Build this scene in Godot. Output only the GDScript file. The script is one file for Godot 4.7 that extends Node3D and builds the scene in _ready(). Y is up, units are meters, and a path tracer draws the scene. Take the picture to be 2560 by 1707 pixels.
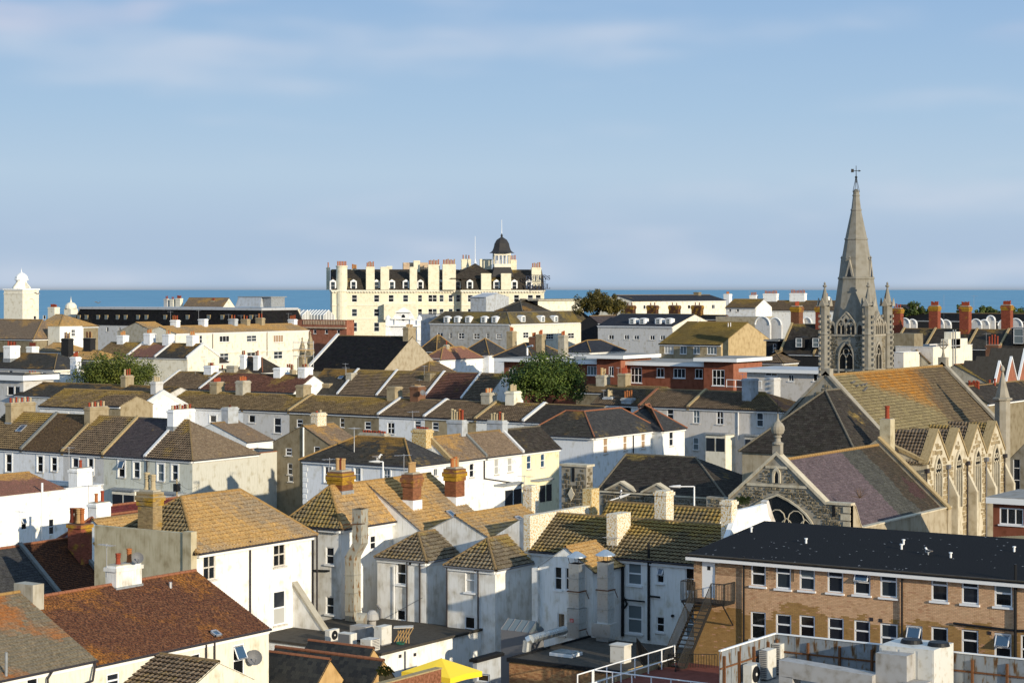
extends Node3D
# The town stands on one street grid: world x runs along one set of walls, world z along the other; the camera is turned 33.5 degrees to it.
const F := 5100.0      # focal length in photograph pixels
const CX := 1280.0
const HY := 723.0      # row of the sea horizon
const EH := 26.0       # height of the eye above the ground
const FW := Vector2(-0.55194, -0.83389)
const RT := Vector2(0.83389, -0.55194)
var rng := RandomNumberGenerator.new()
var nz := FastNoiseLite.new()
var nf := FastNoiseLite.new()
var M := {}
var RS := {}
var TX := {}
var cache := {}
var cur := {}          # dimensions of the building last built

# ---------- photograph pixel to place ----------
func pt(px: float, py: float, d: float) -> Vector3:
	var v := FW * d + RT * ((px - CX) * d / F)
	return Vector3(v.x, EH - (py - HY) * d / F, v.y)
func dep(p: Vector3) -> float: return p.x * FW.x + p.z * FW.y
func lat(p: Vector3) -> float: return p.x * RT.x + p.z * RT.y
func alx(p: Vector3, px: float) -> float:   # x where the line through p along x crosses column px
	var k := (px - CX) / F
	return p.x + (k * dep(p) - lat(p)) / (RT.x - k * FW.x)
func alz(p: Vector3, px: float) -> float:
	var k := (px - CX) / F
	return p.z + (k * dep(p) - lat(p)) / (RT.y - k * FW.y)
func onx(x: float, px: float) -> float: return alz(Vector3(x, 0, 0), px)
func onz(z: float, px: float) -> float: return alx(Vector3(0, 0, z), px)
func yat(x: float, z: float, py: float) -> float: return EH - (py - HY) * dep(Vector3(x, 0, z)) / F
func ptz(z: float, px: float, py: float) -> Vector3:
	var x := onz(z, px)
	return Vector3(x, yat(x, z, py), z)
func ptx(x: float, px: float, py: float) -> Vector3:
	var z := onx(x, px)
	return Vector3(x, yat(x, z, py), z)
func pty(y: float, px: float, py: float) -> Vector3: return pt(px, py, F * (EH - y) / (py - HY))

# ---------- mesh collector ----------
class MB:
	var v := PackedVector3Array()
	var n := PackedVector3Array()
	var c := PackedColorArray()
	func tri(a: Vector3, b: Vector3, d: Vector3, col := Color.WHITE) -> void:
		var m := (d - a).cross(b - a).normalized()
		v.append(a); v.append(b); v.append(d)
		n.append(m); n.append(m); n.append(m)
		c.append(col); c.append(col); c.append(col)
	func quad(a: Vector3, b: Vector3, d: Vector3, e: Vector3, col := Color.WHITE) -> void:
		var m := (d - a).cross(b - a)
		if m.length_squared() < 1e-12: m = (e - a).cross(d - a)
		m = m.normalized()
		v.append(a); v.append(b); v.append(d); v.append(a); v.append(d); v.append(e)
		for i in 6: n.append(m); c.append(col)
	# box spanned by origin o and three edge vectors (u right, w up, t toward outside)
	func pbox(o: Vector3, u: Vector3, w: Vector3, t: Vector3, col := Color.WHITE) -> void:
		if u.cross(w).dot(t) < 0.0:
			o = o + u; u = -u
		var a := o; var b := o + u; var d := o + u + w; var e := o + w
		quad(a + t, e + t, d + t, b + t, col)
		quad(b, d, e, a, col)
		quad(a, e, e + t, a + t, col)
		quad(b + t, d + t, d, b, col)
		quad(e, d, d + t, e + t, col)
		quad(a + t, b + t, b, a, col)
	func box(x0: float, y0: float, z0: float, x1: float, y1: float, z1: float, col := Color.WHITE) -> void:
		pbox(Vector3(x0, y0, z0), Vector3(x1 - x0, 0, 0), Vector3(0, y1 - y0, 0), Vector3(0, 0, z1 - z0), col)
	func tube(a: Vector3, b: Vector3, r0: float, r1: float, k := 8, col := Color.WHITE, cap := true) -> void:
		var ax := (b - a).normalized()
		var s := ax.cross(Vector3.UP if absf(ax.y) < 0.9 else Vector3.RIGHT).normalized()
		var t := ax.cross(s)
		for i in k:
			var p := TAU * i / k; var q := TAU * (i + 1) / k
			var d0 := s * cos(p) + t * sin(p); var d1 := s * cos(q) + t * sin(q)
			quad(a + d0 * r0, b + d0 * r1, b + d1 * r1, a + d1 * r0, col)
			if cap:
				tri(b, b + d1 * r1, b + d0 * r1, col); tri(a, a + d0 * r0, a + d1 * r0, col)
	# lathe: profile of (radius, height) about a vertical axis
	func lathe(o: Vector3, pr: Array, k := 12, col := Color.WHITE, turn := 0.0) -> void:
		for i in pr.size() - 1:
			for j in k:
				var p := TAU * j / k + turn; var q := TAU * (j + 1) / k + turn
				var a: Vector2 = pr[i]; var b: Vector2 = pr[i + 1]
				quad(o + Vector3(cos(q) * a.x, a.y, sin(q) * a.x), o + Vector3(cos(q) * b.x, b.y, sin(q) * b.x), o + Vector3(cos(p) * b.x, b.y, sin(p) * b.x), o + Vector3(cos(p) * a.x, a.y, sin(p) * a.x), col)
	func poly(pts: Array, col := Color.WHITE) -> void:   # convex fan
		for i in range(1, pts.size() - 1): tri(pts[0], pts[i], pts[i + 1], col)
	func prism(pts: Array, t: Vector3, col := Color.WHITE) -> void:   # polygon pushed out by t
		var tp: Array = []
		for p in pts: tp.append(p + t)
		poly(tp, col); poly(pts, col)
		for i in pts.size():
			var j := (i + 1) % pts.size()
			quad(pts[i], tp[i], tp[j], pts[j], col)
	func mesh() -> ArrayMesh:
		var a := []
		a.resize(Mesh.ARRAY_MAX)
		a[Mesh.ARRAY_VERTEX] = v; a[Mesh.ARRAY_NORMAL] = n; a[Mesh.ARRAY_COLOR] = c
		var m := ArrayMesh.new()
		if v.size(): m.add_surface_from_arrays(Mesh.PRIMITIVE_TRIANGLES, a)
		return m

func sr(r: float, g: float, b: float) -> Color: return Color(r / 255.0, g / 255.0, b / 255.0).srgb_to_linear()

# ---------- nodes ----------
var names := {}
func numbered(s: String) -> String:
	names[s] = names.get(s, 0) + 1
	return s if names[s] == 1 else "%s_%03d" % [s, names[s] - 1]
func thing(called: String, label: String, category: String, at := Vector3.ZERO, group := "") -> Node3D:
	var o := Node3D.new()
	o.name = numbered(called)
	add_child(o)
	o.position = at
	o.set_meta("label", label); o.set_meta("category", category)
	if group: o.set_meta("group", group)
	return o
func part(called: String, mb: MB, mat: Material, parent: Node3D, label := "") -> MeshInstance3D:
	if mb.v.is_empty(): return null
	var o := MeshInstance3D.new()
	o.name = called
	o.mesh = mb.mesh(); o.material_override = mat
	parent.add_child(o, true)
	o.position = -origin(parent)
	if label: o.set_meta("label", label)
	return o
func origin(n: Node) -> Vector3:   # where a node sits in the world
	var p := Vector3.ZERO
	while n != self and n is Node3D:
		p += (n as Node3D).position; n = n.get_parent()
	return p
func struct(called: String, mb: MB, mat: Material) -> MeshInstance3D:
	var o := part(numbered(called), mb, mat, self)
	o.set_meta("kind", "structure")
	return o
func copy_mesh(called: String, mesh: Mesh, mat: Material, parent: Node3D, at: Vector3, sc := Vector3.ONE) -> MeshInstance3D:
	var o := MeshInstance3D.new()
	o.name = called; o.mesh = mesh; o.material_override = mat
	parent.add_child(o, true)
	o.position = at - origin(parent); o.scale = sc
	return o

# ---------- materials ----------
func noise_tex(freq: float, oct: int, stops: Array, seed_: int, size := 512, kind := FastNoiseLite.TYPE_SIMPLEX_SMOOTH) -> NoiseTexture2D:
	var n := FastNoiseLite.new()
	n.noise_type = kind; n.frequency = freq; n.seed = seed_
	n.fractal_type = FastNoiseLite.FRACTAL_FBM; n.fractal_octaves = oct
	var g := Gradient.new()
	var off := PackedFloat32Array(); var cs := PackedColorArray()
	for s in stops: off.append(s[0]); cs.append(s[1])
	g.offsets = off; g.colors = cs
	var t := NoiseTexture2D.new()
	t.width = size; t.height = size; t.noise = n; t.seamless = true; t.color_ramp = g
	return t
func mk(col: Color, rough := 0.9, tex = null, sc := Vector3.ONE, det = null, dsc := Vector3.ONE, vc := false) -> StandardMaterial3D:
	var m := StandardMaterial3D.new()
	m.albedo_color = col.linear_to_srgb(); m.roughness = rough; m.metallic_specular = 0.35
	m.cull_mode = BaseMaterial3D.CULL_DISABLED
	m.vertex_color_use_as_albedo = vc
	if tex:
		m.albedo_texture = tex; m.uv1_triplanar = true; m.uv1_world_triplanar = true; m.uv1_scale = sc
	if det:
		m.detail_enabled = true; m.detail_albedo = det; m.detail_blend_mode = BaseMaterial3D.BLEND_MODE_MUL
		m.detail_uv_layer = BaseMaterial3D.DETAIL_UV_2; m.uv2_triplanar = true; m.uv2_world_triplanar = true; m.uv2_scale = dsc
	return m
func wall(key: String, col: Color, dirt := "stain", rough := 0.92) -> void:
	M[key] = mk(col, rough, TX[dirt], Vector3(0.13, 0.11, 0.13), TX.streak, Vector3(0.5, 0.06, 0.5))
func make_materials() -> void:
	var W := Color.WHITE
	TX.grain = noise_tex(0.09, 4, [[0.0, Color(0.50, 0.48, 0.46)], [0.5, Color(0.80, 0.79, 0.78)], [1.0, W]], 1)
	TX.stain = noise_tex(0.012, 5, [[0.0, Color(0.84, 0.81, 0.75)], [0.2, Color(0.95, 0.94, 0.92)], [0.38, W], [1.0, W]], 2)
	TX.grime = noise_tex(0.014, 6, [[0.0, Color(0.78, 0.75, 0.70)], [0.3, Color(0.92, 0.905, 0.88)], [0.6, Color(0.985, 0.98, 0.975)], [1.0, W]], 3)
	TX.streak = noise_tex(0.02, 4, [[0.0, Color(0.88, 0.87, 0.84)], [0.3, Color(0.97, 0.97, 0.96)], [0.5, W], [1.0, W]], 4)
	TX.patch = noise_tex(0.014, 6, [[0.0, Color(0.7, 0.64, 0.56)], [0.4, Color(0.85, 0.82, 0.76)], [0.6, Color(0.97, 0.95, 0.92)], [1.0, W]], 5)
	TX.speck = noise_tex(0.16, 3, [[0.0, Color(0.30, 0.26, 0.28)], [0.42, Color(0.62, 0.58, 0.56)], [0.58, Color(0.95, 0.86, 0.7)], [1.0, W]], 6)
	TX.rust = noise_tex(0.012, 5, [[0.0, Color(0.6, 0.34, 0.15)], [0.2, Color(0.78, 0.6, 0.42)], [0.34, Color(0.96, 0.94, 0.91)], [1.0, W]], 7)
	TX.lime = noise_tex(0.03, 6, [[0.0, Color(0.78, 0.55, 0.22)], [0.3, Color(0.88, 0.74, 0.48)], [0.44, Color(0.98, 0.96, 0.92)], [1.0, W]], 8)
	TX.spots = noise_tex(0.11, 2, [[0.0, Color(0.55, 0.55, 0.55)], [0.70, Color(0.62, 0.62, 0.62)], [0.8, W], [1.0, W]], 9)
	M.roof = mk(Color(1.0, 1.0, 1.0), 0.93, TX.grain, Vector3(0.14, 0.14, 0.14), null, Vector3.ONE, true)
	M.roof_speck = mk(Color(1, 1, 1), 0.95, TX.speck, Vector3(0.075, 0.075, 0.075), TX.grain, Vector3(0.2, 0.2, 0.2), true)
	M.slate = mk(Color(1, 1, 1), 0.8, TX.grain, Vector3(0.16, 0.16, 0.16), null, Vector3.ONE, true)
	M.slate.metallic_specular = 0.18
	M.brick = mk(Color(1, 1, 1), 0.93, TX.stain, Vector3(0.3, 0.3, 0.3), null, Vector3.ONE, true)
	M.stone = mk(Color(1, 1, 1), 0.93, TX.grain, Vector3(0.3, 0.3, 0.3), null, Vector3.ONE, true)
	M.leaf = mk(Color(1, 1, 1), 0.6, null, Vector3.ONE, null, Vector3.ONE, true)
	M.leaf.backlight_enabled = true; M.leaf.backlight = Color(0.3, 0.35, 0.12)
	M.bark = mk(sr(70, 58, 45), 0.95, TX.grain, Vector3(2, 2, 2))
	wall("white", Color(0.83, 0.82, 0.79)); wall("white_clean", Color(0.88, 0.875, 0.855))
	wall("white_dirty", Color(0.82, 0.81, 0.78), "grime")
	wall("cream", Color(0.76, 0.71, 0.59)); wall("hotel", Color(0.74, 0.69, 0.53)); wall("yellow", Color(0.80, 0.73, 0.50))
	wall("bluewhite", Color(0.76, 0.77, 0.79)); wall("greywhite", Color(0.62, 0.61, 0.58), "grime"); wall("sage", Color(0.60, 0.60, 0.52))
	wall("palegreen", Color(0.53, 0.515, 0.45)); wall("beige", Color(0.52, 0.455, 0.31), "grime"); wall("tan", Color(0.36, 0.295, 0.19), "grime")
	wall("darktan", Color(0.25, 0.21, 0.14), "grime"); wall("grey", Color(0.42, 0.42, 0.41), "grime"); wall("lightgrey", Color(0.55, 0.54, 0.53)); wall("bluegrey", Color(0.44, 0.47, 0.51), "grime")
	wall("concrete", Color(0.43, 0.40, 0.33), "grime"); wall("limewash", Color(0.74, 0.71, 0.64), "lime"); wall("ochrewash", Color(0.60, 0.50, 0.30), "lime")
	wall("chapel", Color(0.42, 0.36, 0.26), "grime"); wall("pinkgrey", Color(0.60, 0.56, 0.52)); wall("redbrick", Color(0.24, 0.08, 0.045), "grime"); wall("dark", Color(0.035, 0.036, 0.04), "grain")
	wall("brownbrick", Color(0.20, 0.10, 0.06), "grime"); wall("yellowbrick", Color(0.50, 0.38, 0.21), "grime"); wall("pinkstone", Color(0.55, 0.42, 0.30), "grime")
	wall("churchstone", Color(0.34, 0.31, 0.255), "grime"); wall("towerstone", Color(0.27, 0.255, 0.22), "grime"); wall("towertrim", Color(0.36, 0.33, 0.275), "grime"); M.slate_plain = mk(sr(70, 68, 68), 0.6, TX.grain, Vector3(0.5, 0.5, 0.5)); wall("creamstone", Color(0.58, 0.52, 0.40), "grime"); wall("terracotta", Color(0.33, 0.13, 0.08), "grime"); wall("bakedtan", Color(0.55, 0.36, 0.16), "grime")
	M.limewash.uv1_scale = Vector3(0.4, 0.4, 0.4); M.ochrewash.uv1_scale = Vector3(0.35, 0.35, 0.35)
	M.trim = mk(Color(0.80, 0.80, 0.79), 0.6); M.upvc = mk(Color(0.82, 0.82, 0.82), 0.35)
	M.oldwood = mk(Color(0.62, 0.58, 0.52), 0.8, TX.grime, Vector3(0.7, 0.7, 0.7))
	M.sill = mk(Color(0.60, 0.57, 0.52), 0.9, TX.grime, Vector3(0.5, 0.5, 0.5))
	for i in 4:
		M["pane%d" % i] = mk([Color(0.010, 0.012, 0.015), Color(0.018, 0.022, 0.03), Color(0.03, 0.04, 0.05), Color(0.008, 0.009, 0.010)][i], 0.06)
		M["pane%d" % i].metallic_specular = 0.5
	M.paneb = mk(Color(0.42, 0.42, 0.40), 0.12); M.paneg = mk(Color(0.15, 0.18, 0.19), 0.1); M.panesky = mk(Color(0.03, 0.07, 0.13), 0.03); M.panesky.metallic_specular = 0.9
	M.panebrown = mk(Color(0.35, 0.24, 0.15), 0.3)
	M.black = mk(Color(0.012, 0.012, 0.013), 0.5); M.iron = mk(Color(0.02, 0.018, 0.016), 0.6); M.pipe = mk(Color(0.035, 0.03, 0.033), 0.45); M.pipegrey = mk(Color(0.16, 0.16, 0.17), 0.5)
	M.lead = mk(Color(0.28, 0.30, 0.32), 0.6, TX.grime, Vector3(0.3, 0.3, 0.3)); M.felt = mk(Color(0.11, 0.10, 0.085), 0.95, TX.grime, Vector3(0.25, 0.25, 0.25), TX.grain, Vector3(1, 1, 1))
	M.membrane = mk(Color(0.034, 0.036, 0.040), 0.85, TX.grain, Vector3(0.3, 0.3, 0.3)); M.membrane.metallic_specular = 0.12
	M.greyroof = mk(Color(0.30, 0.29, 0.27), 0.9, TX.grime, Vector3(0.12, 0.12, 0.12)); M.paleroof = mk(Color(0.45, 0.46, 0.48), 0.8, TX.stain, Vector3(0.1, 0.1, 0.1))
	M.steel = mk(Color(0.62, 0.63, 0.62), 0.34, TX.stain, Vector3(0.5, 0.5, 0.5)); M.steel.metallic = 0.85
	M.galv = mk(Color(0.27, 0.30, 0.335), 0.6, TX.stain, Vector3(0.3, 0.3, 0.3), TX.rust, Vector3(0.5, 0.12, 0.5)); M.galv.metallic = 0.2
	M.rustduct = mk(Color(0.42, 0.41, 0.36), 0.6, TX.rust, Vector3(0.5, 0.16, 0.5), TX.streak, Vector3(0.6, 0.1, 0.6)); M.rustduct.metallic = 0.3
	M.rust = mk(Color(0.16, 0.07, 0.03), 0.9, TX.grime, Vector3(1, 1, 1))
	M.plant = mk(Color(0.62, 0.60, 0.55), 0.5, TX.stain, Vector3(0.3, 0.3, 0.3)); M.plantgrey = mk(Color(0.38, 0.37, 0.36), 0.6, TX.grime, Vector3(0.2, 0.2, 0.2))
	M.dish = mk(Color(0.16, 0.16, 0.165), 0.55); M.alu = mk(Color(0.45, 0.45, 0.46), 0.4); M.alu.metallic = 0.5
	M.pot_red = mk(sr(178, 84, 58), 0.85, TX.grain, Vector3(2, 2, 2)); M.pot_dark = mk(sr(112, 52, 38), 0.85, TX.grain, Vector3(2, 2, 2)); M.pot_tan = mk(sr(206, 170, 120), 0.85, TX.grain, Vector3(2, 2, 2))
	M.pot_orange = mk(sr(206, 130, 78), 0.85, TX.grain, Vector3(2, 2, 2)); M.pot_cream = mk(sr(222, 204, 166), 0.85, TX.grain, Vector3(2, 2, 2))
	M.ridge_red = mk(sr(146, 96, 70), 0.9, TX.grime, Vector3(0.8, 0.8, 0.8)); M.ridge_ochre = mk(sr(158, 126, 78), 0.9, TX.grime, Vector3(0.8, 0.8, 0.8)); M.ridge_brown = mk(sr(134, 112, 78), 0.9, TX.grime, Vector3(0.8, 0.8, 0.8)); M.ridge_grey = mk(sr(110, 104, 92), 0.9, TX.grime, Vector3(0.8, 0.8, 0.8))
	M.cop_tan = mk(sr(170, 150, 112), 0.9, TX.grime, Vector3(0.5, 0.5, 0.5)); M.cop_white = mk(sr(208, 208, 208), 0.85, TX.stain, Vector3(0.5, 0.5, 0.5)); M.cop_grey = mk(sr(122, 124, 122), 0.9, TX.grime, Vector3(0.5, 0.5, 0.5))
	M.yellowcloth = mk(sr(248, 208, 48), 0.8); M.yellowcloth.rim_enabled = true
	M.redfloor = mk(sr(118, 64, 52), 0.95, TX.grime, Vector3(0.2, 0.2, 0.2)); M.bird = mk(Color(0.75, 0.75, 0.74), 0.8); M.birdgrey = mk(Color(0.2, 0.17, 0.15), 0.8); M.green = mk(Color(0.02, 0.12, 0.08), 0.5)
	M.redsign = mk(sr(180, 60, 55), 0.5); M.sign = mk(Color(0.02, 0.03, 0.06), 0.5)

# roof coverings: kind, tile width, course height, lap, colours (linear), lichen colour, lichen amount, amount near the ridge, noise scale, material
func roofs() -> void:
	var ochre := sr(206, 158, 76); var yel := sr(176, 146, 62); var org := sr(190, 116, 40)
	RS.ochre = ["rib", 0.3, 0.36, 0.05, sr(178, 154, 118), sr(184, 154, 112), sr(222, 172, 86), 0.6, 0.2, 0.10, "roof"]
	RS.ochre_grey = ["flat", 0.30, 0.27, 0.035, sr(136, 124, 100), sr(150, 134, 106), org, 0.34, 0.35, 0.22, "roof"]
	RS.rust = ["flat", 0.26, 0.16, 0.03, sr(168, 122, 96), sr(148, 100, 80), sr(226, 158, 58), 0.40, 0.15, 0.16, "roof_speck"]
	RS.roll = ["roll", 0.30, 0.34, 0.09, sr(150, 136, 110), sr(122, 108, 86), yel, 0.12, 0.5, 0.16, "roof"]
	RS.roll_y = ["roll", 0.30, 0.34, 0.09, sr(154, 136, 96), sr(128, 112, 80), yel, 0.3, 0.5, 0.13, "roof"]
	RS.brown = ["roll", 0.31, 0.37, 0.10, sr(144, 124, 100), sr(116, 100, 82), yel, 0.1, 0.5, 0.16, "roof"]
	RS.brown_y = ["roll", 0.31, 0.37, 0.10, sr(152, 130, 94), sr(124, 106, 78), yel, 0.26, 0.55, 0.14, "roof"]
	RS.red = ["roll", 0.31, 0.37, 0.10, sr(138, 94, 78), sr(114, 80, 70), yel, 0.08, 0.4, 0.2, "roof"]
	RS.tanroof = ["flat", 0.26, 0.2, 0.03, sr(160, 136, 108), sr(140, 118, 94), ochre, 0.2, 0.3, 0.2, "roof"]
	RS.chestnut = ["flat", 0.26, 0.22, 0.035, sr(160, 138, 108), sr(138, 116, 90), yel, 0.1, 0.2, 0.3, "roof_speck"]
	RS.redflat = ["flat", 0.26, 0.22, 0.03, sr(146, 104, 84), sr(160, 108, 92), ochre, 0.2, 0.5, 0.3, "roof"]
	RS.maroon = ["flat", 0.28, 0.24, 0.03, sr(124, 52, 50), sr(104, 46, 46), ochre, 0.0, 0.0, 0.3, "roof"]
	RS.plain = ["flat", 0.2, 0.16, 0.03, sr(140, 92, 62), sr(112, 74, 54), org, 0.1, 0.2, 0.4, "roof_speck"]
	RS.slate = ["flat", 0.36, 0.24, 0.02, sr(84, 84, 84), sr(70, 70, 72), yel, 0.12, 0.2, 0.12, "slate"]
	RS.slate_lich = ["flat", 0.36, 0.24, 0.02, sr(88, 84, 76), sr(72, 68, 62), sr(168, 126, 48), 0.22, 0.42, 0.18, "slate"]
	RS.slate_blue = ["flat", 0.36, 0.26, 0.02, sr(66, 70, 80), sr(56, 60, 70), yel, 0.02, 0.0, 0.2, "slate"]
	RS.slate_dark = ["flat", 0.42, 0.3, 0.02, sr(46, 45, 46), sr(34, 34, 36), sr(120, 100, 60), 0.03, 0.0, 0.2, "slate"]
	RS.slate_brown = ["flat", 0.36, 0.26, 0.02, sr(84, 78, 70), sr(66, 60, 54), yel, 0.05, 0.2, 0.14, "slate"]
	RS.slate_purple = ["flat", 0.34, 0.26, 0.02, sr(98, 88, 88), sr(84, 76, 78), yel, 0.0, 0.0, 0.2, "slate"]
	RS.church = ["flat", 0.42, 0.34, 0.06, sr(150, 132, 92), sr(128, 112, 82), org, 0.3, 0.3, 0.09, "roof"]
	RS.mossy = ["roll", 0.33, 0.36, 0.08, sr(140, 122, 66), sr(124, 108, 56), sr(168, 140, 50), 0.5, 0.1, 0.12, "roof"]
	RS.lichpatch = ["flat", 0.4, 0.3, 0.03, sr(112, 104, 86), sr(92, 86, 72), sr(150, 128, 60), 0.36, 0.1, 0.14, "slate"]
	for k in RS:
		for i in [4, 5, 6]:
			var c: Color = RS[k][i]
			var l := c.get_luminance()
			RS[k][i] = c.lerp(Color(l, l, l), 0.14) * 1.14

# ---------- roof tiles ----------
func tcol(sp: Array, p: Vector3, t: float) -> Color:
	var b: Color = sp[4].lerp(sp[5], rng.randf())
	var f := nz.get_noise_3dv(p * sp[9] * 4.0) * 0.62 + 0.5 + nf.get_noise_3dv(p * 1.7) * 0.22
	var am: float = sp[7] + sp[8] * t * t * t
	var m := smoothstep(1.0 - am - 0.16, 1.0 - am + 0.16, f)
	b = b.lerp(sp[6], m * rng.randf_range(0.65, 1.0))
	var g := rng.randf_range(0.9, 1.09)
	return Color(b.r * g, b.g * g, b.b * g)
# e0,e1: eave left and right as seen from outside; r1,r0: top right and top left
func tiles(mb: MB, e0: Vector3, e1: Vector3, r1: Vector3, r0: Vector3, sp: Array, colfn = null) -> void:
	var ax := (e1 - e0).normalized()
	var top := r0 if (r0 - e0).length() > 0.01 else r1
	var nn := ax.cross(top - e0).normalized()
	if nn.y < 0: nn = -nn
	var up := nn.cross(ax).normalized()
	if up.y < 0: up = -up
	var L := (e1 - e0).length()
	var S := (r0 - e0).dot(up)
	var b0 := (r0 - e0).dot(ax); var b1 := (r1 - e0).dot(ax)
	var tw: float = sp[1]; var th: float = sp[2]; var lap: float = sp[3]
	var rows := int(ceil(S / th))
	th = S / rows
	for i in rows:
		var v0 := i * th; var v1 := v0 + th
		var xl0 := lerpf(0, b0, v0 / S); var xr0 := lerpf(L, b1, v0 / S)
		var xl1 := lerpf(0, b0, v1 / S); var xr1 := lerpf(L, b1, v1 / S)
		var off := tw * 0.5 if (sp[0] == "flat" and i % 2 == 1) else 0.0
		var j0 := int(floor((minf(xl0, xl1) - off) / tw)); var j1 := int(ceil((maxf(xr0, xr1) - off) / tw))
		for j in range(j0, j1):
			var a := j * tw + off; var b := a + tw
			var a0 := clampf(a, xl0, xr0); var c0 := clampf(b, xl0, xr0)
			var a1 := clampf(a, xl1, xr1); var c1 := clampf(b, xl1, xr1)
			if c0 - a0 < 0.005 and c1 - a1 < 0.005: continue
			var lp := lap * rng.randf_range(0.8, 1.25)
			var bo := e0 + up * v0; var to := e0 + up * v1
			var p := bo + ax * ((a0 + c0) * 0.5)
			var col: Color = tcol(sp, p, v0 / S) if colfn == null else colfn.call(p, v0 / S)
			if sp[0] != "flat" and c0 - a0 > tw * 0.6:
				var us := [0.0, 0.34, 0.62, 0.84, 1.0]; var hs := [0.0, 0.0, 0.055, 0.055, 0.0] if sp[0] == "roll" else [0.0, 0.0, 0.032, 0.032, 0.0]
				for q in 4:
					var ua: float = lerpf(a0, c0, us[q]); var ub: float = lerpf(a0, c0, us[q + 1])
					var ta: float = lerpf(a1, c1, us[q]); var tb: float = lerpf(a1, c1, us[q + 1])
					var A: Vector3 = bo + ax * ua + nn * (lp + hs[q]); var B: Vector3 = bo + ax * ub + nn * (lp + hs[q + 1])
					var C: Vector3 = to + ax * tb + nn * (hs[q + 1] + 0.004); var D: Vector3 = to + ax * ta + nn * (hs[q] + 0.004)
					mb.quad(A, D, C, B, col)
					var lip := nn * -0.028
					mb.quad(A + lip, A, B, B + lip, col)
					mb.quad(bo + up * 0.08 + ax * ua - nn * 0.01, A + lip, B + lip, bo + up * 0.08 + ax * ub - nn * 0.01, col)
			else:
				var A := bo + ax * a0 + nn * lp; var B := bo + ax * c0 + nn * lp
				var C := to + ax * c1 + nn * 0.004; var D := to + ax * a1 + nn * 0.004
				mb.quad(A, D, C, B, col)
				var ud := up * (0.06 if lap > 0.05 else 0.0)
				mb.quad(bo + ud + ax * a0 - nn * 0.01, A, B, bo + ud + ax * c0 - nn * 0.01, col)
func caps(mb: MB, a: Vector3, b: Vector3, r := 0.1) -> void:
	var L := (b - a).length()
	var k := maxi(1, int(L / 0.45))
	for i in k:
		var p := a.lerp(b, float(i) / k); var q := a.lerp(b, (i + 0.985) / k)
		mb.tube(p + Vector3.UP * 0.02, q + Vector3.UP * 0.02, r * rng.randf_range(0.96, 1.06), r * 0.94, 8, Color.WHITE, false)

# ---------- bricks and rubble, real pieces standing proud of the joints ----------
func bricks(mb: MB, O: Vector3, U: Vector3, N: Vector3, L: float, y0: float, y1: float, holes: Array, cf: Callable, bw := 0.225, bh := 0.075, proud := 0.012) -> void:
	var rows := int((y1 - y0) / bh)
	for i in rows:
		var v := y0 + i * bh
		var u := -(bw * 0.5 if i % 2 else 0.0)
		while u < L:
			var a := maxf(u, 0.0); var b := minf(u + bw, L)
			u += bw
			if b - a < 0.03: continue
			for h in holes:
				if b > h[0] and a < h[2] and v + bh * 0.5 > h[1] and v + bh * 0.5 < h[3]:
					if a < h[0]: b = h[0]
					elif b > h[2]: a = h[2]
					else: b = a
			if b - a < 0.03: continue
			var o := Vector3(O.x, 0, O.z) + U * (a + 0.006) + Vector3.UP * (v + 0.005)
			var w := U * (b - a - 0.012); var h2 := Vector3.UP * (bh - 0.011); var t := N * proud * rng.randf_range(0.7, 1.2)
			var col: Color = cf.call(O + U * a + Vector3.UP * (v - O.y))
			mb.quad(o + t, o + h2 + t, o + h2 + w + t, o + w + t, col)
			mb.quad(o + h2, o + h2 + w, o + h2 + w + t, o + h2 + t, col)
			mb.quad(o, o + h2, o + h2 + t, o + t, col)
			mb.quad(o + w + t, o + w + h2 + t, o + w + h2, o + w, col)
			mb.quad(o + t, o + w + t, o + w, o, col)
func rubble(mb: MB, O: Vector3, U: Vector3, N: Vector3, L: float, y0: float, y1: float, inside: Callable, c0: Color, c1: Color, s := 1.0) -> void:
	var v := y0
	while v < y1:
		var h := rng.randf_range(0.2, 0.36) * s
		var u := -rng.randf() * 0.3
		while u < L:
			var w := rng.randf_range(0.2, 0.55) * s
			var a := u; var b := u + w
			u = b
			var vj := v + rng.randf_range(-0.05, 0.05)
			if not (inside.call((a + b) * 0.5, vj + h * 0.5) and inside.call(a, vj) and inside.call(b, vj + h) and inside.call(a, vj + h) and inside.call(b, vj)): continue
			var g := 0.03
			var p := rng.randf_range(0.03, 0.10)
			var col := c0.lerp(c1, rng.randf()) * rng.randf_range(0.8, 1.15)
			col.a = 1.0
			var q := [Vector2(a + g, vj + g), Vector2(a + g, vj + h - g), Vector2(b - g, vj + h - g), Vector2(b - g, vj + g)]
			var m := Vector2((a + b) * 0.5, vj + h * 0.5)
			var lo: Array = []; var hi: Array = []
			for e in q:
				e += Vector2(rng.randf_range(-0.025, 0.025), rng.randf_range(-0.025, 0.025))
				lo.append(Vector3(O.x, 0, O.z) + U * e.x + Vector3.UP * e.y)
				var f: Vector2 = e.lerp(m, 0.3)
				hi.append(Vector3(O.x, 0, O.z) + U * f.x + Vector3.UP * f.y + N * p * rng.randf_range(0.75, 1.2))
			mb.quad(hi[0], hi[1], hi[2], hi[3], col)
			for i in 4:
				var j := (i + 1) % 4
				mb.quad(lo[i], lo[j], hi[j], hi[i], col)
		v += h

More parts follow.
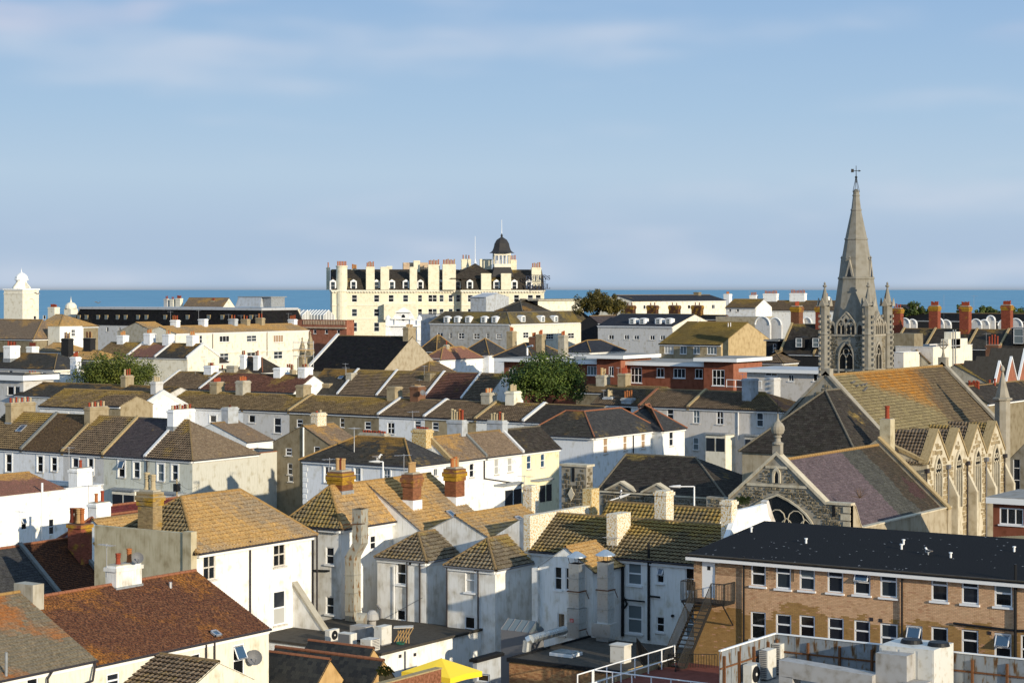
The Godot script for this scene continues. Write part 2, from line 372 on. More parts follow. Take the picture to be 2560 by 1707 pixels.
# ---------- walls with real openings ----------
func wall_face(mb: MB, O: Vector3, U: Vector3, N: Vector3, L: float, y0: float, y1: float, holes: Array, rev := 0.14) -> void:
	var us := [0.0, L]; var vs := [y0, y1]
	for h in holes:
		us.append(clampf(h[0], 0, L)); us.append(clampf(h[2], 0, L)); vs.append(clampf(h[1], y0, y1)); vs.append(clampf(h[3], y0, y1))
	us.sort(); vs.sort()
	var B := Vector3(O.x, 0, O.z)
	for i in us.size() - 1:
		if us[i + 1] - us[i] < 1e-4: continue
		for j in vs.size() - 1:
			if vs[j + 1] - vs[j] < 1e-4: continue
			var cu: float = (us[i] + us[i + 1]) * 0.5; var cv: float = (vs[j] + vs[j + 1]) * 0.5
			var inn := false
			for h in holes:
				if cu > h[0] and cu < h[2] and cv > h[1] and cv < h[3]: inn = true
			if inn: continue
			var a: Vector3 = B + U * us[i] + Vector3.UP * vs[j]; var b: Vector3 = B + U * us[i] + Vector3.UP * vs[j + 1]
			var c: Vector3 = B + U * us[i + 1] + Vector3.UP * vs[j + 1]; var d: Vector3 = B + U * us[i + 1] + Vector3.UP * vs[j]
			mb.quad(a, b, c, d)
	for h in holes:
		var a: Vector3 = B + U * h[0] + Vector3.UP * h[1]; var b: Vector3 = B + U * h[0] + Vector3.UP * h[3]
		var c: Vector3 = B + U * h[2] + Vector3.UP * h[3]; var d: Vector3 = B + U * h[2] + Vector3.UP * h[1]
		var t := -N * rev
		mb.quad(a, b, b + t, a + t); mb.quad(b, c, c + t, b + t); mb.quad(c, d, d + t, c + t); mb.quad(d, a, a + t, d + t)

# type: two digits columns x rows, then letters: a arched, o tilted open, n no sill, b pale blind, g grey glass, y sky glass, w old wood, s wide surround, t top pane short
func window(h: Dictionary, O: Vector3, U: Vector3, N: Vector3, r: Array, ty: String) -> void:
	var root = Node3D.new()
	root.name = "window"
	h.n.add_child(root, true)
	var B = Vector3(O.x, 0, O.z)
	var w: float = r[2] - r[0]; var ht: float = r[3] - r[1]
	var o = B + U * r[0] + Vector3.UP * r[1] - N * 0.10
	root.position = o + U * w * 0.5 - origin(h.n)
	var nc = int(ty[0]); var nr = int(ty[1])
	var fw = clampf(w * 0.09, 0.045, 0.09)
	var fm: Material = M.oldwood if "w" in ty else (M.upvc if not "k" in ty else M.black)
	var mb = MB.new()
	var up = Vector3.UP
	var T = N * 0.06
	mb.pbox(o, U * w, up * fw, T); mb.pbox(o + up * (ht - fw), U * w, up * fw, T)
	mb.pbox(o + up * fw, U * fw, up * (ht - 2 * fw), T); mb.pbox(o + U * (w - fw) + up * fw, U * fw, up * (ht - 2 * fw), T)
	var split = 0.5 if not "t" in ty else 0.62
	for i in range(1, nc): mb.pbox(o + U * (w * i / nc - fw * 0.4) + up * fw, U * fw * 0.8, up * (ht - 2 * fw), T * 0.9)
	for j in range(1, nr): mb.pbox(o + U * fw + up * ((ht * split if nr == 2 else ht * j / nr) - fw * 0.5), U * (w - 2 * fw), up * fw, T * 1.15)
	if "a" in ty:   # round head: fill the two upper corners
		var pts = 6
		var rad = w * 0.5
		var cy = ht - rad * 0.8
		for s in [-1.0, 1.0]:
			var corner = o + U * (w * 0.5 + s * rad) + up * ht + N * 0.085
			for i in pts:
				var p = PI / 2 * i / pts; var q = PI / 2 * (i + 1) / pts
				var a = o + U * (w * 0.5 + s * rad * sin(p)) + up * (cy + rad * 0.8 * cos(p)) + N * 0.085
				var b = o + U * (w * 0.5 + s * rad * sin(q)) + up * (cy + rad * 0.8 * cos(q)) + N * 0.085
				mb.tri(corner, a, b)
	part("frame", mb, fm, root)
	var pk = "pane%d" % (rng.randi() % 4)
	if "b" in ty: pk = "paneb"
	elif "g" in ty: pk = "paneg"
	elif "y" in ty: pk = "panesky"
	elif "r" in ty: pk = "panebrown"
	for i in nc:
		for j in nr:
			var y0: float = fw; var y1: float = ht - fw
			if nr == 2:
				y0 = fw if j == 0 else ht * split; y1 = ht * split if j == 0 else ht - fw
			elif nr > 2:
				y0 = maxf(fw, ht * j / nr); y1 = minf(ht - fw, ht * (j + 1) / nr)
			var x0 = maxf(fw, w * i / nc); var x1 = minf(w - fw, w * (i + 1) / nc)
			var pm = MB.new()
			if "o" in ty and j == nr - 1:
				var hh = y1 - y0
				var out = N * minf(0.4, hh * 0.45)
				var a = o + U * x0 + up * y1 + N * 0.07; var d = a + U * (x1 - x0)
				var b = a - up * hh * 0.9 + out; var c = d - up * hh * 0.9 + out
				var dn = (b - a).normalized(); var L = (b - a).length()
				pm.quad(b + U * 0.05, a + U * 0.05, d - U * 0.05, c - U * 0.05)
				var fb = MB.new()
				var th = U.cross(dn).normalized() * 0.04
				fb.pbox(a, U * (x1 - x0), dn * 0.07, th); fb.pbox(b - dn * 0.07, U * (x1 - x0), dn * 0.07, th)
				fb.pbox(a, U * 0.06, dn * L, th); fb.pbox(d - U * 0.06, U * 0.06, dn * L, th)
				part("open_sash", fb, fm, root)
				part("pane", pm, M.panesky, root)
				var dark = MB.new()
				dark.quad(o + U * x0 + up * y0 + N * 0.01, o + U * x0 + up * y1 + N * 0.01, o + U * x1 + up * y1 + N * 0.01, o + U * x1 + up * y0 + N * 0.01)
				part("dark_opening", dark, M.pane3, root)
				continue
			pm.quad(o + U * x0 + up * y0 + N * 0.02, o + U * x0 + up * y1 + N * 0.02, o + U * x1 + up * y1 + N * 0.02, o + U * x1 + up * y0 + N * 0.02)
			var pk2 = pk
			if "m" in ty and j == 0: pk2 = "paneb"
			if "M" in ty and j == 1: pk2 = "paneg"
			part("pane", pm, M[pk2], root)
	if not "n" in ty:
		var sb = MB.new()
		sb.pbox(o - U * 0.08 - up * 0.1 + N * 0.02, U * (w + 0.16), up * 0.1, N * 0.18)
		part("sill", sb, M.sill if not "p" in ty else M.upvc, root)
	if "s" in ty:
		var sb = MB.new()
		var q = o + N * 0.102
		sb.pbox(q - U * 0.16, U * 0.16, up * (ht + 0.16), N * 0.05); sb.pbox(q + U * w, U * 0.16, up * (ht + 0.16), N * 0.05); sb.pbox(q + up * ht, U * w, up * 0.16, N * 0.05)
		part("surround", sb, M.trim, root)

# pixel rectangles on the +z ("z") or +x ("x") face, as [u0, v0, u1, v1] on the wall
func wrect(x0: float, x1: float, z1: float, f: String, r: Array) -> Array:
	if f == "z":
		var a = onz(z1, r[0]); var b = onz(z1, r[2]); var m = (a + b) * 0.5
		return [a - x0, yat(m, z1, r[3]), b - x0, yat(m, z1, r[1])]
	var a2 = onx(x1, r[0]); var b2 = onx(x1, r[2]); var m2 = (a2 + b2) * 0.5
	return [z1 - a2, yat(x1, m2, r[3]), z1 - b2, yat(x1, m2, r[1])]

# ---------- buildings ----------
func bld(called: String, label: String, x0: float, x1: float, z0: float, z1: float, y: float, o := {}) -> Dictionary:
	var cat: String = o.get("cat", "house")
	var root = thing(called, label, cat, Vector3((x0 + x1) / 2, 0, (z0 + z1) / 2), o.get("grp", ""))
	var h = {"n": root, "x0": x0, "x1": x1, "z0": z0, "z1": z1, "y": y}
	var base: float = o.get("base", -0.3)
	var roof: String = o.get("roof", "x")
	var ry: float = o.get("ry", y + 3.0)
	var rc: float = o.get("rc", (z0 + z1) / 2 if roof == "x" else (x0 + x1) / 2)
	var i0: float = o.get("i0", 0.0); var i1: float = o.get("i1", 0.0)
	var oh: float = o.get("oh", 0.25)
	h.rc = rc; h.ry = ry; h.roof = roof
	var wm: Material = M[o.get("wm", "white")]
	# openings
	var wz: Array = []; var wx: Array = []
	var tz: Array = []; var tx: Array = []
	for w in o.get("w", []):
		var r = wrect(x0, x1, z1, w[0], w.slice(1, 5))
		if w[0] == "z": wz.append(r); tz.append(w[5])
		else: wx.append(r); tx.append(w[5])
	var par: float = o.get("par", 0.0)
	var mb = MB.new()
	var yt = y + par
	var mx = MB.new() if o.has("wmx") else mb
	wall_face(mb, Vector3(x0, 0, z1), Vector3.RIGHT, Vector3.BACK, x1 - x0, base, yt, wz)
	wall_face(mx, Vector3(x1, 0, z1), Vector3.FORWARD, Vector3.RIGHT, z1 - z0, base, yt, wx)
	mb.quad(Vector3(x1, base, z0), Vector3(x1, yt, z0), Vector3(x0, yt, z0), Vector3(x0, base, z0))
	mb.quad(Vector3(x0, base, z0), Vector3(x0, yt, z0), Vector3(x0, yt, z1), Vector3(x0, base, z1))
	if roof == "x":
		if i1 == 0: mx.poly([Vector3(x1, y, z1), Vector3(x1, ry, rc), Vector3(x1, y, z0)])
		if i0 == 0: mb.poly([Vector3(x0, y, z0), Vector3(x0, ry, rc), Vector3(x0, y, z1)])
	elif roof == "z":
		if i1 == 0: mb.poly([Vector3(x0, y, z1), Vector3(rc, ry, z1), Vector3(x1, y, z1)])
		if i0 == 0: mb.poly([Vector3(x1, y, z0), Vector3(rc, ry, z0), Vector3(x0, y, z0)])
	part("wall", mb, wm, root)
	if o.has("wmx"): part("wall", mx, M[o.wmx], root, o.get("wmxl", ""))
	for i in wz.size(): window(h, Vector3(x0, 0, z1), Vector3.RIGHT, Vector3.BACK, wz[i], tz[i])
	for i in wx.size(): window(h, Vector3(x1, 0, z1), Vector3.FORWARD, Vector3.RIGHT, wx[i], tx[i])
	# roof
	var sp: Array = RS[o.get("rs", "brown")]
	var se: Array = RS[o.get("rse", o.get("rs", "brown"))]
	var sl = MB.new(); var ti = MB.new(); var cp = MB.new()
	var dn = Vector3.DOWN * 0.05
	if roof == "flat":
		var fb = MB.new()
		fb.quad(Vector3(x0, y, z0), Vector3(x1, y, z0), Vector3(x1, y, z1), Vector3(x0, y, z1))
		part("roof", fb, M[o.get("fm", "felt")], root)
		if par > 0.0:
			var pb = MB.new()
			var tk = 0.25
			pb.box(x0, y + 0.003, z0, x1, yt - 0.003, z0 + tk); pb.box(x0 + 0.003, y, z0 + tk, x0 + tk, yt - 0.003, z1 - tk)
			pb.box(x1 - tk, y, z0 + tk, x1 - 0.003, yt - 0.003, z1 - tk); pb.box(x0 + 0.003, y, z1 - tk, x1 - 0.003, yt - 0.003, z1 - 0.003)
			part("parapet", pb, wm, root)
			var cb = MB.new()
			var e = 0.05
			cb.box(x0 - e, yt, z1 - tk, x1 + e, yt + 0.08, z1 + e); cb.box(x1 - tk, yt, z0 - e, x1 + e, yt + 0.08, z1 - tk)
			cb.box(x0 - e, yt, z0 - e, x1 - tk, yt + 0.08, z0 + tk); cb.box(x0 - e, yt, z0 + tk, x0 + tk, yt + 0.08, z1 - tk)
			part("coping", cb, M[o.get("cop", "cop_tan")], root)
		if o.has("slab"):   # projecting roof slab with a deep edge
			var sb = MB.new()
			var e2: float = o.get("so", 0.5)
			sb.box(x0 - e2, y + 0.02, z0 - e2, x1 + e2, y + o.slab, z1 + e2)
			part("roof_edge", sb, M[o.get("slm", "trim")], root)
			var tb = MB.new()
			tb.box(x0 - e2 + 0.05, y + o.slab, z0 - e2 + 0.05, x1 + e2 - 0.05, y + o.slab + 0.05, z1 + e2 - 0.05)
			part("roof_deck", tb, M[o.get("fm", "felt")], root)
		cur = h
		return h
	var quads: Array = []
	if roof == "trunc":
		var it: float = o.get("it", 3.0)
		var k = (ry - y) / it
		var ye = y - oh * k
		var A = Vector3(x0 - oh, ye, z1 + oh); var B = Vector3(x1 + oh, ye, z1 + oh); var C = Vector3(x1 + oh, ye, z0 - oh); var D = Vector3(x0 - oh, ye, z0 - oh)
		var a = Vector3(x0 + it, ry, z1 - it); var b = Vector3(x1 - it, ry, z1 - it); var c = Vector3(x1 - it, ry, z0 + it); var d = Vector3(x0 + it, ry, z0 + it)
		quads = [[A, B, b, a, sp], [B, C, c, b, se], [C, D, d, c, null], [D, A, a, d, null], [a, b, c, d, null]]
		for e in [[A, a], [B, b], [a, b], [b, c], [C, c]]: caps(cp, e[0], e[1])
		h.pf = [A, (b - A).cross(B - A).normalized()]; h.pe = [B, (c - B).cross(C - B).normalized()]
	elif roof == "x":
		var kf = (ry - y) / (z1 - rc)
		var ye = y - oh * kf
		var g0 = oh if i0 > 0 else 0.06
		var g1 = oh if i1 > 0 else 0.06
		var A = Vector3(x0 - g0, ye, z1 + oh); var B = Vector3(x1 + g1, ye, z1 + oh); var C = Vector3(x1 + g1, ye, z0 - oh); var D = Vector3(x0 - g0, ye, z0 - oh)
		var a = Vector3(x0 + (i0 if i0 > 0 else -g0), ry, rc); var b = Vector3(x1 - (i1 if i1 > 0 else -g1), ry, rc)
		quads = [[A, B, b, a, sp], [C, D, a, b, null]]
		if i1 > 0: quads.append([B, C, b, b, se]); caps(cp, B, b)
		if i0 > 0: quads.append([D, A, a, a, null]); caps(cp, A, a)
		caps(cp, a, b)
		h.pf = [A, (b - A).cross(B - A).normalized()]; h.pe = [B, (b - B).cross(C - B).normalized()]
	else:
		var kf = (ry - y) / (x1 - rc)
		var ye = y - oh * kf
		var g0 = oh if i0 > 0 else 0.06
		var g1 = oh if i1 > 0 else 0.06
		var A = Vector3(x0 - oh, ye, z1 + g1); var B = Vector3(x1 + oh, ye, z1 + g1); var C = Vector3(x1 + oh, ye, z0 - g0); var D = Vector3(x0 - oh, ye, z0 - g0)
		var a = Vector3(rc, ry, z1 - (i1 if i1 > 0 else -g1)); var b = Vector3(rc, ry, z0 + (i0 if i0 > 0 else -g0))
		quads = [[B, C, b, a, sp], [D, A, a, b, null]]
		if i1 > 0: quads.append([A, B, a, a, se]); caps(cp, B, a); caps(cp, A, a)
		if i0 > 0: quads.append([C, D, b, b, null]); caps(cp, C, b)
		caps(cp, a, b)
		h.pe = [B, (b - B).cross(C - B).normalized()]; h.pf = [A, (a - A).cross(B - A).normalized()]
	for q in quads:
		sl.quad(q[0] + dn, q[3] + dn, q[2] + dn, q[1] + dn)
		if q[4] != null and not o.has("nt"): tiles(ti, q[0], q[1], q[2], q[3], q[4], o.get("cf", null))
	var rf = part("roof", sl, M[o.get("slabm", "felt")], root)
	var tl = part("roof_tiles", ti, M[sp[10]], rf)
	if tl: tl.set_meta("kind", "stuff")
	part("ridge_tiles", cp, M[o.get("rdg", "ridge_brown")], rf)
	# fascia and gutter along the visible eaves
	var fm: Material = M[o.get("fas", "trim")]
	var fb2 = MB.new(); var gb = MB.new()
	var gx = x1 + oh; var gz = z1 + oh
	var kk = 0.75
	var ey: float = quads[0][0].y
	if not o.has("nf"):
		if roof != "z" or i1 > 0:
			fb2.box(x0, ey - 0.26, z1 + 0.003, x1, ey - 0.06, z1 + oh - 0.06)
			gb.tube(Vector3(x0 - 0.05, ey - 0.03, gz + 0.03), Vector3(x1 + 0.05, ey - 0.03, gz + 0.03), 0.065, 0.065, 6)
		if roof != "x" or i1 > 0:
			fb2.box(x1 + 0.003, ey - 0.26, z0, x1 + oh - 0.06, ey - 0.06, z1)
			gb.tube(Vector3(gx + 0.03, ey - 0.03, z0 - 0.05), Vector3(gx + 0.03, ey - 0.03, z1 + 0.05), 0.065, 0.065, 6)
		part("fascia", fb2, fm, root)
		part("gutter", gb, M[o.get("gut", "pipe")], root)
	cur = h
	return h

# terrace along x facing +z: right end of the eave (px, py, d), columns of the party walls going left, depth in metres, ridge row at the right end
func rowx(px: float, py: float, d: float, dp: float, pr: float, cuts: Array, hs: Array, called := "terraced_house") -> Array:
	var p = pt(px, py, d)
	var out: Array = []
	var xr = p.x
	var ry = yat(p.x, p.z - dp / 2, pr)
	for i in cuts.size():
		var xl = alx(p, cuts[i])
		var o: Dictionary = hs[i]
		o.ry = ry + o.get("dr", 0.0)
		var h = bld(o.get("nm", called), o.lb, xl, xr - 0.004, p.z - dp, p.z, p.y + o.get("dy", 0.0), o)
		out.append(h)
		xr = xl
	return out
# terrace along z facing +x: near end of the eave, columns going right
func rowz(px: float, py: float, d: float, dp: float, pr: float, cuts: Array, hs: Array, called := "terraced_house") -> Array:
	var p = pt(px, py, d)
	var out: Array = []
	var zn = p.z
	var ry = yat(p.x - dp / 2, p.z, pr)
	for i in cuts.size():
		var zf = alz(p, cuts[i])
		var o: Dictionary = hs[i]
		o.ry = ry + o.get("dr", 0.0); o.roof = "z"
		var h = bld(o.get("nm", called), o.lb, p.x - dp, p.x, zf + 0.004, zn, p.y + o.get("dy", 0.0), o)
		out.append(h)
		zn = zf
	return out

# raised party wall over the front slope
func party(h: Dictionary, c: float, mat := "cop_tan", hgt := 0.22, wd := 0.32, drop := 0.0) -> void:
	var mb = MB.new()
	var up = Vector3.UP * (hgt + 0.25)
	var lo = Vector3.DOWN * 0.25
	if h.roof == "x":
		var k: float = (h.ry - h.y) / (h.z1 - h.rc)
		for s in [[h.z1 + 0.25, h.y - 0.25 * k], [h.z0 - 0.1, h.y]]:
			var a = Vector3(c - wd / 2, s[1] + drop, s[0]) + lo; var b = Vector3(c - wd / 2, h.ry + drop, h.rc) + lo
			mb.pbox(a, b - a, up, Vector3(wd, 0, 0))
	else:
		var k: float = (h.ry - h.y) / (h.x1 - h.rc)
		for s in [[h.x1 + 0.25, h.y - 0.25 * k], [h.x0 - 0.1, h.y]]:
			var a = Vector3(s[0], s[1] + drop, c - wd / 2) + lo; var b = Vector3(h.rc, h.ry + drop, c - wd / 2) + lo
			mb.pbox(a, b - a, up, Vector3(0, 0, wd))
	part("party_wall", mb, M[mat], h.n)

func pot_mesh(kind: int) -> Mesh:
	var k = "pot%d" % kind
	if not cache.has(k):
		var mb = MB.new()
		var pr: Array = [Vector2(0.15, 0), Vector2(0.155, 0.08), Vector2(0.125, 0.12), Vector2(0.115, 0.84), Vector2(0.145, 0.87), Vector2(0.145, 0.97), Vector2(0.12, 1.0), Vector2(0.09, 0.99), Vector2(0.085, 0.6)]
		if kind == 1: pr = [Vector2(0.17, 0), Vector2(0.17, 0.1), Vector2(0.13, 0.2), Vector2(0.115, 0.62), Vector2(0.145, 0.66), Vector2(0.145, 0.71), Vector2(0.12, 0.74), Vector2(0.145, 0.78), Vector2(0.145, 0.83), Vector2(0.12, 0.86), Vector2(0.155, 0.92), Vector2(0.155, 1.0), Vector2(0.1, 0.99), Vector2(0.09, 0.6)]
		if kind == 2: pr = [Vector2(0.13, 0), Vector2(0.13, 0.1), Vector2(0.12, 0.12), Vector2(0.115, 0.95), Vector2(0.125, 1.0), Vector2(0.09, 0.99), Vector2(0.085, 0.6)]
		mb.lathe(Vector3.ZERO, pr, 10)
		cache[k] = mb.mesh()
	return cache[k]
# chimney stack centred at (x, z); options: sx, sz, m, pots, pm, ph, pk (pot kind), st ("plain", "brick", "block"), hb (height below top)
func stack(h: Dictionary, x: float, z: float, yt: float, o := {}) -> Node3D:
	var sx: float = o.get("sx", 0.9); var sz: float = o.get("sz", 1.4); var hb: float = o.get("hb", 2.4)
	var st: String = o.get("st", "plain")
	var mat: Material = M[o.get("m", "tan")]
	var mb = MB.new()
	var yb = yt - hb
	var c = Node3D.new()
	c.name = "chimney"
	h.n.add_child(c, true)
	c.position = Vector3(x, yb, z) - origin(h.n)
	var a = Vector3(x - sx / 2, 0, z - sz / 2); var b = Vector3(x + sx / 2, 0, z + sz / 2)
	if st == "brick":
		mb.box(a.x, yb, a.z, b.x, yt - 0.06, b.z)
		var bm = MB.new()
		var bc: Color = o.get("bc", sr(132, 82, 58))
		var ms: Array = [[yb, yt - 0.9, 0.0], [yt - 0.9, yt - 0.6, 0.07], [yt - 0.6, yt - 0.3, 0.14], [yt - 0.3, yt - 0.08, 0.07]] if o.get("corbel", true) else [[yb, yt - 0.35, 0.0], [yt - 0.35, yt - 0.08, 0.08]]
		var lich: Color = sr(170, 132, 44)
		for s in ms:
			var e: float = s[2]
			if e > 0: mb.box(a.x - e, s[0], a.z - e, b.x + e, s[1], b.z + e)
			var cf = func(p: Vector3) -> Color:
				var k = smoothstep(0.5, 0.75, nz.get_noise_3dv(p * 3.0) * 0.5 + 0.5 + (0.22 if e > 0 else -0.2) * o.get("li", 1.0))
				return bc.lerp(lich, k) * rng.randf_range(0.75, 1.2)
			bricks(bm, Vector3(a.x - e, 0, b.z + e), Vector3.RIGHT, Vector3.BACK, sx + 2 * e, s[0], s[1], [], cf, 0.225, 0.075, 0.015)
			bricks(bm, Vector3(b.x + e, 0, b.z + e), Vector3.FORWARD, Vector3.RIGHT, sz + 2 * e, s[0], s[1], [], cf, 0.225, 0.075, 0.015)
		part("stack", mb, M[o.get("mm", "brownbrick")], c)
		var bp = part("bricks", bm, M.brick, c)
		bp.set_meta("kind", "stuff")
		if o.get("wb", 0.0) > 0:
			var wb = MB.new()
			wb.box(a.x - 0.05, yb, a.z - 0.05, b.x + 0.05, yb + o.wb, b.z + 0.05)
			part("base", wb, M.white_clean, c)
	else:
		mb.box(a.x, yb, a.z, b.x, yt - (0.3 if st == "plain" else 0.0), b.z)
		if st == "plain":
			mb.box(a.x - 0.07, yt - 0.3, a.z - 0.07, b.x + 0.07, yt - 0.1, b.z + 0.07)
			mb.box(a.x + 0.02, yt - 0.1, a.z + 0.02, b.x - 0.02, yt, b.z - 0.02)
		part("stack", mb, mat, c)
	if not o.has("nofl") and not o.has("wb"):
		var fl = MB.new()
		var yr: float = o.get("fly", yb + 0.9)
		fl.box(a.x - 0.06, yr - 0.9, a.z - 0.06, b.x + 0.06, yr, b.z + 0.06)
		part("flashing", fl, M.lead, c)
	if o.has("fly") or (not o.has("nofl") and rng.randf() < 0.4): aerial(h, Vector3(a.x + 0.1, yt - 0.3, b.z), rng.randf_range(0.9, 2.0), 5, Vector3(rng.randf_range(-1, 1), 0, rng.randf_range(-1, 1)).normalized(), 0.5)
	var n: int = o.get("pots", 4)
	var pms: Array = o.get("pm", ["pot_red"])
	var ph: float = o.get("ph", 0.6)
	for i in n:
		var t = (i + 0.5) / n - 0.5
		var q = Vector3(x, yt - 0.03, z)
		if sz >= sx: q.z += t * (sz - 0.25)
		else: q.x += t * (sx - 0.25)
		var hh = ph * rng.randf_range(0.85, 1.15)
		copy_mesh("pot", pot_mesh(o.get("pk", 0)), M[pms[i % pms.size()]], c, q, Vector3(o.get("pw", 1.0), hh, o.get("pw", 1.0)))
	if n > 0:
		var fb = MB.new()
		fb.box(a.x + 0.06, yt - 0.05, a.z + 0.06, b.x - 0.06, yt + 0.05, b.z - 0.06)
		part("flaunching", fb, M.concrete, c)
	return c
# chimney standing on the ridge line (or on another plane "at") where column px crosses it, top at row py
func chim(h: Dictionary, px: float, py: float, o := {}) -> Node3D:
	var ax: String = o.get("ax", h.roof)
	if ax == "flat" or ax == "trunc": ax = "x"
	var at: float = o.get("at", h.rc)
	if ax == "x":
		var x = onz(at, px)
		return stack(h, x, at, yat(x, at, py), o)
	var z = onx(at, px)
	return stack(h, at, z, yat(at, z, py), o)

func hit(pl: Array, px: float, py: float) -> Vector3:
	var e = Vector3(0, EH, 0)
	var d = pt(px, py, 1.0) - e
	var t: float = (pl[0] - e).dot(pl[1]) / d.dot(pl[1])
	return e + d * t
func pipe(h: Dictionary, pts: Array, r := 0.05, mat := "pipe", called := "pipe") -> void:
	var mb = MB.new()
	for i in pts.size() - 1: mb.tube(pts[i], pts[i + 1], r, r, 7)
	part(called, mb, M[mat], h.n)
func dpipe(h: Dictionary, f: String, px: float, py0: float, py1: float, r := 0.055, mat := "pipe", called := "drainpipe") -> void:
	var a: Vector3; var b: Vector3
	if f == "z": a = ptz(h.z1 + 0.09, px, py0); b = ptz(h.z1 + 0.09, px, py1)
	else: a = ptx(h.x1 + 0.09, px, py0); b = ptx(h.x1 + 0.09, px, py1)
	b.x = a.x; b.z = a.z
	pipe(h, [a, b], r, mat, called)
func aerial(h: Dictionary, b: Vector3, hgt := 1.6, bars := 5, along := Vector3(0.8, 0, -0.6), wd := 0.5) -> void:
	var mb = MB.new()
	var t = b + Vector3.UP * hgt
	mb.tube(b - Vector3.UP * 0.3, t, 0.022, 0.022, 5)
	if bars > 0:
		var a = t - Vector3.UP * 0.1 - along * 0.5; var e = t - Vector3.UP * 0.1 + along * 0.7
		mb.tube(a, e, 0.016, 0.016, 4)
		var s = along.cross(Vector3.UP).normalized()
		for i in bars:
			var q = a.lerp(e, (i + 0.2) / bars)
			mb.tube(q - s * wd * 0.5, q + s * wd * 0.5, 0.011, 0.011, 4)
	part("aerial", mb, M.alu, h.n)
func dish(h: Dictionary, c: Vector3, r := 0.35, aim := Vector3(0.75, 0.35, 0.55)) -> void:
	var mb = MB.new()
	var z = aim.normalized(); var x = z.cross(Vector3.UP).normalized(); var y = x.cross(z)
	var k = 14
	for i in 4:
		var r0 = r * i / 4.0; var r1 = r * (i + 1) / 4.0
		var d0 = r0 * r0 / r * 0.4; var d1 = r1 * r1 / r * 0.4
		for j in k:
			var p = TAU * j / k; var q = TAU * (j + 1) / k
			var u = x * cos(p) + y * sin(p); var w = x * cos(q) + y * sin(q)
			mb.quad(c + u * r0 + z * d0, c + u * r1 + z * d1, c + w * r1 + z * d1, c + w * r0 + z * d0)
	mb.tube(c, c - z * 0.3 - Vector3.UP * 0.1, 0.03, 0.03, 5); mb.tube(c - y * r * 0.9, c + z * r * 1.1 - y * r * 0.3, 0.015, 0.015, 4); mb.tube(c + z * r * 1.1 - y * r * 0.3, c + z * r * 1.25 - y * r * 0.3, 0.05, 0.05, 6)
	part("satellite_dish", mb, M.dish, h.n)
# rooflight lying on a slope plane: half width along u, half height along the slope
func rooflight(h: Dictionary, pl: Array, px: float, py: float, u: Vector3, w := 0.8, l := 1.1) -> void:
	var c = hit(pl, px, py)
	var n: Vector3 = pl[1]
	if n.y < 0: n = -n
	var up = n.cross(u).normalized()
	if up.y < 0: up = -up
	c += n * 0.08
	var r = Node3D.new()
	r.name = "rooflight"; h.n.add_child(r, true); r.position = c - origin(h.n)
	var mb = MB.new()
	var o = c - u * w / 2 - up * l / 2
	mb.pbox(o, u * w, up * 0.08, n * 0.1); mb.pbox(o + up * (l - 0.08), u * w, up * 0.08, n * 0.1); mb.pbox(o, u * 0.08, up * l, n * 0.1); mb.pbox(o + u * (w - 0.08), u * 0.08, up * l, n * 0.1)
	part("frame", mb, M.alu, r)
	var g = MB.new()
	g.quad(o + n * 0.06, o + up * l + n * 0.06, o + up * l + u * w + n * 0.06, o + u * w + n * 0.06)
	part("pane", g, M.panesky, r)
# dormer window with a small pitched head, on a slope facing N (UP slope behind): centre of its sill
func dormer(h: Dictionary, p: Vector3, U: Vector3, N: Vector3, w: float, ht: float, dpt: float, mat := "trim", ty := "12n", rm := "slate_dark", peak := 0.35) -> void:
	var mb = MB.new()
	var o = p - U * w / 2
	mb.pbox(o - N * dpt, U * w, Vector3.UP * ht, N * dpt)
	var d = Node3D.new()
	d.name = "dormer"; h.n.add_child(d, true); d.position = p - origin(h.n)
	part("cheeks", mb, M[mat], d)
	var r = MB.new()
	var t = Vector3.UP * ht
	if peak > 0.0:
		r.prism([o + t - U * 0.08 + N * 0.1, o + t + U * w / 2 + Vector3.UP * peak + N * 0.1, o + t + U * (w + 0.08) + N * 0.1], -N * (dpt + 0.1))
	else: r.pbox(o + t - U * 0.08 - N * dpt, U * (w + 0.16), Vector3.UP * 0.1, N * (dpt + 0.12))
	part("head", r, M[mat] if peak > 0.0 else M.lead, d)
	var fr = MB.new(); var pn = MB.new()
	var q = o + U * w * 0.16 + Vector3.UP * 0.08 + N * 0.004
	var ww = w * 0.68; var hh = ht - 0.16
	pn.quad(q + N * 0.01, q + Vector3.UP * hh + N * 0.01, q + Vector3.UP * hh + U * ww + N * 0.01, q + U * ww + N * 0.01)
	for e in [[0.0, 0.0, ww, 0.06], [0.0, hh - 0.06, ww, 0.06], [0.0, 0.06, 0.06, hh - 0.12], [ww - 0.06, 0.06, 0.06, hh - 0.12], [0.06, hh * 0.5 - 0.03, ww - 0.12, 0.06]]:
		fr.pbox(q + U * e[0] + Vector3.UP * e[1] + N * 0.02, U * e[2], Vector3.UP * e[3], N * 0.05)
	part("frame", fr, M.upvc, d)
	part("pane", pn, M["pane%d" % (rng.randi() % 4)] if not "b" in ty else M.paneg, d)
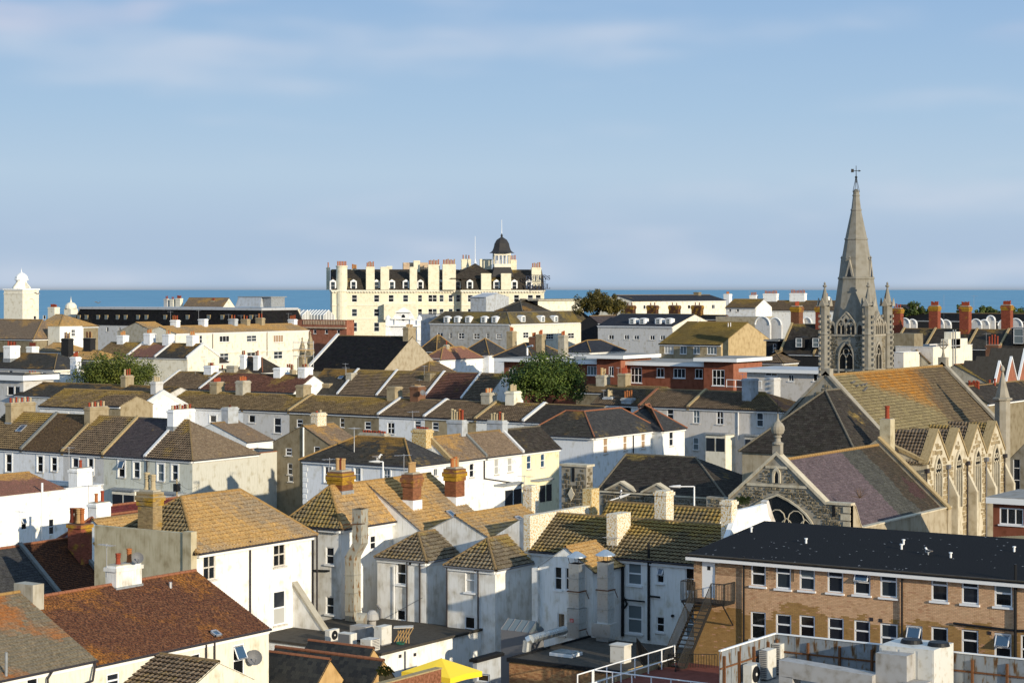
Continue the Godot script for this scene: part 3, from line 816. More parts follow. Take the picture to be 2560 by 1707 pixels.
# balustrade of thin posts and two rails along a line of points
func railing(called: String, label: String, pts: Array, hgt: float, step: float, r: float, mat: String, nodes = null) -> void:
	var t = thing(called, label, "railing", pts[0]) if nodes == null else nodes
	var rails = MB.new(); var posts = MB.new()
	for i in pts.size() - 1:
		var a: Vector3 = pts[i]; var b: Vector3 = pts[i + 1]
		rails.tube(a + Vector3.UP * hgt, b + Vector3.UP * hgt, r * 1.3, r * 1.3, 6); rails.tube(a + Vector3.UP * hgt * 0.12, b + Vector3.UP * hgt * 0.12, r, r, 6)
		var k = maxi(1, int((b - a).length() / step))
		for j in k + 1:
			var q = a.lerp(b, float(j) / k)
			posts.tube(q, q + Vector3.UP * hgt, r, r, 5)
	part("rail", rails, M[mat], t)
	part("balusters", posts, M[mat], t)

func tree(label: String, c: Vector3, r: Vector3, clumps: int, seed_: int, c0: Color, c1: Color, ls := 0.32, per := 95, grp := "") -> void:
	var g := RandomNumberGenerator.new()
	g.seed = seed_
	var t := thing("tree", label, "tree", Vector3(c.x, 0, c.z), grp)
	var tr := MB.new()
	tr.tube(Vector3(c.x, -0.2, c.z), Vector3(c.x + 0.2, c.y - r.y * 0.4, c.z), 0.35, 0.22, 9)
	for i in 6:
		var q := TAU * i / 6 + g.randf()
		tr.tube(Vector3(c.x + 0.1, c.y - r.y * 0.8, c.z), c + Vector3(cos(q) * r.x * 0.55, g.randf_range(-0.2, 0.5) * r.y, sin(q) * r.z * 0.55), 0.14, 0.04, 6)
	part("trunk", tr, M.bark, t)
	var mb := MB.new()
	for i in clumps:
		var d := Vector3(g.randfn(), g.randfn(), g.randfn()).normalized()
		if d.y < -0.35: d.y = -d.y * 0.6
		var rr := pow(g.randf(), 0.4) * g.randf_range(0.82, 1.08)
		var o := c + Vector3(d.x * r.x, d.y * r.y, d.z * r.z) * rr
		var cr := g.randf_range(0.55, 1.05) * minf(r.x, r.z) * 0.26
		var tone := c0.lerp(c1, g.randf())
		for j in per:
			var e := Vector3(g.randfn(), g.randfn(), g.randfn()).normalized()
			var p := o + e * cr * pow(g.randf(), 0.45)
			var nrm := (e + Vector3(g.randfn(), g.randfn() + 0.4, g.randfn()) * 0.7).normalized()
			var a := nrm.cross(Vector3(g.randfn(), g.randfn(), g.randfn())).normalized()
			var b := nrm.cross(a)
			var s := ls * g.randf_range(0.6, 1.2)
			var col := tone * g.randf_range(0.7, 1.3)
			col.a = 1
			mb.quad(p - a * s * 0.5, p + b * s * 0.32, p + a * s * 0.5, p - b * s * 0.32, col)
	part("crown", mb, M.leaf, t)

func gull(label: String, p: Vector3, s := 1.0, turn := 0.0, mat := "bird") -> void:
	var t = thing("gull", label, "bird", p)
	var mb = MB.new()
	var b = Basis(Vector3.UP, turn)
	for q in [[-0.22, 0.20, 0.02, 0.16, 0.19, 0.095], [-0.02, 0.19, 0.09, 0.14, 0.2, 0.07], [0.14, 0.22, 0.07, 0.2, 0.33, 0.05], [0.2, 0.33, 0.06, 0.27, 0.34, 0.045], [0.27, 0.34, 0.03, 0.34, 0.33, 0.008], [-0.02, 0.0, 0.014, -0.02, 0.15, 0.014], [0.04, 0.0, 0.014, 0.04, 0.15, 0.014]]:
		mb.tube(p + b * Vector3(q[0], q[1], 0) * s, p + b * Vector3(q[3], q[4], 0) * s, q[2] * s, q[5] * s, 7)
	part("body", mb, M[mat], t)
	var wg = MB.new()
	wg.tube(p + b * Vector3(-0.3, 0.23, 0.05) * s, p + b * Vector3(0.1, 0.23, 0.07) * s, 0.03 * s, 0.06 * s, 6); wg.tube(p + b * Vector3(-0.3, 0.23, -0.05) * s, p + b * Vector3(0.1, 0.23, -0.07) * s, 0.03 * s, 0.06 * s, 6)
	part("wing", wg, M.birdgrey, t)

func make_sky() -> PanoramaSkyMaterial:
	var W := 2048; var Hh := 1024
	var im := Image.create(W, Hh, false, Image.FORMAT_RGBF)
	im.fill(Color(0.20, 0.22, 0.24))
	var cl := FastNoiseLite.new()
	cl.seed = 41; cl.frequency = 1.0; cl.fractal_octaves = 4
	var stops := [[0.0, sr(167, 187, 210)], [1.5, sr(168, 188, 211)], [3.2, sr(175, 197, 217)], [5.0, sr(162, 190, 216)], [8.5, sr(143, 176, 212)], [25.0, sr(144, 178, 214)], [90.0, sr(140, 174, 213)]]
	for j in range(0, 524):
		var el := 90.0 - 180.0 * (j + 0.5) / Hh
		var e := maxf(el, 0.0)
		var base: Color = stops[-1][1]
		for s in stops.size() - 1:
			if e >= stops[s][0] and e <= stops[s + 1][0]: base = stops[s][1].lerp(stops[s + 1][1], (e - stops[s][0]) / (stops[s + 1][0] - stops[s][0]))
		var ce := cos(deg_to_rad(el)); var se := sin(deg_to_rad(el))
		for i in W:
			var az := TAU * (i + 0.5) / W - PI      # 0 in the middle of the picture: -z
			var x := sin(az) * ce; var z := -cos(az) * ce
			var c := cl.get_noise_3d(x * 3.2, se * 26.0, z * 3.2) * 0.7 + cl.get_noise_3d(x * 11.0 + 7.0, se * 60.0, z * 11.0) * 0.35
			var k := smoothstep(0.02, 0.75, c + 0.12) * 0.5
			var col := base.lerp(sr(206, 212, 224), k)
			# a bank of pale rose cloud high on the left and its like further round
			var b := cl.get_noise_3d(x * 2.0 + 31.0, 3.0, z * 2.0) 
			var bank := exp(-pow((el - 7.9 - b * 1.3) / 0.8, 2.0)) * smoothstep(-0.15, 0.45, cl.get_noise_3d(x * 5.0 + 3.0, se * 34.0, z * 5.0) + 0.9 * smoothstep(-0.64, -0.78, x) - 0.25)
			col = col.lerp(sr(206, 205, 220), clampf(bank, 0, 1) * 0.75)
			im.set_pixel(i, j, col)
	var m := PanoramaSkyMaterial.new()
	m.panorama = ImageTexture.create_from_image(im)
	m.energy_multiplier = 1.0
	return m

func _ready() -> void:
	rng.seed = 7
	nz.seed = 3; nz.frequency = 0.25; nz.fractal_octaves = 3
	nf.seed = 9; nf.frequency = 0.9; nf.fractal_octaves = 2
	# camera: level, lens shifted so that the horizon stands above the middle
	var cam := Camera3D.new()
	cam.name = "camera"
	cam.projection = Camera3D.PROJECTION_FRUSTUM
	cam.near = 1.0; cam.far = 90000.0
	cam.size = 1707.0 / F
	cam.frustum_offset = Vector2(0.0, -(853.5 - HY) / F)
	add_child(cam)
	cam.position = Vector3(0, EH, 0)
	cam.rotation.y = asin(0.55194)
	cam.current = true
	var env := Environment.new()
	env.background_mode = Environment.BG_SKY
	var sky := Sky.new()
	sky.sky_material = make_sky()
	env.sky = sky
	env.background_energy_multiplier = 0.87
	env.tonemap_mode = Environment.TONE_MAPPER_LINEAR
	env.tonemap_exposure = 1.25
	env.sdfgi_enabled = true; env.ssao_enabled = true; env.ssil_enabled = true
	var we := WorldEnvironment.new()
	we.name = "world_environment"; we.environment = env
	add_child(we)
	var sun := DirectionalLight3D.new()
	sun.name = "sun"
	sun.light_energy = 1.3; sun.light_color = Color(1.0, 0.945, 0.84); sun.light_angular_distance = 0.5; sun.shadow_enabled = true
	add_child(sun)
	var el := deg_to_rad(14.0); var off := deg_to_rad(17.0)
	var dir := Vector3(-cos(off) * cos(el), -sin(el), -sin(off) * cos(el))
	sun.basis = Basis.looking_at(dir, Vector3.UP)
	make_materials()
	roofs()
	var t0 := Time.get_ticks_msec()
	ground()
	foreground_left(); foreground_white(); brick_block(); yard()
	print("near ", Time.get_ticks_msec() - t0)
	middle_left(); middle_right()
	print("middle ", Time.get_ticks_msec() - t0)
	church(); tower()
	print("church ", Time.get_ticks_msec() - t0)
	far_left(); hotel(); far_middle(); far_right()
	print("far ", Time.get_ticks_msec() - t0)
	small_things()
	print("all ", Time.get_ticks_msec() - t0)

func ground() -> void:
	var g := MB.new()
	# land in the town grid out to the shore, sea beyond
	var far := 640.0
	var a := FW * -200.0 - RT * 900.0; var b := FW * -200.0 + RT * 900.0
	var c := FW * far + RT * 900.0; var d := FW * far - RT * 900.0
	g.quad(Vector3(a.x, 0, a.y), Vector3(d.x, 0, d.y), Vector3(c.x, 0, c.y), Vector3(b.x, 0, b.y))
	struct("ground", g, mk(sr(96, 92, 86), 0.95, TX.grime, Vector3(0.05, 0.05, 0.05), TX.grain, Vector3(0.5, 0.5, 0.5)))
	var s := MB.new()
	var e := 80000.0
	a = FW * (far - 5) - RT * e; b = FW * (far - 5) + RT * e; c = FW * e + RT * e; d = FW * e - RT * e
	s.quad(Vector3(a.x, -2, a.y), Vector3(d.x, -2, d.y), Vector3(c.x, -2, c.y), Vector3(b.x, -2, b.y))
	var sm := mk(sr(118, 164, 186), 0.6, noise_tex(0.02, 4, [[0.0, Color(0.80, 0.86, 0.90)], [1.0, Color.WHITE]], 21), Vector3(0.0006, 0.0006, 0.0006))
	sm.metallic_specular = 0.25
	struct("sea", s, sm)

# ================= foreground, left =================
func foreground_left() -> void:
	# long low house with the rust coloured roof
	var E = pt(671, 1569, 110.0)
	var rc = alx(E, 487); var ry = yat(rc, E.z, 1427)
	var zb = alz(E, 236)
	var x0 = 2 * rc - E.x
	var h = bld("house", "cream house under a rust-brown lichen roof with a white chimney", x0, E.x, E.z, zb, E.y, {"roof": "z", "ry": ry, "rs": "rust", "oh": 0.12, "wm": "palegreen", "wmx": "cream", "rdg": "ridge_red",
		"w": [["x", 582, 1610, 611, 1690, "12po"], ["x", 266, 1682, 298, 1720, "12"], ["x", 477, 1634, 501, 1668, "11p"]]})
	chim(h, 308, 1410, {"sx": 0.8, "sz": 1.9, "m": "white_dirty", "pots": 2, "pm": ["pot_orange", "pot_red"], "ph": 0.75, "pk": 1, "hb": 2.6, "fly": ry - 0.1})
	dish(h, ptx(rc + 0.7, 342, 1396), 0.32)
	dish(h, ptx(E.x + 0.3, 634, 1645), 0.42)
	dpipe(h, "x", 515, 1612, 1680, 0.05); dpipe(h, "x", 536, 1606, 1680, 0.05)
	rooflight(h, h.pe, 537, 1588, Vector3.FORWARD, 0.5, 0.5)
	var va = hit(h.pe, 425, 1469)
	pipe(h, [va - Vector3.UP * 0.1, va + Vector3.UP * 0.3], 0.09, "alu", "vent")
	# nearer neighbour with the grey and ochre roof
	var h0 = bld("house", "cream house under a grey tiled roof blotched with orange lichen", x0, E.x, zb + 0.004, alz(E, -420), E.y + 0.27, {"roof": "z", "ry": ry + 0.42, "rs": "ochre_grey", "oh": 0.12, "wmx": "cream", "rdg": "ridge_ochre",
		"w": [["x", 66, 1690, 95, 1740, "12"]]})
	var cz = onx(rc, 62)
	stack(h0, rc + 0.25, cz, yat(rc, cz, 1457), {"sx": 1.35, "sz": 0.75, "m": "concrete", "pots": 0, "st": "block", "hb": 3.0, "nofl": 1})
	var pz = onx(E.x + 0.05, 16)
	var pa = hit(h0.pe, 14, 1690)
	pipe(h0, [pa, pa + Vector3.UP * 1.1], 0.07, "lead", "soil_pipe")
	var g1 = ptx(E.x + 0.2, 238, 1652)
	pipe(h0, [g1, g1 + Vector3(0.1, -0.9, 0.3), g1 + Vector3(0.1, -1.0, 0.9), g1 + Vector3(0.1, -2.4, 0.9)], 0.06, "pipe", "drainpipe")
	var g2 = ptx(E.x + 0.2, 130, 1678)
	pipe(h0, [g2, g2 + Vector3(0.0, -0.3, 0.3), g2 + Vector3(0.0, -1.6, 0.3)], 0.05, "pipe", "drainpipe")
	# outrigger at its wall
	var q = ptx(E.x, 393, 1636)
	var xe = onz(q.z, 545)
	var zf = onx(xe, 630)
	var hw = q.z - zf
	bld("outbuilding", "small white gabled outshot under a dark brown tiled roof", E.x + 0.01, xe, q.z - hw, q.z + hw, yat(xe, zf, 1694), {"cat": "outbuilding", "roof": "x", "ry": yat(xe, q.z, 1655), "rs": "brown", "rdg": "ridge_brown", "oh": 0.15, "wm": "cream", "nf": 1})

	# big white house with the ochre roof and the beige rendered flank
	var c = pt(490, 1375, 121.0)
	var w0 = alx(c, 250); var wz = alz(c, 778)
	var rw = (w0 + c.x) / 2
	var zn = onx(rw, 451)
	var ryw = yat(rw, zn, 1243)
	var hw1 = bld("house", "tall white house with an ochre hipped roof and a beige rendered flank wall", w0, c.x, wz, c.z, c.y, {"roof": "z", "ry": ryw, "i1": c.z - zn, "i0": maxf(0.5, onx(rw, 600) - wz), "rs": "ochre", "rse": "roll_y", "rdg": "ridge_ochre", "wm": "beige", "wmx": "white", "oh": 0.3,
		"w": [["x", 507, 1386, 538, 1450, "22w"], ["x", 683, 1356, 713, 1416, "22w"], ["x", 683, 1476, 714, 1562, "12m"]]})
	var mb = MB.new()
	var yp = yat(w0, c.z, 1312)
	mb.box(w0 - 0.1, -0.2, c.z + 0.003, c.x - 0.65, yp, c.z + 0.42)
	mb.box(c.x - 0.64, -0.2, c.z + 0.003, c.x + 0.03, yp + 0.12, c.z + 0.5)
	part("parapet", mb, M.beige, hw1.n)
	stack(hw1, onz(c.z - 0.6, 374), c.z - 0.6, yat(onz(c.z - 0.6, 374), c.z - 0.6, 1226), {"sx": 1.25, "sz": 0.8, "st": "brick", "bc": sr(150, 128, 92), "mm": "tan", "pots": 2, "pm": ["pot_cream"], "ph": 1.15, "pk": 1, "pw": 1.25, "hb": 3.0, "nofl": 1, "li": 0.4})
	dpipe(hw1, "x", 625, 1352, 1600, 0.06)
	dpipe(hw1, "x", 792, 1322, 1580, 0.06)
	# raking buttress against the white wall
	var bz = onx(c.x, 731)
	var bt = thing("buttress", "mossy white raking buttress against the tall white house", "buttress", Vector3(c.x, 0, bz))
	var bb = MB.new()
	var b0 = Vector3(c.x + 0.01, yat(c.x, bz, 1463), bz)
	var bx = onz(bz, 826)
	bb.prism([b0, Vector3(bx, yat(bx, bz, 1610), bz), Vector3(bx, 2.0, bz), Vector3(c.x + 0.01, 2.0, bz)], Vector3(0, 0, -0.4))
	part("masonry", bb, M.white_dirty, bt)
	var bc = MB.new()
	bc.prism([b0 + Vector3(0, 0.0, 0.06), b0 + Vector3(0, 0.22, 0.06), Vector3(bx + 0.1, yat(bx, bz, 1604), bz + 0.06), Vector3(bx + 0.1, yat(bx, bz, 1611), bz + 0.06)], Vector3(0, 0, -0.52))
	part("coping", bc, M.concrete, bt)

	# shaded brown roofs behind: two houses stepping away
	var R = pt(178, 1345, 141.0)     # far end of the ridge
	var ey = R.y - 4.2
	var v2 = bld("house", "house with a worn brown plain-tile roof beside a red brick chimney", R.x - 5.2, R.x + 5.2, R.z, onx(R.x, 52), ey, {"roof": "z", "ry": R.y, "rs": "plain", "rdg": "ridge_red", "wmx": "white"})
	party(v2, R.z + 0.2, "cop_grey", 0.3)
	stack(v2, R.x + 1.35, R.z + 0.55, yat(R.x + 1.35, R.z + 0.55, 1306), {"sx": 1.25, "sz": 1.05, "st": "brick", "bc": sr(150, 84, 64), "corbel": false, "pots": 0, "hb": 3.4, "nofl": 1, "li": 0.3})
	var cn: Node3D = v2.n.get_child(v2.n.get_child_count() - 1)
	var py = yat(R.x + 1.35, R.z + 0.55, 1306)
	for i in 5: copy_mesh("pot", pot_mesh(1), M[["pot_dark", "pot_orange", "pot_red", "pot_tan", "pot_orange"][i]], cn, Vector3(R.x + 0.95 + 0.2 * i, py, R.z + 0.9 - 0.18 * (i % 3)), Vector3(1.1, 1.0, 1.1))
	var v2b = bld("house", "house with a flat grey slate roof next to a brown plain-tile one", R.x - 5.2, R.x + 5.2, onx(R.x, 52) + 0.004, onx(R.x, -160), ey, {"roof": "z", "ry": R.y - 0.05, "rs": "slate", "rdg": "ridge_red", "wmx": "white"})
	party(v2b, onx(R.x, 49), "cop_grey", 0.25)
	# maroon roof between
	var mr = pt(345, 1256, 158.0)
	bld("house", "low house under a dark maroon tiled roof behind the beige flank", mr.x - 3.4, mr.x + 3.4, mr.z - 6.0, onx(mr.x, 250), mr.y - 2.9, {"roof": "z", "ry": mr.y, "rs": "maroon", "rdg": "ridge_red"})
	var m2 = pt(250, 1290, 152.0)
	var hm = bld("house", "small house under a maroon tiled roof with a white corbelled chimney", m2.x - 3.0, m2.x + 3.0, m2.z - 5.0, m2.z + 3.4, m2.y - 2.5, {"roof": "z", "ry": m2.y, "rs": "maroon", "rdg": "ridge_red", "i1": 2.6})
	chim(hm, 247, 1256, {"sx": 0.9, "sz": 1.5, "m": "white_clean", "pots": 2, "pm": ["pot_red", "pot_orange"], "ph": 0.8, "hb": 3.0})
	var ob = pt(232, 1336, 147.0)
	bld("outbuilding", "low outbuilding under an ochre tiled roof beside the beige flank", ob.x - 1.5, ob.x + 3.5, ob.z - 4, ob.z + 1.0, ob.y - 0.6, {"cat": "outbuilding", "roof": "z", "ry": ob.y + 1.2, "rs": "ochre", "nf": 1})

	# white house at the left edge with the red-brown roof
	var V = pt(257, 1212, 168.0)
	var ze = onx(V.x, -90)
	var rx = alx(V, 141)
	var zr = onx(V.x, 163)
	var hv = bld("house", "bright white rendered house with a reddish slate roof at the street corner", V.x - 8.5, V.x, zr, ze, V.y, {"roof": "z", "ry": yat(V.x - 4.25, zr, 1181), "rs": "redflat", "rdg": "ridge_ochre", "wm": "white_clean", "oh": 0.02, "nf": 1,
		"w": [["x", 52, 1294, 66, 1324, "12on"], ["x", 121, 1297, 134, 1336, "12n"]]})
	var hv2 = bld("house_wing", "bright white flat-roofed wing with a parapet and white chimney", V.x - 8.5, V.x, V.z, zr - 0.004, V.y - 0.3, {"roof": "flat", "par": 0.3, "wm": "white_clean", "cop": "cop_white"})
	var cz2 = onx(V.x - 1.1, 200)
	stack(hv2, V.x - 1.1, cz2, yat(V.x - 1.1, cz2, 1170), {"sx": 1.0, "sz": 1.7, "m": "white_clean", "pots": 1, "pm": ["pot_red"], "ph": 0.6, "hb": 1.9, "nofl": 1})
	dpipe(hv, "x", 104, 1207, 1360, 0.09, "trim", "soil_pipe")
	var la = ptx(V.x - 2.0, 171, 1160)
	aerial(hv2, Vector3(la.x, V.y, la.z), 3.2, 4, Vector3(-0.8, 0, 0.4))

# ================= foreground, white terrace backs =================
func foreground_white() -> void:
	var c = pt(1065, 1400, 130.0)
	var zb = alz(c, 1148)          # plane of the gable walls and of the terrace's rear wall
	# main house with the ochre roof, hipped towards us
	var xa = onz(zb, 981)
	var za = onx(xa, 853)
	var ya = yat(xa, za, 1311)
	var pa = Vector3(xa, ya, za)
	var xl = alx(pa, 716)
	var rc = (xl + xa) / 2
	var zn = onx(rc, 824)
	var ry = yat(rc, zn, 1216)
	var h = bld("house", "white house with an ochre hipped roof and a tall rusty duct on its flank", xl, xa, zb, za, ya, {"roof": "z", "ry": ry, "i1": za - zn, "rs": "ochre", "rse": "roll_y", "rdg": "ridge_ochre", "wm": "white_dirty", "wmx": "white", "oh": 0.3,
		"w": [["z", 814, 1368, 834, 1411, "12p"], ["z", 814, 1492, 834, 1536, "12p"], ["x", 926, 1339, 940, 1373, "12p"]]})
	dpipe(h, "z", 782, 1330, 1590, 0.06)
	pipe(h, [ptz(za + 0.1, 782, 1426), ptz(za + 0.1, 823, 1427)], 0.06, "black", "waste_pipe")
	var xv = onz(zb, 1052)
	var zfar = onx(rc, 1075)
	var yv = yat(xv, zb, 1327)
	var h2 = bld("house", "wide ochre roofed house with two tall corbelled brick chimneys", 2 * rc - xv, xv, zfar, zb - 0.01, yv, {"roof": "z", "ry": ry, "rs": "ochre", "rdg": "ridge_ochre", "wm": "white", "oh": 0.1, "nf": 1})
	var p1 = hit(h2.pe, 1035, 1275); var p2 = hit(h2.pe, 1142, 1262); var p3 = hit(h.pe, 856, 1206)
	stack(h2, p1.x - 0.4, p1.z - 0.3, yat(p1.x, p1.z, 1184), {"sx": 0.85, "sz": 0.95, "st": "brick", "bc": sr(138, 92, 66), "pots": 3, "pm": ["pot_tan"], "ph": 0.75, "hb": 3.3, "wb": 1.5, "li": 0.35})
	stack(h2, p2.x - 0.4, p2.z - 0.3, yat(p2.x, p2.z, 1170), {"sx": 0.95, "sz": 1.05, "st": "brick", "bc": sr(134, 86, 60), "pots": 4, "pm": ["pot_tan", "pot_orange"], "ph": 0.75, "hb": 3.4, "wb": 1.4, "li": 0.9})
	var z3 = onx(rc, 851)
	stack(h, rc, z3, yat(rc, z3, 1176), {"sx": 1.15, "sz": 1.15, "st": "brick", "bc": sr(120, 78, 50), "pots": 4, "pm": ["pot_tan", "pot_tan", "pot_dark"], "ph": 0.8, "hb": 2.2, "li": 1.3})
	# gable between, ochre roof
	var ga = onz(zb, 1053); var gb = onz(zb, 1226)
	var gr = (ga + gb) / 2
	var g = bld("house", "narrow white gabled house back with an ochre roof", ga + 0.01, gb, onx(gr, 1302), zb, yat(gb, zb, 1346), {"roof": "z", "ry": yat(gr, zb, 1289), "rs": "ochre", "rdg": "ridge_ochre", "wm": "white_dirty", "oh": 0.12, "nf": 1})
	var px = Vector3.FORWARD
	rooflight(g, g.pe, 1300, 1302, px, 0.6, 0.8)
	rooflight(h2, h2.pe, 1127, 1289, px, 0.6, 0.8)
	var cz = onx(gr, 1318)
	stack(g, gr + 0.3, cz, yat(gr, cz, 1212), {"sx": 0.7, "sz": 0.9, "m": "limewash", "pots": 0, "hb": 3.0, "st": "plain"})
	# outriggers
	var x2 = onz(zb, 1329); var z2 = onx(x2, 1238)
	var specs = [[c.x, c.z, 943.0, 1044.0, 1333.0, "nearly square white outrigger with a hipped tile roof and two windows", [["z", 991, 1406, 1015, 1461, "12p"], ["z", 991, 1524, 1013, 1576, "12p"]]],
		[x2, z2, 1116.0, 1218.0, 1347.0, "white outrigger with a hipped tile roof and a blinded upper window", [["z", 1163, 1420, 1187, 1481, "12pb"], ["z", 1161, 1541, 1187, 1602, "12p"]]]]
	var k = 0
	for s in specs:
		var P = Vector3(s[0], 0, s[1])
		var yy = yat(s[0], s[1], [1400.0, 1420.0][k])
		var xx = alx(P, s[2])
		var r2: float = (xx + s[0]) / 2
		var zz = onx(r2, s[3])
		var e = bld("outrigger", s[5], xx, s[0], zb + 0.01, s[1], yy, {"cat": "house", "roof": "z", "ry": yat(r2, zz, s[4]), "i1": s[1] - zz, "rs": "roll", "rse": "roll", "rdg": "ridge_brown", "wm": "white_dirty", "oh": 0.16, "gut": "pipegrey", "w": s[6]})
		if k == 0:
			dpipe(e, "z", 1017, 1400, 1625, 0.05, "pipe"); dpipe(e, "z", 1049, 1405, 1640, 0.06, "pipe"); dpipe(e, "z", 985, 1415, 1545, 0.03, "trim", "conduit")
			pipe(e, [ptz(s[1] + 0.1, 941, 1512), ptz(s[1] + 0.1, 945, 1516), ptz(s[1] + 0.1, 951, 1524), ptz(s[1] + 0.1, 951, 1575)], 0.07, "pipegrey", "drainpipe")
			pipe(e, [ptz(s[1] + 0.06, 1056, 1494), ptz(s[1] + 0.06, 955, 1550)], 0.012, "pipe", "cable")
			var vb = MB.new()
			var vv = ptz(s[1] + 0.02, 1027, 1408)
			vb.tube(vv, vv + Vector3(0, 0, 0.12), 0.09, 0.09, 10)
			part("vent", vb, M.black, e.n)
		else:
			dpipe(e, "z", 1195, 1425, 1600, 0.05, "pipe"); dpipe(e, "z", 1117, 1415, 1600, 0.05, "pipe")
			pipe(e, [ptz(s[1] + 0.1, 1117, 1610), ptz(s[1] + 0.1, 1130, 1625), ptz(s[1] + 0.1, 1133, 1660)], 0.06, "pipe", "drainpipe")
			var vv = ptz(s[1] + 0.02, 1190, 1424)
			var vb = MB.new()
			vb.tube(vv, vv + Vector3(0, 0, 0.12), 0.1, 0.1, 10)
			part("vent", vb, M.black, e.n)
		k += 1
	# terrace with the dark tiled rear slopes
	var tx0 = onz(zb, 1328); var tx1 = onz(zb, 1826); var tm = onz(zb, 1524)
	var ty = yat(tm, zb, 1388)
	var zr = onx(tx0, 1393)
	var tr = yat(tx0, zr, 1284)
	var zbk = 2 * zr - zb
	var t1 = bld("terraced_house", "white terraced house back with mossy roll tiles and a lichened parapet wall", tx0, tm, zbk, zb, ty, {"roof": "x", "ry": tr, "rs": "roll_y", "rdg": "ridge_brown", "wm": "white_dirty", "oh": 0.2, "fas": "trim"})
	var t2 = bld("terraced_house", "white terraced house back with black soil pipes and mossy roll tiles", tm + 0.01, tx1, zbk, zb, ty, {"roof": "x", "ry": tr, "rs": "roll_y", "rdg": "ridge_brown", "wm": "white", "oh": 0.2,
		"w": [["z", 1569, 1405, 1605, 1463, "12pg"], ["z", 1643, 1420, 1660, 1457, "12po"], ["z", 1714, 1416, 1736, 1479, "12p"], ["z", 1568, 1511, 1606, 1584, "12pg"], ["z", 1642, 1542, 1661, 1580, "12p"], ["z", 1714, 1526, 1736, 1594, "12pg"]]})
	for q in [[1557.0, 1410.0, 1590.0, 0.1], [1622.0, 1358.0, 1600.0, 0.085]]:
		dpipe(t2, "z", q[0], q[1], q[2], q[3], "black", "soil_pipe")
	pipe(t2, [ptz(zb + 0.12, 1622, 1490), ptz(zb + 0.12, 1650, 1493)], 0.06, "black", "waste_pipe")
	pipe(t2, [ptz(zb + 0.12, 1557, 1496), ptz(zb + 0.12, 1570, 1500), ptz(zb + 0.12, 1612, 1504)], 0.05, "black", "waste_pipe")
	pipe(t2, [ptz(zb + 0.1, 1558, 1490), ptz(zb + 0.1, 1568, 1510), ptz(zb + 0.1, 1561, 1520)], 0.06, "black", "waste_pipe")
	for q in [[1629, 1406], [1683, 1539]]:
		var vv = ptz(zb + 0.02, q[0], q[1])
		var vb = MB.new()
		vb.tube(vv, vv + Vector3(0, 0, 0.12), 0.09, 0.09, 10)
		part("vent", vb, M.black, t2.n)
	# parapet wall at the left end and the slope of the last gable against it
	var pb = MB.new()
	var ptop = yat(tx0, zb, 1289)
	var zfar2 = onx(tx0, 1482)
	pb.box(tx0 - 0.5, ty - 3.0, zfar2, tx0 - 0.01, ptop, zb + 0.12)
	part("parapet", pb, M.limewash, t1.n, "white parapet wall speckled with orange lichen")
	stack(t1, tx0 - 0.2, onx(tx0, 1484), yat(tx0, onx(tx0, 1484), 1221), {"sx": 0.7, "sz": 1.0, "m": "ochrewash", "pots": 0, "st": "block", "hb": 3.0, "nofl": 1})
	var gx = onz(zb, 1228)
	var gm = MB.new()
	gm.prism([Vector3(gx, 0, zb), Vector3(gx, yat(gx, zb, 1345), zb), Vector3(tx0 - 0.5, ptop - 0.1, zb), Vector3(tx0 - 0.5, 0, zb)], Vector3(0, 0, -6))
	part("side_gable", gm, M.white_dirty, t1.n)
	var zc = zr + 1.6
	var xc = onz(zc, 1547)
	stack(t2, xc, zc, yat(xc, zc, 1282), {"sx": 0.75, "sz": 1.7, "m": "limewash", "pots": 0, "st": "block", "hb": 3.2, "nofl": 1})
	var x4 = onz(zbk + 1.5, 1651)
	stack(t2, x4, zbk + 1.0, yat(x4, zbk + 1.0, 1226), {"sx": 0.85, "sz": 1.0, "m": "limewash", "pots": 0, "st": "plain", "hb": 4.2, "nofl": 1})
	# far roofs of the same terrace beyond the valley
	var t3 = bld("terraced_house", "row back of mossy ochre roll tiles behind the white terrace", tx0 + 0.3, onz(zbk - 3.0, 1812), zbk - 6.0, zbk - 0.01, tr - 2.6, {"roof": "x", "ry": tr + 0.25, "rs": "roll_y", "rdg": "ridge_brown", "wm": "white_dirty"})
	# gabled outrigger
	var x3 = onz(zb, 1556); var z3b = onx(x3, 1482)
	var a3 = Vector3(x3, 0, z3b)
	var xl3 = alx(a3, 1347); var rc3 = alx(a3, 1409)
	var h3 = bld("outrigger", "white gabled outrigger with steel ducts in front and a tan tiled roof", xl3, x3, zb + 0.01, z3b, yat(x3, z3b, 1426), {"roof": "z", "ry": yat(rc3, z3b, 1367), "rs": "ochre", "rdg": "ridge_ochre", "wm": "white", "wmx": "white", "oh": 0.2, "nf": 1,
		"w": [["z", 1387, 1416, 1404, 1474, "12p"], ["z", 1414, 1416, 1424, 1474, "12p"], ["z", 1394, 1533, 1412, 1588, "11"]]})
	var bbx = MB.new()
	bbx.box(xl3 - 0.35, 2.0, z3b - 0.5, xl3 + 0.08, yat(xl3, z3b, 1419), z3b + 0.25)
	part("pier", bbx, M.white_dirty, h3.n)
	aerial(h3, hit(h3.pe, 1532, 1380), 1.0, 5, Vector3(-0.9, 0, 0.3))
	# white end gable of the terrace
	var eg = MB.new()
	var X = tx1 + 0.02
	var pts: Array = []
	for q in [[1822, 1345], [1846, 1276], [1884, 1268], [1922, 1258], [1945, 1318]]: pts.append(ptx(X, q[0], q[1]))
	pts.append(Vector3(X, 0, pts[4].z)); pts.append(Vector3(X, 0, pts[0].z))
	eg.prism(pts, Vector3(-0.35, 0, 0))
	part("end_gable", eg, M.white_clean, t2.n)
	var ez = onx(X - 0.35, 1826)
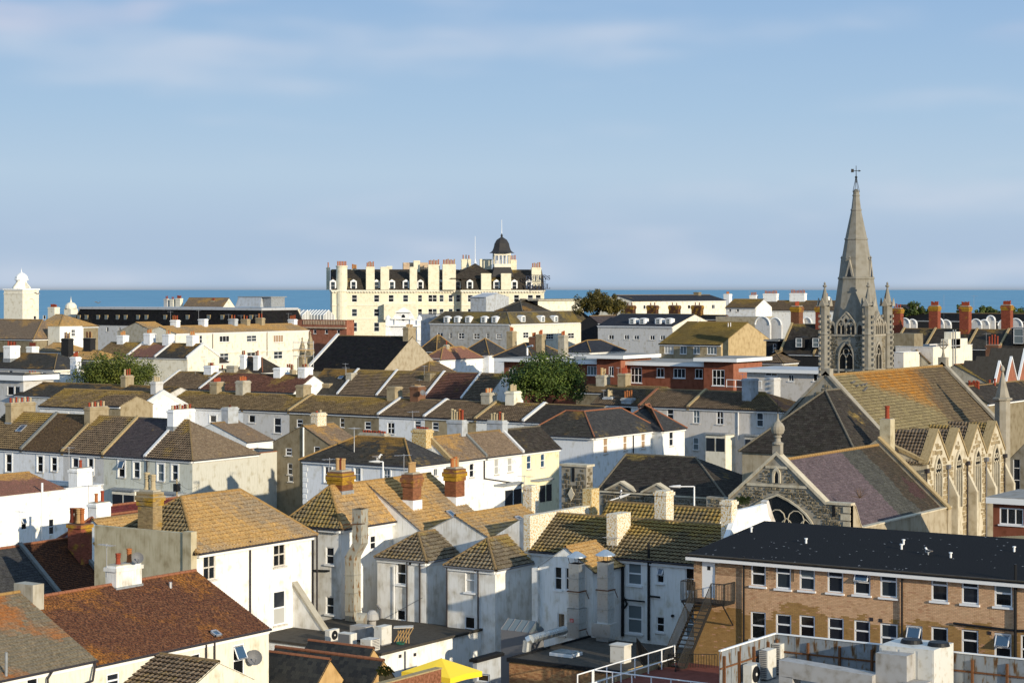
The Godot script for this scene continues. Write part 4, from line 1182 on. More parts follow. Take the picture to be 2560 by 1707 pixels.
	stack(t2, X - 0.5, ez - 0.15, yat(X - 0.5, ez, 1250), {"sx": 0.7, "sz": 0.75, "m": "limewash", "pots": 0, "st": "plain", "hb": 4.5, "nofl": 1})
	var cr = MB.new()
	cr.prism([ptx(X + 0.02, 1917, 1254), ptx(X + 0.02, 1922, 1250), ptx(X + 0.02, 1934, 1290), ptx(X + 0.02, 1945, 1318), ptx(X + 0.02, 1936, 1313), ptx(X + 0.02, 1924, 1290)], Vector3(-0.4, 0, 0))
	part("scroll_end", cr, M.pinkgrey, t2.n)

# ================= tan brick office block =================
func brick_block() -> void:
	var c = pt(1735, 1391, 112.0)
	var x0 = c.x; var x1 = onz(c.z, 2720)
	var zf = onx(c.x, 1925)
	var wins: Array = []
	for a in [[1878, 1404, 1915, 1465, "12p"], [1940, 1409, 1978, 1472, "12pt"], [1999, 1413, 2038, 1476, "12pM"], [2069, 1418, 2109, 1482, "12pt"], [2135, 1424, 2177, 1487, "12po"], [2201, 1428, 2244, 1494, "12pt"], [2329, 1438, 2371, 1503, "12pt"], [2405, 1444, 2448, 1510, "12pt"], [2487, 1450, 2532, 1517, "12pM"],
		[1877, 1529, 1915, 1599, "12p"], [1940, 1535, 1979, 1605, "12pt"], [1999, 1539, 2038, 1609, "12pt"], [2070, 1544, 2110, 1615, "12pt"], [2136, 1551, 2176, 1621, "12pt"], [2201, 1559, 2245, 1630, "12p"], [2266, 1563, 2307, 1633, "12po"], [2329, 1568, 2371, 1639, "12p"], [2405, 1575, 2447, 1645, "12pt"], [2487, 1583, 2530, 1655, "12po"], [2553, 1588, 2590, 1660, "12p"]]:
		wins.append(["z", a[0], a[1], a[2], a[3], a[4]])
	wins.append(["z", 1754, 1398, 1788, 1494, "11n"])
	var root = thing("office_block", "tan brick office block with white windows and a black flat roof", "building", Vector3((x0 + x1) / 2, 0, c.z))
	var h = {"n": root, "x0": x0, "x1": x1, "z0": zf, "z1": c.z, "y": c.y, "roof": "flat", "rc": c.z}
	var rects: Array = []; var tys: Array = []
	for w in wins:
		rects.append(wrect(x0, x1, c.z, "z", w.slice(1, 5))); tys.append(w[5])
	var mb = MB.new()
	wall_face(mb, Vector3(x0, 0, c.z), Vector3.RIGHT, Vector3.BACK, x1 - x0, -0.3, c.y, rects)
	mb.quad(Vector3(x0, -0.3, c.z), Vector3(x0, c.y, c.z), Vector3(x0, c.y + 0.9, zf), Vector3(x0, -0.3, zf))
	mb.quad(Vector3(x1, -0.3, c.z), Vector3(x1, c.y, c.z), Vector3(x1, c.y + 0.9, zf), Vector3(x1, -0.3, zf))
	mb.quad(Vector3(x0, -0.3, zf), Vector3(x0, c.y + 0.9, zf), Vector3(x1, c.y + 0.9, zf), Vector3(x1, -0.3, zf))
	var wl = part("wall", mb, mk(sr(164, 140, 114), 0.95, TX.grain, Vector3(1, 1, 1)), root)
	var bm = MB.new()
	var z = c.z
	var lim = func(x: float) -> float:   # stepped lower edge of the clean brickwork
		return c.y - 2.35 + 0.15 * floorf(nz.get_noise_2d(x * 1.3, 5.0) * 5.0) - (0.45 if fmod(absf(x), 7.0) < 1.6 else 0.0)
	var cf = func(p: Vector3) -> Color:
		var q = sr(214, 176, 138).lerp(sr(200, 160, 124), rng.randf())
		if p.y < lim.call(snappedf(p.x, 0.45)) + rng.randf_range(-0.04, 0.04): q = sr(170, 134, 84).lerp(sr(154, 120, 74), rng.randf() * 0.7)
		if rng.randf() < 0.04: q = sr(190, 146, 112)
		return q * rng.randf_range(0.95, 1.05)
	var yc = c.y - 0.9
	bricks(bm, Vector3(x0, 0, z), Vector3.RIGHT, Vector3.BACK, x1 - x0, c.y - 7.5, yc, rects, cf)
	var bp = part("bricks", bm, M.brick, wl)
	bp.set_meta("kind", "stuff")
	# the topmost courses, brick by brick
	var one = MB.new()
	one.box(0.006, 0.005, 0.0, 0.219, 0.069, 0.013)
	var bmesh = one.mesh()
	var tones: Array = []
	for i in 4: tones.append(mk(sr(228, 192, 152).lerp(sr(198, 156, 120), i / 3.0), 0.93, TX.grain, Vector3(1.6, 1.6, 1.6)))
	var cnt = 0
	for i in 12:
		for j in 26:
			if cnt >= 300: break
			var u = j * 0.225 + (0.1125 if i % 2 else 0.0)
			var v = yc + 0.9 - 0.9 + i * 0.075
			var skip = false
			for r in rects:
				if u + 0.225 > r[0] and u < r[2] and v + 0.075 > r[1] and v < r[3]: skip = true
			if skip: continue
			copy_mesh("brick", bmesh, tones[rng.randi() % 4], wl, Vector3(x0 + u, v, z))
			cnt += 1
	var b2 = MB.new()
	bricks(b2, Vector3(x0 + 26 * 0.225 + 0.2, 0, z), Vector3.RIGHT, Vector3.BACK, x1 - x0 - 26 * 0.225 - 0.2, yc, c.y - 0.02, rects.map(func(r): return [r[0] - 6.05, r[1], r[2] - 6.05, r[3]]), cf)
	part("bricks", b2, M.brick, wl).set_meta("kind", "stuff")
	for i in rects.size() - 1: window(h, Vector3(x0, 0, z), Vector3.RIGHT, Vector3.BACK, rects[i], tys[i])
	# door
	var r: Array = rects[-1]
	var d = Node3D.new()
	d.name = "door"; root.add_child(d, true); d.position = Vector3(x0 + (r[0] + r[2]) / 2, r[1], z) - origin(root)
	var db = MB.new()
	db.box(x0 + r[0] + 0.01, r[1], z - 0.12, x0 + r[2] - 0.01, r[3], z - 0.05)
	part("leaf", db, M.upvc, d)
	var dg = MB.new()
	var dx: float = x0 + r[0] + (r[2] - r[0]) * 0.52
	dg.box(dx - 0.1, r[3] - 0.6, z - 0.055, dx + 0.1, r[3] - 0.38, z - 0.045)
	part("pane", dg, M.black, d)
	# roof: low slope, white fascia, black edge
	var rf = MB.new()
	rf.quad(Vector3(x0 - 0.35, c.y + 0.12, z + 0.35), Vector3(x0 - 0.35, c.y + 1.05, zf), Vector3(x1, c.y + 1.05, zf), Vector3(x1, c.y + 0.12, z + 0.35))
	rf.box(x0 - 0.35, c.y + 0.02, z + 0.2, x1, c.y + 0.115, z + 0.36)
	rf.quad(Vector3(x0 - 0.35, c.y - 0.1, z + 0.35), Vector3(x0 - 0.35, c.y + 0.12, z + 0.35), Vector3(x0 - 0.35, c.y + 1.05, zf), Vector3(x0 - 0.35, c.y - 0.1, zf))
	var rfp = part("roof", rf, M.membrane, root)
	var mo = MB.new()
	mo.box(x0 - 0.34, c.y + 0.1, z + 0.24, x1, c.y + 0.17, z + 0.42)
	part("roof_edge", mo, M.felt, rfp)
	var fa = MB.new()
	fa.box(x0 - 0.34, c.y - 0.18, z + 0.2, x1, c.y + 0.015, z + 0.33)
	part("fascia", fa, M.trim, root)
	var so = MB.new()
	so.box(x0 - 0.3, c.y - 0.2, z + 0.013, x1, c.y - 0.16, z + 0.2)
	part("soffit", so, M.trim, root)
	for q in [[1860.0, 1395.0], [2256.0, 1430.0], [2540.0, 1415.0]]:
		var a = ptz(z + 0.12, q[0], q[1]); var b = Vector3(a.x, 3.0, a.z)
		pipe(h, [a + Vector3(0, 0.1, 0.0), b], 0.055 if q[0] < 2500 else 0.075, "black", "drainpipe")
	pipe(h, [ptz(z + 0.1, 2385, 1558), ptz(z + 0.1, 2537, 1576), ptz(z + 0.1, 2620, 1577)], 0.06, "black", "waste_pipe")
	var pl = [Vector3(x0, c.y + 0.12, z + 0.35), Vector3(0, z + 0.35 - zf, 0.93).normalized()]
	for q in [[1879, 1330], [2016, 1358], [2260, 1361], [2255, 1373], [2378, 1394], [2537, 1379]]:
		var o = hit(pl, q[0], q[1])
		var vb = MB.new()
		vb.lathe(o, [Vector2(0.06, -0.05), Vector2(0.06, 0.22), Vector2(0.1, 0.23), Vector2(0.1, 0.28), Vector2(0.0, 0.3)], 9)
		part("roof_vent", vb, M.trim, root)
	for q in [[2180, 1548], [2203, 1551], [2475, 1582], [2303, 1432], [2474, 1458], [1832, 1404]]:
		var o = ptz(z, q[0], q[1])
		var vb = MB.new()
		vb.box(o.x - 0.1, o.y - 0.09, z + 0.014, o.x + 0.1, o.y + 0.09, z + 0.03)
		part("air_brick", vb, M.pipe, root)
	var ab = MB.new()
	var ao = ptz(z, 1794, 1400)
	ab.box(ao.x - 0.14, ao.y - 0.16, z + 0.02, ao.x + 0.14, ao.y + 0.16, z + 0.14)
	part("alarm_box", ab, M.upvc, root)
	var dr = MB.new()
	for i in 110:
		var o = hit(pl, rng.randf_range(1760, 2560), rng.randf_range(1335, 1425)) + Vector3(0, 0.006, 0)
		if o.z > z + 0.2 or o.z < zf + 0.2: continue
		var s = rng.randf_range(0.02, 0.06)
		dr.quad(o - Vector3(s, 0, 0), o - Vector3(0, 0, s), o + Vector3(s * 1.5, 0, 0), o + Vector3(0, 0, s))
	part("bird_droppings", dr, M.cop_white, rfp).set_meta("kind", "stuff")
	gull("grey and white gull standing on the black flat roof", hit(pl, 2322, 1387), 1.0, 2.6)
	# fire escape
	var fe = thing("fire_escape", "black steel fire escape stair below the white door", "staircase", ptz(z, 1780, 1500))
	var la = ptz(z + 0.02, 1730, 1500); var lb = ptz(z + 0.02, 1838, 1504)
	la.y = r[1] - 0.06; lb.y = la.y
	var ld = 1.25
	var lm = MB.new()
	lm.box(la.x, la.y - 0.12, z + 0.03, lb.x, la.y, z + ld)
	lm.tube(Vector3(lb.x - 0.1, la.y - 0.1, z + ld), Vector3(lb.x - 0.1, la.y - 1.3, z + 0.05), 0.04, 0.04, 6); lm.tube(Vector3(la.x + 0.1, la.y - 0.1, z + ld), Vector3(la.x + 0.1, la.y - 1.3, z + 0.05), 0.04, 0.04, 6)
	part("landing", lm, M.iron, fe)
	var sx0 = la.x + 0.85; var sx1 = la.x + 1.85
	var steps = 20
	var st = MB.new()
	for i in steps:
		var yy = la.y - 0.2 * (i + 1); var zz = z + ld + 0.2 * i
		var s = MB.new()
		s.box(sx0, yy - 0.03, zz, sx1, yy, zz + 0.22)
		part("tread", s, M.iron, fe)
	for xx in [sx0, sx1]:
		st.pbox(Vector3(xx - 0.02, la.y - 0.3, z + ld), Vector3(0, -0.2 * steps, 0.2 * steps), Vector3(0, 0.28, 0), Vector3(0.05, 0, 0))
	part("stringer", st, M.iron, fe)
	var rl = MB.new()
	for seg in [[Vector3(la.x, la.y, z + 0.05), Vector3(la.x, la.y, z + ld)], [Vector3(la.x, la.y, z + ld), Vector3(sx0, la.y, z + ld)], [Vector3(sx1, la.y, z + ld), Vector3(lb.x, la.y, z + ld)], [Vector3(lb.x, la.y, z + ld), Vector3(lb.x, la.y, z + 0.05)],
		[Vector3(sx0, la.y, z + ld), Vector3(sx0, la.y - 0.2 * steps, z + ld + 0.2 * steps)], [Vector3(sx1, la.y, z + ld), Vector3(sx1, la.y - 0.2 * steps, z + ld + 0.2 * steps)]]:
		var a: Vector3 = seg[0]; var b: Vector3 = seg[1]
		rl.tube(a + Vector3.UP * 1.05, b + Vector3.UP * 1.05, 0.025, 0.025, 6)
		var kk = maxi(2, int((b - a).length() / 0.16))
		for i in kk + 1: rl.tube(a.lerp(b, float(i) / kk), a.lerp(b, float(i) / kk) + Vector3.UP * 1.05, 0.02 if i % kk else 0.035, 0.02 if i % kk else 0.035, 4)
	part("handrail", rl, M.iron, fe)

# ================= yards, low roofs and plant at the bottom =================
func slates(parent: Node3D, e0: Vector3, e1: Vector3, r1: Vector3, r0: Vector3, tw: float, th: float, most: int) -> void:
	var ax = (e1 - e0).normalized()
	var nn = ax.cross(r0 - e0).normalized()
	if nn.y < 0: nn = -nn
	var up = nn.cross(ax).normalized()
	if up.y < 0: up = -up
	var S = (r0 - e0).dot(up); var L = (e1 - e0).length()
	var one = MB.new()
	one.box(0.006, 0, -th * 1.15, tw - 0.006, 0.022, 0.0)
	var ms = one.mesh()
	var mats: Array = []
	for i in 4: mats.append(mk(sr(70, 70, 66).lerp(sr(48, 49, 50), i / 3.0), 0.7, TX.grain, Vector3(0.6, 0.6, 0.6)))
	var rows = int(S / th)
	var k = 0
	for i in range(rows - 1, -1, -1):
		var u = -(tw * 0.5 if i % 2 else 0.0)
		while u < L:
			var fit = minf(u + tw, L) - maxf(u, 0.0)
			if fit > 0.04 and k < most:
				var o = MeshInstance3D.new()
				o.name = "slate"; o.mesh = ms; o.material_override = mats[rng.randi() % 4]
				parent.add_child(o, true)
				o.basis = Basis(ax, nn, -up) * Basis(Vector3.RIGHT, 0.06 + rng.randf_range(-0.01, 0.01))
				o.scale.x = fit / tw
				o.position = e0 + ax * maxf(u, 0.0) + up * (i * th) + nn * 0.022 - origin(parent)
				k += 1
			u += tw
func cabinet(label: String, p: Vector3, s: Vector3, fan := "", mat := "plant", cat := "air conditioner") -> void:
	var t = thing("air_conditioner", label, cat, p)
	var mb = MB.new()
	mb.box(p.x - s.x / 2, p.y + 0.08, p.z - s.z / 2, p.x + s.x / 2, p.y + s.y, p.z + s.z / 2)
	part("casing", mb, M[mat], t)
	var ft = MB.new()
	for q in [-0.35, 0.35]: ft.box(p.x + s.x * q - 0.05, p.y, p.z - s.z * 0.45, p.x + s.x * q + 0.05, p.y + 0.078, p.z + s.z * 0.45)
	part("foot", ft, M.pipegrey, t)
	if fan == "x":     # round fan on the +x face
		var c = Vector3(p.x + s.x / 2 + 0.005, p.y + s.y * 0.55, p.z)
		var f = MB.new()
		f.tube(c, c + Vector3(0.03, 0, 0), s.y * 0.38, s.y * 0.36, 18)
		part("fan_grille", f, M.black, t)
		var hb = MB.new()
		hb.tube(c + Vector3(0.03, 0, 0), c + Vector3(0.05, 0, 0), s.y * 0.08, s.y * 0.06, 10)
		part("hub", hb, M.plant, t)
	elif fan == "l":   # louvred +z face
		var f = MB.new()
		var n = int(s.y / 0.09)
		for i in range(1, n): f.box(p.x - s.x * 0.4, p.y + 0.08 + i * 0.09, p.z + s.z / 2 + 0.003, p.x + s.x * 0.4, p.y + 0.12 + i * 0.09, p.z + s.z / 2 + 0.03)
		part("louvres", f, M.pipegrey, t)
	elif fan == "r":   # louvred +x face
		var f = MB.new()
		var n = int(s.y / 0.09)
		for i in range(1, n): f.box(p.x + s.x / 2 + 0.003, p.y + 0.08 + i * 0.09, p.z - s.z * 0.42, p.x + s.x / 2 + 0.03, p.y + 0.12 + i * 0.09, p.z + s.z * 0.3)
		part("louvres", f, M.pipegrey, t)
	elif fan == "d":
		var f = MB.new()
		f.box(p.x - s.x * 0.42, p.y + 0.15, p.z + s.z / 2 + 0.003, p.x + s.x * 0.42, p.y + s.y * 0.95, p.z + s.z / 2 + 0.03)
		part("grille", f, M.dish, t)

func yard() -> void:
	# three small slate roofs stepping back, gables to the right
	var specs = [[661.0, 824.0, 1649.0, 109.5, 871.0, 1702.0, "low slate roofed outbuilding nearest the satellite dish, tan gable"], [690.0, 958.0, 1651.0, 110.4, 999.0, 1694.0, "low slate roofed outbuilding with a stained tan gable and a weed growing on it"], [773.0, 933.0, 1621.0, 113.4, 958.0, 1651.0, "low slate roofed outbuilding with a rooflight and red ridge tiles"]]
	var k = 0
	for s in specs:
		var a = pt(s[1], s[2], s[3])
		var zf = onx(a.x, s[4])
		var hw = a.z - zf
		var x0 = onz(a.z, s[0])
		if k > 0: hw = [0, 1.35, 1.3][k]
		var y = a.y - hw * 1.02
		var h = bld("outbuilding", s[6], x0, a.x, a.z - hw, a.z + hw, y, {"cat": "outbuilding", "roof": "x", "ry": a.y, "rs": "slate_dark", "rdg": "ridge_red", "wm": "bakedtan", "oh": 0.1, "nf": 1, "nt": 1})
		var rf: Node3D = h.n.get_node("roof")
		var kf = 1.02
		slates(rf, Vector3(x0, y - 0.1 * kf, a.z + hw + 0.1), Vector3(a.x + 0.05, y - 0.1 * kf, a.z + hw + 0.1), Vector3(a.x + 0.05, a.y, a.z), Vector3(x0, a.y, a.z), 0.3, 0.24, 300)
		if k == 2: rooflight(h, h.pf, 785, 1638, Vector3.RIGHT, 0.7, 0.5)
		k += 1
	var E = pt(671, 1569, 110.0)
	# low slate lean-to in front of them
	var lt = pt(640, 1690, 108.6)
	# flat felt roof behind the tall white house
	var W = pt(490, 1375, 121.0)
	var c = pt(1065, 1400, 130.0)
	var fx = pt(1044, 1616, 121.5)
	var fzn = onx(fx.x, 952)
	var fl = bld("extension", "white flat roofed extension carrying air conditioning units", W.x + 0.02, fx.x, c.z + 0.02, fzn, fx.y, {"cat": "building", "roof": "flat", "wm": "white", "fm": "felt"})
	var eb = MB.new()
	eb.box(fx.x - 0.05, fx.y + 0.01, c.z + 0.02, fx.x + 0.12, fx.y + 0.16, fzn + 0.1)
	eb.box(W.x + 0.02, fx.y + 0.01, fzn - 0.05, fx.x - 0.05, fx.y + 0.16, fzn + 0.1)
	part("roof_edge", eb, M.felt, fl.n)
	dpipe(fl, "x", 1013, 1628, 1690, 0.05, "pipegrey")
	for q in [[999, 1640], [1036, 1636]]:
		var vb = MB.new()
		var o = ptx(fx.x + 0.01, q[0], q[1])
		vb.box(o.x, o.y - 0.09, o.z - 0.1, o.x + 0.06, o.y + 0.09, o.z + 0.1)
		part("vent", vb, M.pipe, fl.n)
	var Y = fx.y + 0.02
	cabinet("cream air conditioner with a round black fan beside the buttress", pty(Y, 830, 1604), Vector3(0.35, 0.75, 0.95), "x")
	cabinet("pale cabinet air conditioner with a dark front grille on the felt roof", pty(Y, 868, 1622), Vector3(0.95, 0.95, 0.6), "d")
	cabinet("white louvred air conditioner standing at the felt roof's edge", pty(Y, 925, 1628), Vector3(0.75, 0.75, 0.9), "r")
	cabinet("tall white air conditioner with a blue label behind the louvred one", pty(Y, 957, 1612), Vector3(0.55, 1.15, 1.0), "")
	cabinet("old grey metal duct box on the felt roof", pty(Y, 905, 1600), Vector3(1.2, 0.9, 0.9), "", "plantgrey", "duct box")
	var drum = thing("extractor_fan", "cream drum shaped extractor fan behind the air conditioners", "fan", pty(Y, 905, 1578))
	var db = MB.new()
	var dp = pty(Y, 905, 1578) + Vector3(0, 0.75, 0)
	db.tube(dp + Vector3(-0.25, 0, 0.2), dp + Vector3(0.25, 0, -0.1), 0.42, 0.42, 16)
	db.box(dp.x - 0.3, Y, dp.z - 0.3, dp.x + 0.3, Y + 0.4, dp.z + 0.3)
	part("drum", db, M.rustduct, drum)
	var tk = thing("roof_vent", "round grey roof vent dome beside the outrigger", "vent", pty(Y, 930, 1568))
	var tb = MB.new()
	tb.lathe(pty(Y, 930, 1568), [Vector2(0.25, 0), Vector2(0.25, 0.4), Vector2(0.45, 0.5), Vector2(0.38, 0.85), Vector2(0.2, 1.05), Vector2(0.0, 1.1)], 14)
	part("dome", tb, M.plantgrey, tk)
	# collapsed wooden table with lattice legs
	var tt = thing("wooden_table", "tipped wooden table with lattice side on the felt roof", "table", pty(Y, 1000, 1606))
	var q0 = pty(Y, 985, 1606)
	var w1 = MB.new()
	w1.pbox(q0 + Vector3(0, 0.95, 0), Vector3(1.0, 0.05, -0.6), Vector3(0, 0.05, 0), Vector3(0.4, 0, 0.6))
	part("top", w1, M.oldwood, tt)
	var w2 = MB.new()
	for i in 5: w2.tube(q0 + Vector3(0.2 * i, 0.05, 0.0), q0 + Vector3(0.2 * i + 0.35, 0.95, -0.4), 0.025, 0.025, 5); w2.tube(q0 + Vector3(0.2 * i + 0.3, 0.05, 0.0), q0 + Vector3(0.2 * i, 0.9, -0.4), 0.025, 0.025, 5)
	part("lattice", w2, M.bakedtan, tt)
	var hg = MB.new()
	var ho = thing("hose", "coiled green hose beside the wooden table", "hose", pty(Y, 1001, 1611))
	for i in 20:
		var a0 = TAU * i / 10; var a1 = TAU * (i + 1) / 10
		hg.tube(pty(Y, 1001, 1611) + Vector3(cos(a0) * 0.25, 0.03 + i * 0.006, sin(a0) * 0.25), pty(Y, 1001, 1611) + Vector3(cos(a1) * 0.25, 0.036 + i * 0.006, sin(a1) * 0.25), 0.025, 0.025, 5)
	part("coil", hg, M.green, ho)
	# rusty kitchen duct on the white flank
	var zb = alz(c, 1148)
	var xa = onz(zb, 981); var za = onx(xa, 853)
	var rd = thing("rusty_duct", "tall rust streaked rectangular kitchen duct climbing the white house", "duct", Vector3(xa, Y, za))
	var zd = za + 0.45
	var up0 = onz(zd, 880); var lo0 = onz(zd, 862)
	var w = 0.72; var dz = 0.72
	var yt = yat(up0, zd, 1272); var ya = yat(up0, zd, 1358); var yb = yat(lo0, zd, 1392)
	var seg = 0
	var yy = yt
	while yy > ya + 0.05:
		var y2 = maxf(ya, yy - 0.85)
		var m = MB.new()
		m.box(up0, y2 + 0.01, zd - dz, up0 + w, yy, zd)
		m.box(up0 - 0.03, yy - 0.04, zd - dz - 0.03, up0 + w + 0.03, yy, zd + 0.03)
		part("duct_section", m, M.rustduct, rd)
		yy = y2
	var sl = MB.new()
	var u = Vector3(up0, ya, zd); var l = Vector3(lo0, yb, zd)
	for e in [[Vector3.ZERO, Vector3(w, 0, 0)], [Vector3(w, 0, 0), Vector3(w, 0, -dz)], [Vector3(w, 0, -dz), Vector3(0, 0, -dz)], [Vector3(0, 0, -dz), Vector3.ZERO]]: sl.quad(l + e[0], u + e[0], u + e[1], l + e[1])
	part("duct_offset", sl, M.rustduct, rd)
	yy = yb
	while yy > Y + 0.05:
		var y2 = maxf(Y, yy - 1.15)
		var m = MB.new()
		m.box(lo0, y2 + 0.01, zd - dz, lo0 + w, yy, zd)
		m.box(lo0 - 0.03, yy - 0.04, zd - dz - 0.03, lo0 + w + 0.03, yy, zd + 0.03)
		part("duct_section", m, M.rustduct, rd)
		yy = y2
	var br = MB.new()
	br.tube(ptz(zd + 0.05, 856, 1312), ptz(zd + 0.05, 912, 1309), 0.03, 0.03, 5); br.tube(ptz(zd + 0.05, 856, 1325), ptz(zd + 0.05, 880, 1313), 0.025, 0.025, 5)
	part("bracket", br, M.rust, rd)
	# low brick building with steel ducts
	var bk = pt(1273, 1648, 116.0)
	var x3 = onz(zb, 1556); var z3b = onx(x3, 1482)
	var bx1 = onz(bk.z, 1548)
	var lb = bld("low_brick_building", "low tan brick building with a felt roof carrying steel ducts", bk.x, bx1, z3b + 0.02, bk.z, bk.y, {"cat": "building", "roof": "flat", "wm": "yellowbrick", "fm": "felt"})
	var bm = MB.new()
	var cf = func(_p: Vector3) -> Color: return sr(196, 152, 106).lerp(sr(160, 110, 76), rng.randf()) * rng.randf_range(0.85, 1.1)
	bricks(bm, Vector3(bk.x, 0, bk.z), Vector3.RIGHT, Vector3.BACK, bx1 - bk.x, 1.5, bk.y - 0.15, [], cf)
	part("bricks", bm, M.brick, lb.n.get_node("wall")).set_meta("kind", "stuff")
	var ed = MB.new()
	ed.box(bk.x - 0.1, bk.y - 0.12, bk.z - 0.1, bx1 + 0.1, bk.y + 0.1, bk.z + 0.12); ed.box(bk.x - 0.1, bk.y - 0.12, z3b, bk.x + 0.05, bk.y + 0.1, bk.z - 0.1)
	part("roof_edge", ed, M.membrane, lb.n)
	var Yb = bk.y + 0.02
	var dl = ["steel kitchen duct with a conical cowl and red notice on the gabled outrigger", "steel kitchen duct with a conical cowl above a boxed fan housing"]
	for i in 2:
		var zz = z3b + 0.75
		var xc = onz(zz, [1442.0, 1514.0][i])
		var d = thing("steel_duct", dl[i], "duct", Vector3(xc, Yb, zz))
		var top = yat(xc, zz, [1408.0, 1404.0][i])
		var s = 0.36
		var y1 = top
		var n = 5
		var hs = (top - Yb) / n
		for j in n:
			var m = MB.new()
			var ss = s
			if i == 0: ss = s * (1.0 if j < 3 else 1.18)
			if i == 1 and j == 4: ss = s * 1.15
			m.box(xc - ss, y1 - hs + 0.012, zz - ss, xc + ss, y1, zz + ss)
			m.box(xc - ss - 0.025, y1 - 0.05, zz - ss - 0.025, xc + ss + 0.025, y1, zz + ss + 0.025)
			part("duct_section", m, M.steel, d)
			y1 -= hs
		if i == 1:
			var m = MB.new()
			var yb2 = yat(xc, zz, 1590); var yt2 = yat(xc, zz, 1556)
			m.box(xc - 0.65, yb2, zz - 0.5, xc + 0.65, yt2, zz + 0.55)
			part("fan_box", m, M.steel, d)
		var cw = MB.new()
		cw.lathe(Vector3(xc, top + 0.38, zz), [Vector2(0.62, 0), Vector2(0.6, 0.05), Vector2(0.12, 0.33), Vector2(0.0, 0.35)], 16)
		part("cowl", cw, M.steel, d)
		var lg = MB.new()
		for e in [[-0.3, -0.3], [0.3, -0.3], [-0.3, 0.3], [0.3, 0.3]]: lg.tube(Vector3(xc + e[0], top - 0.05, zz + e[1]), Vector3(xc + e[0] * 1.3, top + 0.42, zz + e[1] * 1.3), 0.02, 0.02, 4)
		part("cowl_legs", lg, M.iron, d)
		if i == 0:
			var sg = MB.new()
			var so = ptz(zz + 0.45, 1429, 1551)
			sg.box(so.x - 0.13, so.y - 0.11, zz + 0.43, so.x + 0.13, so.y + 0.11, zz + 0.445)
			part("notice", sg, M.redsign, d, "red notice plate")
			var tx = MB.new()
			for ly in [0.03, -0.05]: tx.box(so.x - 0.08, so.y + ly - 0.012, zz + 0.446, so.x + 0.08, so.y + ly + 0.012, zz + 0.45)
			part("notice_print", tx, M.trim, d)
		var bk2 = MB.new()
		for yy3 in [top - 1.7, top - 4.0]:
			bk2.box(xc - 0.45, yy3, zz - 0.42, xc + 0.45, yy3 + 0.06, zz + 0.42)
			bk2.tube(Vector3(xc + 0.4, yy3, zz - 0.4), Vector3(xc + 0.4, yy3 - 0.5, zz - 0.75), 0.03, 0.03, 4)
		part("bracket", bk2, M.rust, d)
	# corrugated horizontal duct with an elbow
	var hd = thing("ribbed_duct", "ribbed silver duct with an elbow lying along the low roof", "duct", pty(Yb, 1330, 1640))
	var hb = MB.new()
	var a = pty(Yb, 1327, 1630) + Vector3(0, 0.75, 0); var b = pty(Yb, 1412, 1606) + Vector3(0, 0.75, 0)
	for i in 16:
		var p = a.lerp(b, i / 16.0); var q = a.lerp(b, (i + 1) / 16.0)
		hb.tube(p, p.lerp(q, 0.6), 0.26, 0.26, 12); hb.tube(p.lerp(q, 0.6), q, 0.235, 0.235, 12)
	hb.tube(a, a + Vector3(-0.18, -0.12, 0.12), 0.26, 0.26, 12); hb.tube(a + Vector3(-0.16, -0.08, 0.1), Vector3(a.x - 0.2, Yb, a.z + 0.15), 0.26, 0.26, 12)
	part("duct_run", hb, M.steel, hd)
	# rooflights on the low roof
	for q in [[1415.0, 1638.0, 1.5, "white framed rooflight lying on the low felt roof", "rooflight"], [1306.0, 1598.0, 2.0, "pitched glazed lantern in the shade beside the outrigger", "lantern"]]:
		var p = pty(Yb, q[0], q[1])
		if q[4] == "lantern": p = pt(q[0], q[1], 121.0)
		var t = thing("roof_" + q[4], q[3], "rooflight", p)
		var s: float = q[2]
		var kb = MB.new()
		var hh = 0.18 if q[4] == "rooflight" else 0.6
		kb.box(p.x - s / 2, p.y - (0.0 if hh < 0.3 else 3.0), p.z - s * 0.4, p.x + s / 2, p.y + hh, p.z + s * 0.4)
		part("kerb", kb, M.trim if hh < 0.3 else M.pipegrey, t)
		var gl = MB.new()
		if hh < 0.3: gl.box(p.x - s * 0.45, p.y + hh, p.z - s * 0.35, p.x + s * 0.45, p.y + hh + 0.06, p.z + s * 0.35)
		else: gl.prism([Vector3(p.x - s / 2, p.y + hh, p.z + s * 0.4), Vector3(p.x - s / 2, p.y + hh + 0.55, p.z), Vector3(p.x - s / 2, p.y + hh, p.z - s * 0.4)], Vector3(s, 0, 0))
		part("glazing", gl, M.paneg, t)
		if hh > 0.3:
			var bars = MB.new()
			for i in 5:
				var xx = p.x - s / 2 + s * i / 4.0
				bars.tube(Vector3(xx, p.y + hh, p.z + s * 0.41), Vector3(xx, p.y + hh + 0.57, p.z), 0.03, 0.03, 5)
			part("glazing_bars", bars, M.pipegrey, t)
	var sb = thing("shed_stub", "white panelled stair head box at the end of the low roof", "box", pty(Yb, 1552, 1655))
	var sbb = MB.new()
	var so2 = pty(Yb, 1552, 1655)
	sbb.box(so2.x - 0.45, Yb, so2.z - 0.4, so2.x + 0.45, Yb + 0.95, so2.z + 0.4); sbb.box(so2.x - 0.5, Yb + 0.95, so2.z - 0.45, so2.x + 0.5, Yb + 1.03, so2.z + 0.45)
	part("casing", sbb, M.plant, sb)
	# yard ground pieces: dark flat canopies between
	var cy = pt(1180, 1655, 113.5)
	bld("lean_to", "bluish grey lean-to with a black flat roof behind the yellow parasol", onz(cy.z, 1182), bk.x - 0.02, cy.z - 2.4, cy.z, cy.y, {"cat": "outbuilding", "roof": "flat", "wm": "bluegrey", "fm": "membrane", "slab": 0.18, "slm": "black", "so": 0.15, "w": [["z", 1192, 1685, 1222, 1705, "11"]]})
